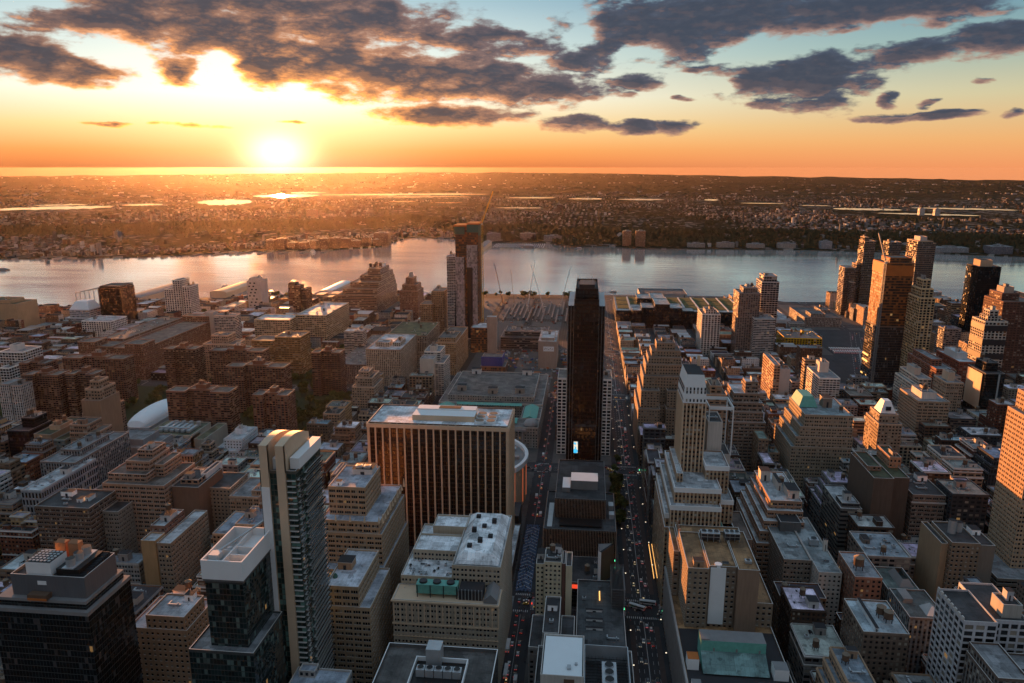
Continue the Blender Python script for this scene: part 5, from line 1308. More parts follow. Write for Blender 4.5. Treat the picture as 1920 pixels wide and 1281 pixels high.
rr = LM[-1][4]; x.build('scalloped_edge', ['coping'], rr, rr.location)
B('office_building', 'office building', 'dark pier-fronted block with white rooftop huts in the lower right corner', 'block with white huts',
  [(206, 262, 318, 374, 74), (207, 222, 345, 374.5, 79)], 'pier', (.16, .155, .15), R_GREY, clutter=[('bulkhead', 226, 352, 73, (7, 5, 5), 0, (.66, .68, .7)), ('bulkhead', 236, 350, 73, (6, 8, 6), 0, (.66, .68, .7)), ('bulkhead', 233, 338, 73, (6, 5, 5), 0, (.66, .68, .7)), ('bulkhead', 243, 356, 73, (6, 5, 5), 0, (.66, .68, .7)), ('bulkhead', 222, 330, 73, (5, 5, 5), 0, (.66, .68, .7))])
B('loft_building', 'loft building', 'loft with long pale roof ridge and two wooden roof tanks', 'loft with twin wooden tanks',
  [(166, 192, 407, 442, 60)], 'punched', (.15, .11, .085), (.42, .50, .54), clutter=[('water_tank', 182, 425, 59, (1.4, 1.4, 1.1)), ('water_tank', 184.5, 420, 59, (1.4, 1.4, 1.1)), ('bulkhead', 174, 424, 59, (2, 30, 3), 0, (.6, .66, .68))])
B('loft_building', 'loft building', 'red-brown brick loft with dark roof tank right of the gravel-roofed white-fronted loft', 'red-brown tank loft',
  [(186, 204, 480, 515, 54)], 'punched', (.24, .12, .08), (.28, .31, .34), clutter=[('water_tank', 192, 492, 53, (1.8, 1.8, 1.4)), ('vent_pipe', 200, 500, 53)])
r = B('office_building', 'office building', 'low stone building with grey-green hipped skylights, farther of the pair', 'far skylight building',
  [(209, 230, 481, 512, 45)], 'pier', (.20, .22, .22), (.12, .16, .15), clutter=[])
x = MB(); frustum(x, 218, 228, 486, 507, 44, 3, 49, 0); x.build('skylight', ['slat_grey'], r, r.location)
r = B('office_building', 'office building', 'low stone building with peaked glass skylight, nearer of the pair', 'near skylight building',
  [(208, 231, 444, 478, 48)], 'pier', (.22, .24, .25), (.11, .13, .13), clutter=[])
x = MB(); frustum(x, 220, 229, 448, 460, 47, 4.4, 52, 0); x.box(211, 217, 462, 474, 46, 50, 1); x.build('skylight', ['galv', 'slat_grey'], r, r.location)
r = B('loft_building', 'loft building', 'tan loft with white-lit pyramid lantern on its roof', 'white pyramid roof',
  [(298, 321, 754, 790, 72), (300, 319, 760, 786, 80)], 'punched', (.28, .21, .15), R_TAR, clutter=[])
x = MB(); n4 = frustum(x, 302, 317, 763, 781, 80, 4.2, 92, 0); x.poly([(*p, 92) for p in n4], 0); x.box(307, 312, 762.9, 764, 83, 87, 1); x.build('pyramid_lantern', ['white_paint', 'window_glass'], r, r.location)
B('loft_building', 'loft building', 'brown loft stepped with rows of white terrace parapets', 'white-terraced loft',
  [(152, 190, 768, 822, 64), (154, 188, 772, 821, 74), (156, 187, 776, 820, 83), (158, 184, 780, 819, 92), (170, 183, 784, 800, 104)], 'triple', (.26, .18, .13), R_SILVER, geo=True, cop='white_paint')
B('loft_building', 'loft building', 'orange-brown terraced loft attached left of the white-terraced loft', 'orange-brown terraced loft',
  [(122, 151.6, 772, 825, 80), (126, 150, 780, 822, 90), (134, 146, 786, 812, 98)], 'triple', (.34, .21, .13), R_BROWN)
r = B('office_building', 'office building', 'tan setback block with green copper hipped roof and stepped white-edged flank', 'green-roofed setback block',
  [(205, 264, 722, 790, 56), (209, 263.6, 724, 789, 66), (213, 263.2, 725.5, 788, 76), (217, 262.8, 727, 787, 88)], 'paired', (.32, .25, .175), (.24, .30, .32), geo=True, cop='coping', clutter=[('bulkhead', 246, 760, 87, (9, 12, 10), 0, (.24, .19, .15)), ('water_tank', 255, 740, 87)])
x = MB(); n4 = frustum(x, 217.6, 236, 752, 784, 87.5, 4, 98, 0); x.poly([(*p, 98) for p in n4], 0); x.build('copper_roof', ['copper_green'], r, r.location)
# mid right
B('apartment_building', 'apartments', 'white balconied slab with bright stair tower behind the green-roofed setback block', 'white balconied slab',
  [(300, 326, 960, 1020, 62), (308, 320, 990, 1006, 75, 61, 'blank', (.62, .56, .5))], 'balcony_white', (.60, .57, .53), R_GREY)
B('apartment_building', 'apartments', 'narrow orange-sided slab with tall blank pale end wall', 'slab with blank pale end',
  [(250, 258, 990, 1056, 70, 0, 'wide', (.36, .22, .14)), (258.3, 272, 992, 1056, 64, 0, 'blank', (.50, .44, .40))], 'wide', (.36, .22, .14), R_GREY)
B('apartment_building', 'apartments', 'pale beige twin-stepped apartment tower with orange side', 'beige stepped apartments',
  [(418, 424, 968, 1024, 55), (424.4, 440, 966, 1026, 63), (426, 434, 985, 1010, 72, 62, 'blank')], 'wide', (.54, .46, .39), R_GREY)
B('loft_building', 'loft building', 'broad tan loft with white roof boxes below the beige stepped apartments', 'broad tan loft',
  [(376, 410, 850, 902, 68), (384, 400, 862, 890, 75, 66, 'blank', (.6, .56, .52))], 'triple', (.34, .25, .17), R_GREY, geo=True)
B('apartment_building', 'apartments', 'slim tower with bright orange blank side and grey front', 'orange-sided slim tower',
  [(439, 459, 925, 960, 70), (445, 453, 936, 952, 80, 69, 'blank', (.5, .4, .3))], 'paired', (.34, .24, .17), R_GREY)
r = B('office_building', 'office building', 'dark tower with gold-framed side panel and pale vertical light strip', 'gold-panelled dark tower',
  [(478, 500, 916, 960, 85), (484, 498, 930, 955, 95)], 'curtain_dark', (.06, .05, .045), R_TAR)
x = MB(); x.box(477.2, 477.9, 922, 956, 40, 82, 0); hollow(x, 476.6, 477.2, 921, 957, 39, 83, .5, 1); x.build('side_panel', ['orange_net', 'pale_rib'], r, r.location)
x = MB(); x.box(492.5, 494.3, 915.4, 915.9, 15, 84, 0); x.build('light_strip', ['galv'], r, r.location)
B('apartment_building', 'apartments', 'red brick balconied apartment tower with white bays, left of two', 'red balconied tower',
  [(455, 478, 990, 1080, 70), (457, 470, 1010, 1070, 78), (478.4, 488, 992, 1060, 60, 0, 'balcony_white', (.5, .3, .2))], 'balcony', (.30, .10, .055), R_GREY)
B('apartment_building', 'apartments', 'dark red tower with white roof plant, right of two', 'dark red tower',
  [(491, 512, 1008, 1075, 76), (494, 508, 1025, 1060, 84, 75, 'blank', (.55, .55, .55))], 'paired', (.26, .075, .045), R_SILVER)
B('apartment_tower', 'tower', 'octagonal tower banded with alternating pale grid and dark storeys', 'banded octagonal tower',
  [(549, 581, 1074, 1112, 40), (550, 580, 1075, 1111, 118), (556, 574, 1082, 1104, 124), (559, 571, 1085, 1101, 132)], 'grid', (.42, .38, .33), R_TAR)
x = MB()
for i in range(4): x.box(549.6, 580.4, 1074.6, 1111.4, 44 + i * 20, 52 + i * 20, 0)
rr = LM[-1][4]; x.build('dark_band', ['steel_dark'], rr, rr.location)
B('apartment_tower', 'tower', 'plain black slab tower with orange-lit roof box by the river', 'black riverside slab',
  [(668, 704, 1350, 1394, 160), (674, 694, 1360, 1384, 170, 159, 'blank', (.5, .36, .24))], 'curtain_dark', (.012, .012, .015), R_TAR, clutter=[])
B('apartment_tower', 'tower', 'bulky dark brown tower at the right edge with orange roof huts', 'bulky brown tower',
  [(602, 650, 1136, 1190, 136), (606, 630, 1150, 1185, 146), (612, 626, 1158, 1178, 154, 145, 'blank', (.45, .35, .28))], 'paired', (.11, .055, .04), R_BROWN)
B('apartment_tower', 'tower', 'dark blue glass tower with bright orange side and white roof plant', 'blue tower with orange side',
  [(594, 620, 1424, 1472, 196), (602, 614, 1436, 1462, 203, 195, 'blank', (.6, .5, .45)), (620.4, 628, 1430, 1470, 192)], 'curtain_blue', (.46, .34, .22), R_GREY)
B('apartment_tower', 'tower', 'golden-sided stepped tower before the blue tower with orange side', 'golden-sided tower',
  [(470, 490, 1096, 1138, 146), (473, 489.6, 1104, 1137.6, 158), (477, 488, 1112, 1134, 170)], 'grid', (.44, .31, .17), R_GREY)
r = B('construction_tower', 'tower', 'orange-netted concrete tower under construction with glass lower storeys', 'orange-netted tower',
  [(437, 481, 1154, 1200, 92, 0, 'curtain_blue', (.2, .13, .09)), (438, 480.6, 1155, 1199, 188, 91), (448, 479, 1162, 1196, 195)], 'frame_open', (.30, .115, .04), R_BROWN, clutter=[])
x = MB(); x.box(437.3, 437.9, 1155, 1199, 172, 187, 0); x.box(438, 480.6, 1154.2, 1154.9, 168, 184, 0); x.build('netting', ['orange_net'], r, r.location)
x = MB(); x.box(436.2, 440, 1176, 1198, 40, 42, 0); x.box(436.2, 440, 1176, 1198, 30, 32, 0); x.box(436.2, 440, 1176, 1198, 8, 10, 0); x.build('lit_floor', ['warm_lamp'], r, r.location)
mast_crane(432, 1136, 0, 192, 26, 1.75, 'tall pale crane mast rising before the orange-netted tower', w_=1.5, m_='slat_grey', pitch=1.5, short='tall pale crane')
mast_crane(494, 1080, 0, 62, 22, 2.6, 'small crane at the foot of the golden-sided tower', w_=1.2, m_='rust_red', pitch=.5)
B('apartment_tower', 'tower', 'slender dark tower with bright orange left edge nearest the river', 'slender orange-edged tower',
  [(607, 630, 1724, 1760, 168), (607.5, 617, 1728, 1756, 176)], 'curtain_blue', (.46, .33, .20), R_GREY)
B('apartment_tower', 'tower', 'slender dark tower twin standing behind the orange-netted tower', 'hidden slender twin',
  [(664, 690, 1736, 1772, 165)], 'curtain_blue', (.30, .24, .18), R_GREY)
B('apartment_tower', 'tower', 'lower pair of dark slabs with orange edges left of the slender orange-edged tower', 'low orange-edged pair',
  [(572, 596, 1728, 1766, 108), (582, 590, 1706, 1727, 78), (598, 606, 1732, 1764, 116)], 'curtain_blue', (.44, .29, .18), R_GREY)
B('apartment_tower', 'tower', 'grey gridded tower with sloped top, left of two by the green-roofed hall', 'left grey gridded tower',
  [(260, 296, 1300, 1345, 116), (268, 292, 1308, 1340, 124)], 'balcony', (.26, .22, .20), R_GREY)
B('apartment_tower', 'tower', 'grey gridded tower with angled roof, taller of two by the green-roofed hall', 'taller grey gridded tower',
  [(309, 339, 1354, 1400, 128), (313, 336, 1360, 1396, 138)], 'grid', (.36, .32, .30), R_GREY)
B('apartment_tower', 'tower', 'lower grey-green gridded slab in front of the taller grey gridded tower', 'lower gridded slab',
  [(285, 320, 1284, 1326, 75)], 'balcony_white', (.30, .32, .31), R_GREY)
B('office_building', 'office building', 'white gridded loft block with orange-pink side before the green-roofed hall', 'white gridded loft',
  [(203, 235, 1320, 1378, 74), (210, 228, 1330, 1360, 80)], 'grid', (.58, .53, .48), R_BROWN)
B('warehouse', 'warehouse', 'bright yellow frame warehouse with many bays near the tunnel roads', 'yellow warehouse',
  [(356, 420, 1349, 1412, 28)], 'grid', (.50, .33, .02), (.16, .16, .16))
# convention hall with planted roof
r = B('convention_hall', 'convention hall', 'long dark glass hall with green planted roof panels and stepped glass entrance blocks', 'green-roofed hall',
  [(62, 330, 1560, 1740, 33), (94, 112, 1536, 1575, 38), (114, 138, 1543, 1600, 43), (140, 170, 1535, 1610, 52), (172, 196, 1543, 1600, 43), (198, 220, 1540, 1575, 38), (110, 140, 1640, 1700, 46), (142, 172, 1650, 1730, 44)], 'curtain_dark', (.07, .075, .075), (.40, .42, .42), clutter=[], ph=.8)
x = MB()
for i in range(9):
    for j in range(3):
        a = 66 + i * 29
        if 92 < a + 13 < 222 and j == 0: continue
        x.box(a, a + 24, 1583 + j * 52, 1628 + j * 52, 32.3, 33.2, 0)
x.build('planted_roof', ['grass_roof'], r, r.location)
x = MB()
for i in range(9):
    for j in range(16): x.box(91 + i * 29, 93.5 + i * 29, 1568 + j * 10.5, 1572 + j * 10.5, 32.3, 34.2, 0)
x.build('skylight_row', ['white_paint'], r, r.location)
B('convention_hall', 'convention hall', 'grey slab-roofed pier hall at the water behind the green-roofed hall', 'grey pier hall',
  [(130, 245, 1850, 1935, 22), (130, 262, 1790, 1846, 16, 0, 'blank', (.6, .6, .6))], 'blank', (.3, .3, .3), (.10, .105, .11))
B('office_building', 'office building', 'pale plain block at the river side of the green-roofed hall', 'pale riverside block',
  [(335, 362, 1640, 1690, 58)], 'blank', (.52, .47, .42), R_GREY)
B('pier_shed', 'pier shed', 'long pale arched pier shed beside the river right of the gridded towers', 'pale pier shed',
  [(385, 425, 1580, 1720, 16)], 'blank', (.5, .52, .54), (.36, .38, .40))
B('pier_shed', 'pier shed', 'long arcaded grey bus garage near the riverside road', 'arcaded garage',
  [(455, 530, 1590, 1712, 20), (470, 500, 1600, 1640, 26), (505, 525, 1650, 1700, 25)], 'pier', (.34, .32, .29), (.10, .105, .11))
# --- far left along the river
r = B('office_building', 'office building', 'white faceted sail-like glass office by the water at far left', 'white sail-like office',
  [(-1078, -1020, 1420, 1470, 22), (-1070, -1026, 1426, 1466, 38)], 'ribbon', (.5, .52, .55), R_WHITE, clutter=[])
x = MB(); n4 = frustum(x, -1070, -1026, 1426, 1466, 38, 9, 54, 0); x.poly([(*p, 54) for p in n4], 0); x.build('sloped_top', ['pale_fabric'], r, r.location)
r = empty('golf_net', (-1105, 1580, 0)); tag(r, 'tall open net cage of slim poles at the river edge', 'net cage')
x = MB()
for i in range(9):
    xx = -1150 + i * 11; hgt = 50 + i * 1.8
    x.bar((xx, 1560, 0), (xx, 1560, hgt), .9, 0); x.bar((xx, 1640, 0), (xx, 1640, hgt), .9, 0); x.bar((xx, 1560, hgt), (xx, 1640, hgt), .5, 0)
for k in range(1, 6):
    x.bar((-1150, 1560, k * 9.5), (-1062, 1560, k * 10.8), .3, 0); x.bar((-1150, 1640, k * 9.5), (-1062, 1640, k * 10.8), .3, 0)
x.bar((-1150, 1560, 50), (-1062, 1560, 64.4), .7, 0); x.bar((-1150, 1640, 50), (-1062, 1640, 64.4), .7, 0)
x.build('frame', ['slat_grey'], r, r.location); LM.append(('open net cage', -1105, 1560, 60, r)); RECTS.append((-1152, -1060, 1555, 1645))
B('construction_tower', 'tower', 'dark shrouded tower beside the open net cage', 'dark shrouded tower',
  [(-1010, -962, 1440, 1490, 82), (-1008, -964, 1442, 1488, 86)], 'curtain_dark', (.05, .03, .022), R_TAR, clutter=[])
B('apartment_tower', 'tower', 'white stepped glass tower on the waterfront with rounded storeys', 'white waterfront tower',
  [(-902, -882, 1500, 1540, 72), (-880, -864, 1498, 1538, 92), (-862, -846, 1502, 1540, 78)], 'grid', (.56, .54, .50), R_GREY)
B('office_building', 'office building', 'low building caged in a white exposed frame', 'white-framed low building',
  [(-982, -922, 1338, 1392, 34)], 'grid', (.60, .58, .55), R_SILVER)
B('apartment_tower', 'tower', 'narrow white tower with dark slit windows against the bright water', 'narrow white tower',
  [(-787, -755, 1650, 1690, 70), (-784, -762, 1656, 1680, 75)], 'blank', (.52, .48, .44), R_GREY)
x = MB()
for i in range(8):
    for j in range(2): x.box(-784 + j * 10 + (i % 3) * 3, -780 + j * 10 + (i % 3) * 3, 1649.6, 1650.2, 10 + i * 7.5, 13 + i * 7.5, 0)
rr = LM[-1][4]; x.build('slit_window', ['window_glass'], rr, rr.location)
B('apartment_tower', 'tower', 'narrow dark tower with open frame top against the bright water', 'narrow dark tower',
  [(-668, -640, 1600, 1625, 68), (-667, -652, 1601, 1624, 74), (-638, -628, 1602, 1640, 60)], 'paired', (.10, .06, .045), R_TAR, clutter=[])
B('loft_building', 'warehouse', 'massive ziggurat warehouse with ribbon windows and roof tanks', 'ziggurat warehouse',
  [(-560, -470, 1616, 1800, 46), (-552, -472, 1630, 1798, 58), (-540, -474, 1650, 1796, 70), (-525, -476, 1680, 1790, 82), (-510, -480, 1690, 1770, 96)], 'ribbon', (.26, .18, .13), R_BROWN,
  clutter=[('water_tank', -505, 1700, 95, (2, 2, 1.8)), ('water_tank', -495, 1700, 95, (2, 2, 1.8)), ('water_tank', -486, 1715, 95, (2, 2, 1.8)), ('water_tank', -500, 1730, 95, (2, 2, 1.8)), ('bulkhead', -490, 1745, 95, (12, 12, 8))])
B('apartment_tower', 'tower', 'brown brick tower with pointed grey cap near the bright water', 'brown pointed tower',
  [(-404, -364, 1566, 1625, 66), (-400, -368, 1575, 1620, 78), (-394, -376, 1585, 1612, 92), (-388, -382, 1592, 1604, 102, 91, 'blank', (.4, .38, .36))], 'punched', (.22, .12, .08), R_BROWN, clutter=[])
B('apartment_tower', 'tower', 'tan brick tower with higher right half standing left of the half-built glass tower', 'tan brick tower',
  [(-314, -290, 1366, 1410, 74), (-294, -270, 1380, 1430, 97)], 'punched', (.30, .19, .11), R_BROWN)
B('apartment_building', 'apartments', 'very long brown apartment terrace with taller corner pavilions', 'long brown apartment terrace',
  [(-790, -740, 1070, 1300, 52), (-792, -764, 1064, 1096, 60), (-738, -688, 1072, 1300, 50), (-716, -686, 1066, 1100, 58), (-740, -688, 1280, 1304, 60), (-786, -744, 1110, 1290, 55)], 'punched', (.21, .105, .065), R_BROWN)
B('apartment_building', 'apartments', 'tall blank grey slab end behind the long brown apartment terrace', 'blank grey slab end',
  [(-696, -680, 1280.5, 1300, 68, 0, 'blank', (.42, .38, .34)), (-679.6, -640, 1282, 1306, 62, 0, 'balcony_white', (.4, .3, .24))], 'blank', (.4, .36, .32), R_GREY)
B('loft_building', 'warehouse', 'cream gridded warehouse with flat pale roof in mid distance', 'cream gridded warehouse',
  [(-612, -545, 1300, 1352, 52), (-544.5, -486, 1330, 1470, 56)], 'wide', (.40, .31, .20), R_SILVER)
B('loft_building', 'warehouse', 'tan riverside building cut by the left edge with patterned wall', 'tan riverside block',
  [(-1230, -1150, 1380, 1440, 56), (-1225, -1170, 1390, 1430, 62, 55, 'blank')], 'blank', (.40, .29, .18), R_GREEN)
B('apartment_building', 'apartments', 'cream apartment block with roof water tower behind the brown slabs', 'cream tank block',
  [(-585, -535, 1062, 1100, 62), (-575, -548, 1070, 1096, 74)], 'punched', (.38, .27, .19), R_BROWN)
B('apartment_building', 'apartments', 'ochre twin-winged apartment block in mid distance before the cream gridded warehouse', 'ochre twin-winged block',
  [(-530, -494, 1110, 1150, 58), (-493.6, -452, 1116, 1160, 63)], 'paired', (.28, .17, .075), R_BROWN)
B('apartment_building', 'apartments', 'small white-topped tower standing among trees left of the low grey depot', 'white-topped tower among trees',
  [(-405, -388, 1190, 1215, 58), (-387.6, -374, 1194, 1218, 58)], 'balcony_white', (.26, .22, .18), R_WHITE)
# piers and sheds
def shed(x0, x1, y0, y1, z, label, col='slat_grey', short=None):
    r = empty('pier_shed', ((x0 + x1) / 2, (y0 + y1) / 2, 0)); tag(r, label, 'pier shed')
    b = MB(); b.box(x0 - 3, x1 + 3, y0, y1 + 8, -3, 1.0, 0); b.build('deck', ['concrete'], r, r.location)
    b = MB(); b.box(x0, x1, y0, y1, 1, z, 0); b.build('wall', ['pale_rib'], r, r.location)
    b = MB(); n = 8
    for i in range(n):
        f = lambda k: ((x0 + x1) / 2 - (x1 - x0) / 2 * math.cos(math.pi * k / n), z + 5 * math.sin(math.pi * k / n))
        (xa, za), (xb, zb) = f(i), f(i + 1)
        b.poly([(xa, y0, za), (xb, y0, zb), (xb, y1, zb), (xa, y1, za)], 0)
    b.poly([((x0 + x1) / 2 - (x1 - x0) / 2 * math.cos(math.pi * k / n), y0, z + 5 * math.sin(math.pi * k / n)) for k in range(n, -1, -1)][::-1], 0)
    b.build('roof', [col], r, r.location)
    if short: LM.append((short, (x0 + x1) / 2, y0, z + 5, r))
shed(-1130, -1080, 1690, 1900, 16, 'long arched pier shed jutting into the golden river at left', short='arched pier shed')
shed(-960, -915, 1800, 1960, 14, 'shorter arched pier shed behind the white waterfront tower', 'pale_rib')
shed(-700, -668, 1880, 2050, 8, 'low white-roofed pier beside the tree-covered pier', 'white_paint', short='white-roofed pier')
r = empty('pier', (-640, 1980, 0)); tag(r, 'narrow pier covered with dark trees reaching into the river', 'pier')
x = MB(); x.box(-650, -622, 1895, 2075, -3, 1.2, 0); x.build('deck', ['concrete'], r, r.location)
x = MB()
for i in range(70): clump(x, rng.uniform(-648, -624), rng.uniform(1960, 2072), 1, rng.uniform(3, 5), rng.uniform(7, 12), rng)
x.build('planting', ['foliage_far'], r, r.location)
r = empty('pier', (480, 2010, 0)); tag(r, 'long bare finger pier with boats moored right of the pale pier shed', 'pier')
x = MB(); x.box(430, 444, 1900, 2120, -3, 1.2, 0); x.box(444, 470, 1980, 1992, -3, 1.2, 0); x.build('deck', ['concrete'], r, r.location)
# --- across the river: buildings one can tell apart
def far_block(az_, d0, wx, wy, hz, col, label, name='waterfront_building', group=None, cat='building', rec='punched'):
    rs = shore_r(az_); r_ = rs + d0; xx, yy = r_ * math.sin(R(az_)), r_ * math.cos(R(az_)); z0 = far_h(az_, r_, rs)
    r = empty(name, (xx, yy, z0)); tag(r, label, cat, group)
    b = MB(); ring = [(xx - wx / 2, yy - wy / 2), (xx + wx / 2, yy - wy / 2), (xx + wx / 2, yy + wy / 2), (xx - wx / 2, yy + wy / 2)]
    for k in range(4): wallquad(b, ring[k], ring[(k + 1) % 4], z0 - 4, z0 + hz, rec)
    b.build('wall', [STY[rec][0]], r, (xx, yy, z0), col)
    b = MB(); b.box(xx - wx / 2 + .4, xx + wx / 2 - .4, yy - wy / 2 + .4, yy + wy / 2 - .4, z0 + hz - 1, z0 + hz + .6, 0); b.box(xx - wx * .2, xx + wx * .2, yy - wy * .2, yy + wy * .2, z0 + hz + .6, z0 + hz + 5, 0)
    b.build('roof', ['roofing'], r, (xx, yy, z0), R_GREY)
    return r
qf = random.Random(21)
orders = ['leftmost', 'second', 'third', 'fourth', 'fifth', 'sixth', 'seventh', 'eighth', 'ninth', 'tenth', 'rightmost']
for i in range(11):
    far_block(-23.6 + i * .76, 25 + qf.uniform(0, 18), qf.uniform(24, 34), 40, qf.choice([26, 32, 38, 42]), qf.choice([(.13, .07, .05), (.16, .10, .07), (.14, .085, .06)]),
        f'brown waterfront apartment block across the river under the sun, {orders[i]} of the row', group='waterfront apartments across the river')
far_block(-15.6, 26, 64, 46, 52, (.17, .11, .08), 'big brown apartment block on the point where the far shore turns')
far_block(-7.2, 60, 60, 40, 34, (.20, .17, .17), 'grey office block at the far cove left of the marina')
far_block(-4.6, 90, 70, 40, 30, (.18, .16, .17), 'dark grey office block behind the marina')
far_block(-2.6, 110, 90, 40, 24, (.26, .23, .22), 'long pale office terrace behind the marina')
far_block(2.9, 60, 36, 30, 62, (.34, .16, .09), 'left of two brick towers standing under the wooded bluff', 'apartment_tower', 'brick towers under the bluff', 'tower')
far_block(3.9, 60, 40, 30, 64, (.34, .16, .09), 'right of two brick towers standing under the wooded bluff', 'apartment_tower', 'brick towers under the bluff', 'tower')
for i in range(4): far_block(8.0 + i * 2.1, 40, 70, 30, 16 + (i % 2) * 4, (.34, .30, .27), f'low pale shoreline terrace under the bluff, {orders[i]} from the left of four', group='shoreline terraces')
far_block(16.9, 50, 44, 34, 30, (.30, .30, .32), 'grey cube building on the far shore near the slender orange-edged tower')
far_block(24.5, 60, 120, 60, 18, (.30, .31, .33), 'low long terminal with pale roof on the far shore at right')
far_block(27.2, 70, 80, 60, 28, (.14, .15, .18), 'dark bulky building on the far shore at the right edge')
far_block(-20.6, 1500, 60, 40, 46, (.30, .2, .16), 'brown apartment block on the far hill below the sun', 'apartment_tower', cat='tower')
far_block(-2.2, 1900, 40, 30, 60, (.10, .07, .06), 'dark tower on the far plain right of the half-built glass tower', 'apartment_tower', cat='tower')
far_block(-33.5, 700, 22, 22, 44, (.3, .27, .25), 'pale tower on the far shore above the left river', 'apartment_tower', cat='tower')
far_block(22.6, 2600, 34, 34, 48, (.55, .5, .47), 'left of two pale round towers in the far distance', 'far_tower', 'pale far towers', 'tower')
far_block(23.5, 2600, 34, 34, 48, (.55, .5, .47), 'right of two pale round towers in the far distance', 'far_tower', 'pale far towers', 'tower')
# ------------------------------------------------------------------ the rest of the city, lot by lot
def cam_px(x, y, z):
    c, s = math.cos(R(5.8)), math.sin(R(5.8)); X = c * x + s * y; Y = -s * x + c * y; Z = z - 325
    d = Y * math.cos(R(13.1)) - Z * math.sin(R(13.1)); u = Y * math.sin(R(13.1)) + Z * math.cos(R(13.1))
    return (960 + 1400 * X / max(d, 1), 640.5 - 1400 * u / max(d, 1), d)
CLEAR = [(-204, -54, 511, 1066), (-40, 36, 509, 860), (-290, 40, 1064, 1325), (-285, 40, 1325, 1900), (55, 335, 1540, 1900), (-45, 40, 290, 512), (55, 125, 260, 512),
         (-847, -340, 790, 1062), (-585, -440, 690, 915), (-526, -330, 1064, 1300), (-116, -48, 400, 500), (395, 560, 1090, 1345), (440, 560, 1325, 1560), (-345, -262, 1060, 1300), (380, 560, 1560, 1900),
         (-380, -325, 790, 880), (-1165, -1055, 1545, 1660), (-1140, -900, 1690, 1990), (-715, -610, 1860, 2100), (-262, -205, 300, 400)]
def blocked(x0, x1, y0, y1):
    for a, b, c, d in CLEAR:
        if x0 < b and x1 > a and y0 < d and y1 > c: return True
    for a, b, c, d in RECTS:
        if x0 < b + .4 and x1 > a - .4 and y0 < d + .4 and y1 > c - .4: return True
    return False
fz = random.Random(77)
COLS = {'tan': TAN, 'pale tan': LTAN, 'brown': BROWN, 'red brick': RED, 'grey': GREY, 'pale grey': LGREY, 'white': (.56, .55, .53), 'cream': BEIGE, 'ochre': OCHRE, 'dark brown': (.10, .06, .042), 'charcoal': (.075, .075, .08)}
ROOFS = {'black': R_TAR, 'grey': R_GREY, 'white': R_WHITE, 'brown': R_BROWN, 'silver': R_SILVER, 'blue-grey': (.26, .32, .37)}
def zone(x, y):
    if x > 0:
        if y < 511: return (34, 62, 18, 40, 'loft')
        if y < 777: return (34, 70 if x < 450 else 56, 18, 40, 'loft')
        if y < 1050: return (16, 44, 12, 32, 'mix') if x < 300 else (18, 52, 14, 30, 'mix')
        if y < 1325: return (10, 26, 10, 26, 'row') if x < 330 else (14, 46, 12, 30, 'mix')
        if y < 1600: return (8, 20, 14, 40, 'row') if x < 600 else (15, 60, 18, 40, 'mix')
        return (10, 40, 20, 50, 'mix')
    if y < 511: return (26, 54, 16, 36, 'loft') if x > -330 else (14, 44, 12, 30, 'loft')
    if y < 777: return (34, 58, 16, 36, 'loft') if x > -560 else (22, 52, 14, 34, 'loft')
    if y < 1050: return (14, 40, 10, 26, 'mix') if x > -365 else (12, 34, 9, 22, 'mix')
    if y < 1325: return (9, 22, 9, 24, 'row')
    if y < 1600: return (9, 28, 12, 44, 'row')
    return (7, 20, 16, 60, 'row')
LOTS = []
for k, j, x0, x1, y0, y1 in BLOCKS:
    xm = (x0 + x1) / 2 + fz.uniform(-3, 3)
    for side, (xa, xb) in enumerate(((x0 + .5, xm - .4), (xm + .4, x1 - .5))):
        y = y0 + .5
        while y < y1 - 7:
            hmin, hmax, wmin, wmax, kd = zone((xa + xb) / 2, y)
            wd_ = min(fz.uniform(wmin, wmax), y1 - y)
            if wd_ < 7: break
            dpt = (xb - xa) * fz.choice([1, 1, 1, .85, .7])
            fx0, fx1 = (xa, xa + dpt) if side == 0 else (xb - dpt, xb)
            if blocked(fx0, fx1, y, y + wd_):
                wd_ = 9
                if blocked(fx0, fx1, y, y + wd_): y += 4; continue
            u_, v_, d_ = cam_px((fx0 + fx1) / 2, y, (hmin + hmax) / 2)
            if -520 < u_ < 2400 and v_ < 1500 and d_ > 100:
                h = hmin + (hmax - hmin) * fz.random() ** 1.35
                if kd == 'loft' and wd_ < 14: h *= .7
                if kd == 'mix' and fz.random() < .05: h *= 1.45
                LOTS.append([fx0, fx1, y, y + wd_ - .5, h, kd, u_, v_, d_])
            y += wd_
def lot_kind(L):
    h = L[4]
    if h < 23: return 'row_house' if L[5] != 'loft' else 'walk_up_building'
    if L[5] == 'loft': return 'loft_building'
    return 'apartment_building'
from collections import defaultdict
bykind = defaultdict(list)
FILL = []; REST = []
for L in LOTS:
    if -50 < L[6] < 1970: bykind[lot_kind(L)].append(L)
    else: REST.append(L)
for kd, ls in bykind.items():
    ls.sort(key=lambda L: -((L[1] - L[0]) + (L[3] - L[2])) * (L[4] + 12) / L[8] ** 2)
    lim = {'loft_building': 230, 'apartment_building': 170, 'row_house': 285, 'walk_up_building': 285}[kd]
    FILL += [(kd, L) for L in ls[:lim]]; REST += ls[lim:]
NUMW = ['zero', 'one', 'two', 'three', 'four', 'five', 'six', 'seven', 'eight', 'nine', 'ten', 'eleven', 'twelve', 'thirteen', 'fourteen', 'fifteen', 'sixteen', 'seventeen', 'eighteen', 'nineteen', 'twenty']
PEND = []
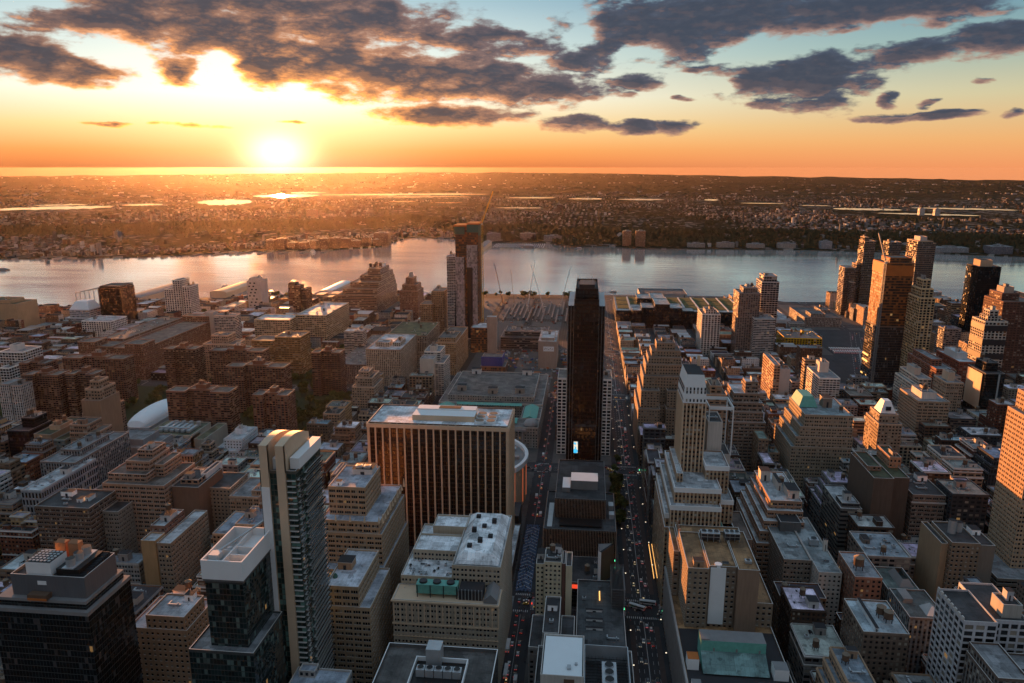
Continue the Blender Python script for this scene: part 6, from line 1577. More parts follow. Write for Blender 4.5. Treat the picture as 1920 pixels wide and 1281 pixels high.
for kd, L in FILL:
    x0, x1, y0, y1, h, zk, u_, v_, d_ = L
    q = random.Random(int(x0 * 13 + y0 * 7))
    if kd == 'row_house': cn = q.choices(['red brick', 'brown', 'tan', 'grey', 'white', 'cream', 'dark brown'], [4, 4, 2, 2, 1, 1, 2])[0]
    elif x0 > 60: cn = q.choices(['tan', 'brown', 'grey', 'pale grey', 'cream', 'dark brown', 'charcoal', 'red brick', 'white', 'pale tan'], [5, 3, 3, 2, 2, 3, 2, 2, 1, 3])[0]
    else: cn = q.choices(['tan', 'brown', 'grey', 'pale tan', 'cream', 'red brick', 'ochre', 'white', 'dark brown', 'charcoal'], [5, 5, 2, 3, 2, 3, 2, 1, 3, 1])[0]
    dk = q.uniform(.44, .86) if q.random() < .8 else q.uniform(.9, 1.1)
    col = tuple(c * dk for c in COLS[cn])
    rn = q.choices(list(ROOFS), [3, 4, 3, 2, 4, 3])[0]
    roof = tuple(c * q.uniform(.8, 1.15) for c in ROOFS[rn])
    s = q.choice({'row_house': ['punched', 'punched', 'paired'], 'walk_up_building': ['punched', 'wide', 'paired'], 'loft_building': ['triple', 'punched', 'paired', 'wide', 'pier'], 'apartment_building': ['punched', 'punched', 'wide', 'ribbon', 'balcony', 'grid']}[kd])
    tiers = [(x0, x1, y0, y1, h)]; shape = ''
    w_, l_ = x1 - x0, y1 - y0
    if kd == 'loft_building' and h > 40 and w_ > 16 and l_ > 16 and q.random() < .62:
        n = q.randint(1, 3); zt = h; st_ = q.uniform(2.2, 3.6); tiers = [(x0, x1, y0, y1, h - n * 7.2)]; shape = 'stepped '
        left = x0 > 0
        for i in range(1, n + 1):
            a = st_ * i
            tiers.append((x0 + a, x1 - (.35 * i if q.random() < .5 else a), y0 + a * .8, y1 - .35 * i, h - (n - i) * 7.2))
    elif kd == 'loft_building' and q.random() < .3 and w_ > 18:
        tiers = [(x0, (x0 + x1) / 2 - 1, y0, y1, h), ((x0 + x1) / 2 - .6, x1, y0, y1, h * q.uniform(.72, .92))]; shape = 'two-level '
    root = building(kd, {'row_house': 'house', 'walk_up_building': 'walk-up', 'loft_building': 'loft building', 'apartment_building': 'apartments'}[kd], None, None, tiers, s, col, roof, take=True,
                    clutter='auto' if (h > 18 and d_ < 1500 or d_ < 900) else [], cop=q.choice(['coping', 'coping', 'trim', 'slat_grey']), ph=1.0 if kd != 'row_house' else .7, seed=int(x0 + y0 * 3), cornice=(kd == 'loft_building' and q.random() < .7))
    root['group'] = {'row_house': 'small houses in rows', 'walk_up_building': 'low walk-up buildings', 'loft_building': 'loft buildings of the dense blocks', 'apartment_building': 'mid-rise apartment buildings'}[kd]
    tanks = sum(1 for c in root.children if c.name.startswith('roof') for g_ in c.children if g_.name.startswith('water_tank'))
    stor = max(2, min(20, round(h / 3.5)))
    PEND.append((root, shape, cn, kd, stor, rn, tanks, cam_px((x0 + x1) / 2, y0, h), y0))
# everything smaller and farther: one mass
facade('massed_walls')
def massed():
    m = MATS['massed_walls']; t = m.node_tree
    for nd in list(t.nodes):
        if nd.type == 'OBJECT_INFO':
            g = t.nodes.new('ShaderNodeNewGeometry'); rp = t.nodes.new('ShaderNodeValToRGB')
            t.links.new(g.outputs['Random Per Island'], rp.inputs[0])
            cr = rp.color_ramp; cr.interpolation = 'CONSTANT'
            cols = [TAN, BROWN, RED, GREY, (.10, .06, .04), LTAN, (.5, .48, .46), (.2, .15, .12)]
            while len(cr.elements) < len(cols): cr.elements.new(.5)
            for i, e in enumerate(cr.elements): e.position = i / len(cols); e.color = (*cols[i], 1)
            for lk in list(nd.outputs['Color'].links): t.links.new(rp.outputs[0], lk.to_socket)
massed()
mb = MB()
for L in REST:
    x0, x1, y0, y1, h = L[:5]; ring = [(x0, y0), (x1, y0), (x1, y1), (x0, y1)]
    for kk in range(4): wallquad(mb, ring[kk], ring[(kk + 1) % 4], 0, h, 'punched')
    mb.poly([(x0, y0, h - .6), (x1, y0, h - .6), (x1, y1, h - .6), (x0, y1, h - .6)], fz.choice([1, 1, 2, 3]))
    if h > 12 and x1 - x0 > 12: mb.box(x0 + 3, x0 + 7, y0 + 2, min(y0 + 6, y1 - 1), h - .6, h + 2.5, 1)
tag(mb.build('far_city_blocks', ['massed_walls', 'tar', 'galv', 'concrete']), kind='stuff')
# ------------------------------------------------------------------ rail yard, building site, plazas
b = MB(); b.poly([(-284, 1062, .02), (30, 1062, .02), (30, 1320, .02), (-284, 1320, .02)]); b.poly([(-284, 1405, .02), (30, 1405, .02), (30, 1905, .02), (-284, 1905, .02)])
tag(b.build('rail_yard_ground', 'ballast'), kind='structure')
b = MB()
for i in range(40):
    x = -200 + i * 5.2
    for s in (-.75, .75): b.box(x + s - .12, x + s + .12, 1408, 1890, .02, .22, 0)
tag(b.build('rail_track', 'steel_dark'), kind='structure')
simple('train_steel', (.10, .10, .10), .5, .4, .2)
tb = MB()
for i in range(6):
    y = i * 26; tb.box(-1.5, 1.5, y, y + 25, .9, 3.9, 0); tb.box(-1.53, 1.53, y + 1.5, y + 23.5, 2.3, 3.2, 1); tb.box(-1.2, 1.2, y + 2, y + 23, .2, .9, 2)
proto('train', tb, ['train_steel', 'car_glass', 'tyre'])
tq = random.Random(9); TX = [('second', 0)]
ordn = ['nearest to the black central skyscraper', 'second', 'third', 'fourth', 'fifth', 'sixth', 'seventh', 'eighth', 'ninth', 'tenth', 'eleventh', 'twelfth', 'thirteenth', 'fourteenth', 'fifteenth', 'sixteenth']
for i in range(16):
    o = bpy.data.objects.new('train', PROTO['train']); COL.objects.link(o)
    o.location = (-24 - i * 10.4, 1560 + tq.uniform(0, 110), .1)
    tag(o, 'silver train parked in the yard, ' + (ordn[0] if i == 0 else ordn[i] + ' row from the black central skyscraper'), 'train', 'trains parked in the yard')
for i, (x, y, h, a) in enumerate(((-196, 1720, 40, 2.2), (-172, 1740, 34, 1.9), (-135, 1700, 44, 1.3), (-100, 1690, 42, 2.4), (-60, 1730, 38, 1.0))):
    mast_crane(x, y, 0, h * .35, h, a, ['reddish', 'dark', 'tall pale', 'second pale', 'grey'][i] + ' crane over the rail yard, ' + ['first', 'second', 'third', 'fourth', 'last'][i] + ' from the half-built glass tower', 'yard_crane', .8, ['rust_red', 'steel_dark', 'hull_white', 'hull_white', 'galv'][i], 2.2)
b = MB()
for i in range(420):
    x, y = tq.uniform(-165, 25), tq.uniform(1066, 1318)
    if blocked(x - 3, x + 3, y - 3, y + 3) and any(x < c[1] and x > c[0] and y < c[3] and y > c[2] for c in RECTS): continue
    s = tq.uniform(.8, 3.2); b.box(x, x + s * tq.uniform(.6, 3), y, y + s, 0, tq.uniform(.8, 3.2), tq.choice([0, 0, 1, 2, 3, 4]))
for i in range(120):
    x, y = tq.uniform(-280, 28), tq.uniform(1560, 1880); 
    b.box(x, x + tq.uniform(1, 6), y, y + 2, 0, tq.uniform(1, 4), tq.choice([0, 1, 3]))
tag(b.build('site_materials', ['galv', 'rust_red', 'orange_net', 'concrete', 'blue_tarp']), kind='stuff')
b = MB(); b.poly([(-845, 792, .17), (-345, 792, .17), (-345, 1034, .17), (-845, 1034, .17)]); b.poly([(-524, 1066, .17), (-372, 1066, .17), (-372, 1298, .17), (-524, 1298, .17)])
tag(b.build('lawn', 'turf'), kind='structure')
b = MB(); b.poly([(395, 1092, .17), (560, 1092, .17), (560, 1340, .17), (395, 1340, .17)], 0); b.poly([(440, 1340, .17), (560, 1340, .17), (560, 1560, .17), (440, 1560, .17)], 0)
for i in range(8):
    for j in range(30):
        ya = 1098 + j * 15; xa = 398 + i * 9 + (ya - 1095) * .3
        if xa < 556 and not (ya > 1330 and xa < 445): b.poly([(xa, ya, .18), (xa + .4, ya, .18), (xa + 3.4, ya + 9, .18), (xa + 3.0, ya + 9, .18)], 1)
tag(b.build('tunnel_road', ['asphalt', 'line_white']), kind='structure')
for i, (x0_, lb2) in enumerate(((412, 'low concrete wall along the left edge of the tunnel roads'), (455, 'low concrete wall between the lanes of the tunnel roads'))):
    r = empty('retaining_wall', (x0_, 1100, 0)); tag(r, lb2, 'wall'); p = MB()
    for k in range(12): p.bar((x0_ + k * 7.5, 1100 + k * 25, 1.2), (x0_ + (k + 1) * 7.5, 1100 + (k + 1) * 25, 1.2), 2.4, 0)
    p.build('wall', ['concrete'], r, r.location)
# ------------------------------------------------------------------ trees
def leaf_crown(seed, r_, h_, n, mat):
    q = random.Random(seed); b = MB()
    lobes = [(q.uniform(-.5, .5) * r_, q.uniform(-.5, .5) * r_, q.uniform(.35, .8) * h_, q.uniform(.4, .62) * r_) for _ in range(7)]
    for i in range(n):
        lx, ly, lz, lr = q.choice(lobes)
        a, e = q.uniform(0, 6.283), math.asin(q.uniform(-.8, 1)); rr = lr * q.uniform(.65, 1.08)
        c = Vector((lx + rr * math.cos(a) * math.cos(e), ly + rr * math.sin(a) * math.cos(e), lz + rr * math.sin(e) * .85))
        u = Vector((q.gauss(0, 1), q.gauss(0, 1), q.gauss(0, .6))).normalized(); v = u.cross(Vector((q.gauss(0, 1), q.gauss(0, 1), q.gauss(0, 1)))).normalized()
        s = q.uniform(.5, 1.0); b.poly([tuple(c - u * s - v * s), tuple(c + u * s - v * s * .6), tuple(c + u * s + v * s), tuple(c - u * s * .6 + v * s)])
    proto(mat, b, ['leaf']); return b
m, t = newmat('leaf')
gi = t.node('ShaderNodeNewGeometry'); oi = t.node('ShaderNodeObjectInfo')
c = t.mix(gi.outputs['Random Per Island'], (.045, .060, .018, 1), (.15, .15, .045, 1)); c = t.mix(t.math('MULTIPLY', oi.outputs['Random'], .5), c, (.07, .05, .02, 1))
finish(t, pbsdf(t, c, .8, .2))
for i in range(4): leaf_crown(40 + i, 4.6, 8.5, 330, f'crown{i}')
b = MB()
b.cyl(0, 0, .38, .22, 0, 4.2, 7, 0); 
for k in range(5):
    a = k * 1.26; b.bar((0, 0, 3.2 + .2 * k), (1.9 * math.cos(a), 1.9 * math.sin(a), 6.2), .2, 0)
proto('trunk', b, ['bark'])
ntree = 0
def tree(x, y, s, label, group):
    r = empty('tree', (x, y, 0)); tag(r, label, 'tree', group)
    for nm, me, z in (('trunk', PROTO['trunk'], 0), ('crown', PROTO[f'crown{int(x * 7 + y) % 4}'], 2.2)):
        o = bpy.data.objects.new(nm, me); COL.objects.link(o); o.parent = r; o.location = (0, 0, z)
        o.scale = (s, s, s); o.rotation_euler = (0, 0, (x * 3.1 + y) % 6.28)
def grove(n, x0, x1, y0, y1, label, group):
    k = 0; tries = 0
    while k < n and tries < n * 12:
        tries += 1
        x, y = tq.uniform(x0, x1), tq.uniform(y0, y1)
        if any(a - 2 < x < b_ + 2 and c_ - 2 < y < d_ + 2 for a, b_, c_, d_ in RECTS): continue
        tree(x, y, tq.uniform(.85, 1.6), label, group); k += 1
grove(50, -420, -345, 800, 1060, 'dark green tree in the leafy strip beside the lone brown slab', 'trees beside the lone brown slab')
grove(48, -640, -420, 795, 1055, 'dark green tree on the lawns between the red-brown balconied slabs', 'trees between the balconied slabs')
grove(60, -515, -375, 1068, 1295, 'dark green tree in the park left of the low grey depot', 'trees of the park by the low grey depot')
grove(26, -840, -640, 795, 1050, 'dark green tree among the slabs near the white ribbed flats', 'trees near the white ribbed flats')
grove(26, -370, -330, 880, 1010, 'green street tree along the road of parked cars by the lone brown slab', 'street trees by the lone brown slab')
grove(14, 33, 38, 640, 800, 'small street tree on the pavement right of the black central skyscraper', 'street trees by the black skyscraper')
grove(16, 560, 640, 1300, 1540, 'dark tree on the bank of the tunnel roads', 'trees by the tunnel roads')
grove(26, -1020, -860, 1560, 1640, 'dark waterside tree near the white waterfront tower', 'waterside trees by the white tower')
grove(16, -840, -690, 1800, 1850, 'dark waterside tree between the narrow white and narrow dark towers', 'waterside trees between narrow towers')
grove(20, -270, -10, 1890, 1925, 'dark riverside tree on the bank beyond the rail yard', 'riverside trees beyond the rail yard')
# ------------------------------------------------------------------ vehicles
def car_mesh(name, body, taxi=False):
    b = MB()
    prof = [(-2.25, .35), (2.25, .35), (2.25, .75), (1.25, .88), (-1.35, .92), (-2.25, .82)]
    for s in (-1, 1):
        pts = [(s * .9, y, z) for y, z in prof]; b.poly(pts if s > 0 else pts[::-1], 0)
    for i in range(len(prof)):
        (y0, z0), (y1, z1) = prof[i], prof[(i + 1) % len(prof)]; b.poly([(.9, y0, z0), (-.9, y0, z0), (-.9, y1, z1), (.9, y1, z1)], 0)
    n4 = frustum(b, -.84, .84, -1.45, 1.05, .88, .0, .881, 1)
    lo = [(-.84, -1.5, .88), (.84, -1.5, .88), (.84, 1.1, .88), (-.84, 1.1, .88)]; hi = [(-.66, -1.0, 1.45), (.66, -1.0, 1.45), (.66, .45, 1.45), (-.66, .45, 1.45)]
    for k in range(4): b.poly([lo[k], lo[(k + 1) % 4], hi[(k + 1) % 4], hi[k]], 1)
    b.poly(hi, 0)
    for s in (-1, 1):
        for y in (-1.4, 1.4):
            n = 8
            for i in range(n):
                a0, a1 = i * math.pi / 4, (i + 1) * math.pi / 4
                b.poly([(s * .92, y, .33), (s * .92, y + .33 * math.cos(a0), .33 + .33 * math.sin(a0)), (s * .92, y + .33 * math.cos(a1), .33 + .33 * math.sin(a1))][::s], 2)
        b.box(s * .6 - .22, s * .6 + .22, -2.29, -2.24, .58, .76, 3); b.box(s * .6 - .22, s * .6 + .22, 2.24, 2.29, .58, .74, 4)
    if taxi: b.box(-.3, .3, -.4, -.1, 1.45, 1.62, 4)
    proto(name, b, [body, 'car_glass', 'tyre', 'tail_lamp', 'head_lamp'])
for nm, mt_ in (('dark', 'car_dark'), ('white', 'car_white'), ('red', 'car_red'), ('grey', 'car_grey')): car_mesh('car_' + nm, mt_)
car_mesh('car_yellow', 'taxi_yellow', True)
def bus_mesh(name, L, body):
    b = MB(); b.box(-1.28, 1.28, -L / 2, L / 2, .35, 3.1, 0); b.box(-1.31, 1.31, -L / 2 + .4, L / 2 - .4, 1.5, 2.5, 1); b.box(-1.2, 1.2, L / 2, L / 2 + .04, 1.2, 2.7, 1)
    b.box(-.8, .8, -L / 2 + 1.5, -L / 2 + 4, 3.1, 3.4, 0); b.box(-.5, .5, 1, 2.5, 3.1, 3.3, 0)
    for s in (-1, 1):
        for y in (-L * .3, L * .3): b.box(s * 1.15 - .16, s * 1.15 + .16, y - .5, y + .5, 0, .9, 2)
        b.box(s * .95 - .15, s * .95 + .15, -L / 2 - .05, -L / 2, .7, 1.1, 3); b.box(s * .95 - .15, s * .95 + .15, L / 2, L / 2 + .05, .7, 1.0, 4)
    proto(name, b, [body, 'car_glass', 'tyre', 'tail_lamp', 'head_lamp'])
bus_mesh('bus', 12.2, 'hull_white')
b = MB(); b.box(-1.2, 1.2, -4, 1.6, .7, 3.4, 0); b.box(-1.05, 1.05, 1.8, 3.8, .5, 2.5, 1); b.box(-1.0, 1.0, 3.2, 3.84, 1.5, 2.3, 2)
for s in (-1, 1):
    for y in (-2.8, 2.7): b.box(s * 1.0 - .16, s * 1.0 + .16, y - .45, y + .45, 0, .9, 3)
    b.box(s * .9 - .15, s * .9 + .15, -4.06, -4, .8, 1.1, 4)
proto('truck', b, ['hull_white', 'car_grey', 'car_glass', 'tyre', 'tail_lamp'])
def vehicle(kind, x, y, rz, label, group, cat='car', name='car'):
    o = bpy.data.objects.new(name, PROTO[kind]); COL.objects.link(o); o.location = (x, y, .02); o.rotation_euler = (0, 0, rz); tag(o, label, cat, group); return o
CW = {'car_dark': 'dark car', 'car_white': 'white car', 'car_red': 'red car', 'car_grey': 'grey car', 'car_yellow': 'yellow taxi'}
vq = random.Random(31)
def traffic(lanes, axis, a0, a1, gap, where, group):
    for off, dr in lanes:
        s = a0 + vq.uniform(0, gap)
        while s < a1:
            k = vq.choices(list(CW), [5, 3, 1, 3, 3])[0]
            x, y, rz = (off, s, 0 if dr > 0 else math.pi) if axis == 'y' else (s, off, -math.pi / 2 if dr > 0 else math.pi / 2)
            near_cross = axis == 'y' and any(abs(s - a) < 11 for a in AVE)
            if not near_cross or vq.random() < .35: vehicle(k, x, y, rz, f'{CW[k]} in the traffic {where}', group, 'taxi' if 'yellow' in k else 'car', 'taxi' if 'yellow' in k else 'car')
            s += gap * vq.uniform(.55, 2.0)
traffic(((42.4, -1), (45.2, -1), (48.8, 1), (51.6, 1)), 'y', 425, 900, 22, 'of the wide street beside the black skyscraper', 'cars on the wide street')
traffic(((42.4, -1), (45.2, -1), (48.8, 1), (51.6, 1)), 'y', 910, 1600, 40, 'of the wide street beyond the brown setback hotel', 'cars on the far wide street')
traffic(((-46.5, 1), (-41.5, 1)), 'y', 410, 520, 11, 'jammed in the narrow street beside the pale yellow hotel', 'cars in the jammed narrow street')
traffic(((-46.5, 1), (-42.5, 1)), 'y', 645, 1190, 17, 'of the narrow street left of the black skyscraper', 'cars on the narrow street')
traffic(((-207, 1), (-203, 1)), 'y', 800, 1180, 13, 'queued beside the stone post office', 'cars queued by the post office')
traffic(((505, -1), (509, -1), (513, -1), (517, -1)), 'x', -42, 125, 17, 'crossing the avenue by the pale yellow hotel', 'cars on the nearer avenue')
traffic(((771, 1), (775, 1), (779, 1), (783, 1)), 'x', -60, 140, 15, 'crossing the avenue behind the round arena', 'cars on the farther avenue')
traffic(((1046, -1), (1052, -1)), 'x', -200, 300, 24, 'on the avenue behind the stone post office', 'cars on the third avenue')
for i in range(64):
    k = vq.choices(list(CW), [4, 4, 1, 4, 1])[0]; lane = vq.randrange(6); y = vq.uniform(1095, 1540)
    x = 402 + lane * 9 + (y - 1095) * .3
    if any(a - 2 < x < b_ + 2 and c_ - 3 < y < d_ + 3 for a, b_, c_, d_ in RECTS): continue
    vehicle(k, x, y, -.29, f'{CW[k]} on the tunnel roads behind the yellow warehouse' if y > 1420 else f'{CW[k]} on the tunnel roads in front of the orange-netted tower', 'cars on the tunnel roads', 'taxi' if 'yellow' in k else 'car', 'taxi' if 'yellow' in k else 'car')
for i in range(22):
    k = vq.choice(['car_white', 'car_grey', 'car_dark']); vehicle(k, -338 + (i % 2) * 3.2, 882 + i * 5.6, 0, f'{CW[k]} parked along the tree-lined road by the lone brown slab', 'cars parked by the trees')
for x, y, rz, lb in ((43, 512, 1.15, 'front half of the white articulated bus turning at the wide street crossing'), (51.5, 518.5, 1.45, 'rear half of the white articulated bus turning at the wide street crossing')):
    vehicle('bus', x, y, rz, lb, 'turning articulated bus', 'bus', 'bus')
vehicle('bus', -49, 455, 0, 'white bus standing in the jammed narrow street by the pale yellow hotel', None, 'bus', 'bus')
vehicle('bus', -47.5, 428, 0, 'white bus with red tail lamps nearest the camera in the jammed narrow street', None, 'bus', 'bus')
vehicle('bus', 52, 905, 0, 'white bus on the wide street opposite the brown setback hotel', None, 'bus', 'bus')
for i in range(26):
    vehicle('bus', 446 + (i % 13) * 4.2, 1362 + (i // 13) * 22, 0, 'white bus parked in close rows on the lot behind the yellow warehouse', 'buses parked behind the yellow warehouse', 'bus', 'bus')
vehicle('truck', -40.5, 421, 0, 'white box truck in the jammed narrow street by the bus', None, 'truck', 'truck')
vehicle('truck', -39.5, 660, 0, 'white box truck beside the round arena', None, 'truck', 'truck')
vehicle('truck', -46, 700, 0, 'white box truck farther up the narrow street past the round arena', None, 'truck', 'truck')
vehicle('truck', -46, 812, 0, 'white box truck by the white gridded office block', None, 'truck', 'truck')
vehicle('truck', 40, 800, 0, 'white box truck on the wide street by the white gridded office block', None, 'truck', 'truck')
# pedestrians at the crossings and on the plaza, too many and small to count
b = MB()
def walker(x, y, m_):
    a = vq.uniform(0, 6.28); c, s = math.cos(a) * .2, math.sin(a) * .2
    b.cyl(x, y, .16, .24, .02, .9, 5, 2); b.cyl(x, y, .27, .2, .9, 1.45, 6, m_); b.cyl(x + c * .1, y + s * .1, .11, .09, 1.48, 1.75, 6, 3)
for i in range(620):
    z_ = vq.random()
    if z_ < .35: x, y = vq.uniform(-52, -38), vq.uniform(525, 640)
    elif z_ < .7: x, y = vq.choice([vq.uniform(-60, -35), vq.uniform(30, 66)]), vq.gauss(vq.choice([499, 523, 765, 789]), 6)
    else: x, y = vq.choice([-53, -35.5, 33, 61]) + vq.uniform(-1.2, 1.2), vq.uniform(420, 800)
    walker(x, y, vq.choice([0, 0, 1, 2, 4]))
tag(b.build('crowd', ['car_dark', 'car_grey', 'steel_dark', 'tank_cap', 'car_red']), kind='stuff')
# strings of lights and street lamps along the wide street
lb_ = MB()
def lamp(x, y, label, group, mat='head_lamp', h=9, name='street_lamp'):
    r = empty(name, (x, y, 0)); tag(r, label, 'street lamp', group)
    p = MB(); p.cyl(x, y, .12, .08, 0, h, 6, 0); s = 1 if x < 47 else -1; p.bar((x, y, h), (x + s * 1.8, y, h + .4), .12, 0); p.build('pole', ['steel_dark'], r, r.location)
    p = MB(); p.box(x + s * 1.4, x + s * 2.3, y - .3, y + .3, h + .15, h + .45, 0); p.build('lamp_head', [mat], r, r.location)
for i in range(22):
    y = 432 + i * 38
    if any(abs(y - a) < 12 for a in AVE): continue
    lamp(34.0, y, 'street lamp on the pavement of the wide street, building side of the black skyscraper', 'street lamps of the wide street')
    lamp(60.0, y + 15, 'street lamp on the hotel side of the wide street', 'street lamps of the wide street')
r = empty('lit_canopy', (61, 560, 0)); tag(r, 'string of golden canopy lights along the wide street below the white-crowned tan tower', 'lights')
b = MB(); b.box(58.5, 61, 545, 600, 6, 6.6, 0); b.build('canopy', ['steel_dark'], r, r.location)
b = MB()
for i in range(28):
    for xx in (58.4, 60.9): b.box(xx - .25, xx + .05, 545.5 + i * 2, 546.3 + i * 2, 6.1, 7.2, 0)
b.build('lamp', ['warm_lamp'], r, r.location)
# traffic signals glowing at the crossings
for j, y in enumerate((511, 777)):
    for i, x in enumerate((-52, -36, 33, 61)):
        r = empty('traffic_light', (x, y - 9, 0)); tag(r, f'traffic signal at the {"nearer" if j == 0 else "farther"} avenue, ' + ['arena-side corner of the narrow street', 'skyscraper-side corner of the narrow street', 'skyscraper-side corner of the wide street', 'hotel-side corner of the wide street'][i], 'traffic light')
        p = MB(); p.cyl(x, y - 9, .12, .1, 0, 6, 6, 0); p.build('pole', ['steel_dark'], r, r.location)
        p = MB(); p.box(x - .3, x + .3, y - 9.4, y - 9.0, 4.8, 6.2, 0); p.build('signal_head', ['green_lamp' if x > 0 else 'tail_lamp'], r, r.location)
# ------------------------------------------------------------------ boats
def boat(x, y, L, wd_, rz, label, decks=2, col='hull_white', wake=0, name='boat', group=None):
    r = empty(name, (x, y, -2.2)); r.rotation_euler = (0, 0, rz); tag(r, label, 'boat', group)
    b = MB(); pts = [(-wd_ / 2, -L / 2), (wd_ / 2, -L / 2), (wd_ / 2, L * .25), (0, L / 2), (-wd_ / 2, L * .25)]; hh = max(1.2, wd_ * .3)
    for i in range(5):
        p, q_ = pts[i], pts[(i + 1) % 5]; b.poly([(p[0] * .8, p[1] * .95, -.4), (q_[0] * .8, q_[1] * .95, -.4), (q_[0], q_[1], hh), (p[0], p[1], hh)])
    b.poly([(*p, hh) for p in pts]); o = b.build('hull', [col], r); o.location = (0, 0, 0)
    b = MB()
    for k in range(decks): b.box(-wd_ * (.42 - k * .05), wd_ * (.42 - k * .05), -L * (.42 - k * .06), L * (.2 - k * .04), hh + k * 2.6, hh + k * 2.6 + 1.1, 0); b.box(-wd_ * (.40 - k * .05), wd_ * (.40 - k * .05), -L * (.41 - k * .06), L * (.19 - k * .04), hh + k * 2.6 + 1.1, hh + k * 2.6 + 2.0, 1); b.box(-wd_ * (.42 - k * .05), wd_ * (.42 - k * .05), -L * (.42 - k * .06), L * (.2 - k * .04), hh + k * 2.6 + 2.0, hh + k * 2.6 + 2.5, 0)
    o = b.build('cabin', ['hull_white', 'car_glass'], r); o.location = (0, 0, 0)
    if wake:
        b = MB()
        for s in (-1, 1): b.poly([(s * wd_ * .3, -L * .5, .06), (s * (wd_ * .3 + wake * .13), -L * .5 - wake, .06), (s * (wd_ * .3 + wake * .13 - 3), -L * .5 - wake, .06), (s * wd_ * .1, -L * .5, .06)][::s])
        o = b.build('wake', ['wake'], r); o.location = (0, 0, 0)
boat(-1905, 2255, 44, 12, -1.35, 'white ferry with a trailing wake on the open river at far left', 2, 'car_grey', 120, 'ferry')
r = empty('sailing_boat', (-1790, 2065, -2.2)); tag(r, 'small sailing boat with mast near the ferry', 'boat')
b = MB(); b.box(-1.5, 1.5, -5, 5, -.3, 1.2, 0); o = b.build('hull', ['car_grey'], r); o.location = (0, 0, 0)
b = MB(); b.cyl(0, .5, .12, .08, 1, 15, 6, 0); b.poly([(0, .3, 2), (0, -4.5, 2), (0, .3, 14)], 1); b.poly([(0, .3, 14), (0, -4.5, 2), (0, .3, 2)], 1); o = b.build('sail', ['steel_dark', 'hull_white'], r); o.location = (0, 0, 0)
boat(-905, 1930, 50, 15, 0, 'white excursion ship moored beyond the white waterfront tower', 3, name='ship')
boat(-840, 1900, 34, 10, .2, 'white motor yacht moored right of the excursion ship', 2)
boat(-1010, 1985, 40, 11, .1, 'white cruise boat at the end of the long arched pier shed', 2)
boat(-255, 3150, 60, 22, 1.4, 'dark moored barge-like ferry by the far marina', 2, 'car_grey', name='ferry')
boat(-40, 3120, 30, 9, 1.5, 'small grey boat right of the far marina', 1, 'car_grey')
boat(455, 2040, 46, 12, 0, 'white sightseeing boat moored along the bare finger pier', 2)
boat(425, 2080, 40, 11, 0, 'second sightseeing boat on the river side of the bare finger pier', 2)
boat(640, 1990, 40, 12, 1.2, 'dark working boat near the slender orange-edged tower', 1, 'car_grey')
boat(70, 2010, 20, 6, 1.5, 'tiny boat on the river behind the green-roofed hall', 1, 'car_grey')
boat(-1090, 2880, 40, 14, .6, 'white ferry docked under the sun at the far row of brown apartment blocks', 2, name='ferry')
b = MB()
for i in range(150):
    x, y = -400 + (i % 25) * 8.8, 3150 + (i // 25) * 26; b.box(x - 1.4, x + 1.4, y - 5, y + 5, -2, -.6, i % 2); b.box(x - 1, x + 1, y - 3, y + 1, -.6, .6, 0)
    if i % 3 == 0: b.cyl(x, y, .15, .1, -.6, 11, 4, 1)
tag(b.build('marina_boats', ['hull_white', 'car_grey']), kind='stuff')
pq = MB()
for i in range(7):
    r = empty('pier', (-1500 + i * 75, 2760 + i * 26, -2)); tag(r, f'dark finger pier of the far shore under the sun, number {NUMW[i + 1]} counting from the left', 'pier', 'finger piers of the far shore')
    p = MB(); p.box(-1504 + i * 75, -1488 + i * 75, 2700 + i * 28, 2860 + i * 28, -3, 1.2, 0); p.build('deck', ['steel_dark'], r, r.location)
r = empty('pier_shed', (-440, 3060, 0)); tag(r, 'grey gabled ferry shed on the far shore by the half-built glass tower', 'pier shed')
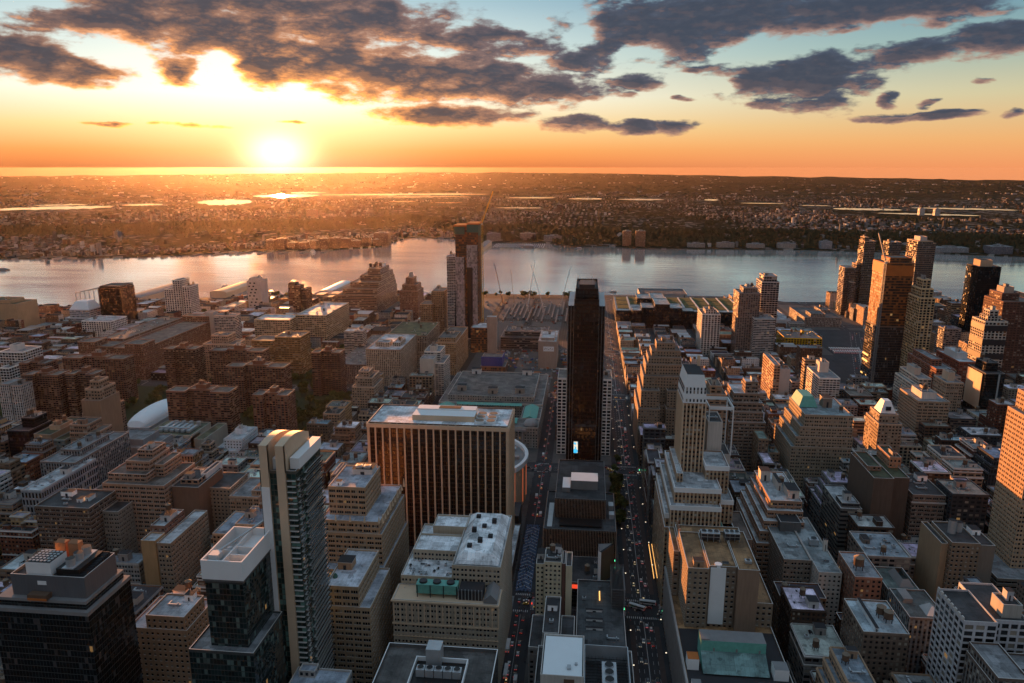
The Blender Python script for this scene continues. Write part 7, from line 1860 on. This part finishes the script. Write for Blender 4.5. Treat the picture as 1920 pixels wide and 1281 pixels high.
p = MB(); p.box(-452, -420, 3000, 3260, -3, 12, 0); p.poly([(-452, 3000, 12), (-436, 3000, 18), (-436, 3260, 18), (-452, 3260, 12)], 1); p.poly([(-436, 3000, 18), (-420, 3000, 12), (-420, 3260, 12), (-436, 3260, 18)], 1); p.poly([(-452, 3000, 12), (-420, 3000, 12), (-436, 3000, 18)], 0); p.build('wall', ['pale_rib', 'slat_grey'], r, r.location)

# ------------------------------------------------------------------ labels of the lots: look first, then the thing it stands by
LMP = [(s, cam_px(x, y, z), y) for s, x, y, z, _ in LM]
USED = set(str(o.get('label')) for o in bpy.data.objects if o.get('label'))
KW = {'row_house': 'house', 'walk_up_building': 'walk-up', 'loft_building': 'loft', 'apartment_building': 'apartment block'}
PEND.sort(key=lambda p: p[7][2])
for root, shape, cn, kd, stor, rn, tanks, (u, v, d), yy in PEND:
    near = sorted(LMP, key=lambda L_: (L_[1][0] - u) ** 2 + ((L_[1][1] - v) * 1.3) ** 2)[:14]
    tk = '' if tanks == 0 else (' and water tank' if tanks == 1 else ' and two tanks')
    done = False
    for variant in range(3):
        for s, (lu, lv, ld), ly in near:
            du, dv = u - lu, v - lv
            rel = ('right of' if du > 0 else 'left of') if abs(du) > 1.1 * abs(dv) else ('in front of' if dv > 0 else 'behind')
            if variant == 1: rel = ('just ' if math.hypot(du, dv) < 90 else 'well ') + rel
            if variant == 2:
                rel = ('below and ' if dv > 0 else 'above and ') + ('right of' if du > 0 else 'left of')
            lab = f'{shape}{cn} {NUMW[stor]}-storey {KW[kd]} with {rn} roof{tk} {rel} the {s}'
            if len(lab.split()) > 16: lab = f'{shape}{cn} {NUMW[stor]}-storey {KW[kd]}, {rn} roof, {rel} the {s}'
            if lab not in USED and len(lab.split()) <= 16: done = True; break
        if done: break
    USED.add(lab); root['label'] = lab
HAZE = 0.24e-5
# ------------------------------------------------------------------ haze: the evening air
hz = MB(); hz.box(-30000, 30000, -700, 27000, -90, 328.5)
m, t = newmat('evening_air')
pvn = t.node('ShaderNodeVolumePrincipled')
pvn.inputs['Color'].default_value = (.86, .74, .70, 1)
pvn.inputs['Density'].default_value = HAZE
pvn.inputs['Anisotropy'].default_value = .80
o_ = t.node('ShaderNodeOutputMaterial'); t.l.new(pvn.outputs[0], o_.inputs['Volume'])
ho = tag(hz.build('haze', 'evening_air'), kind='stuff')
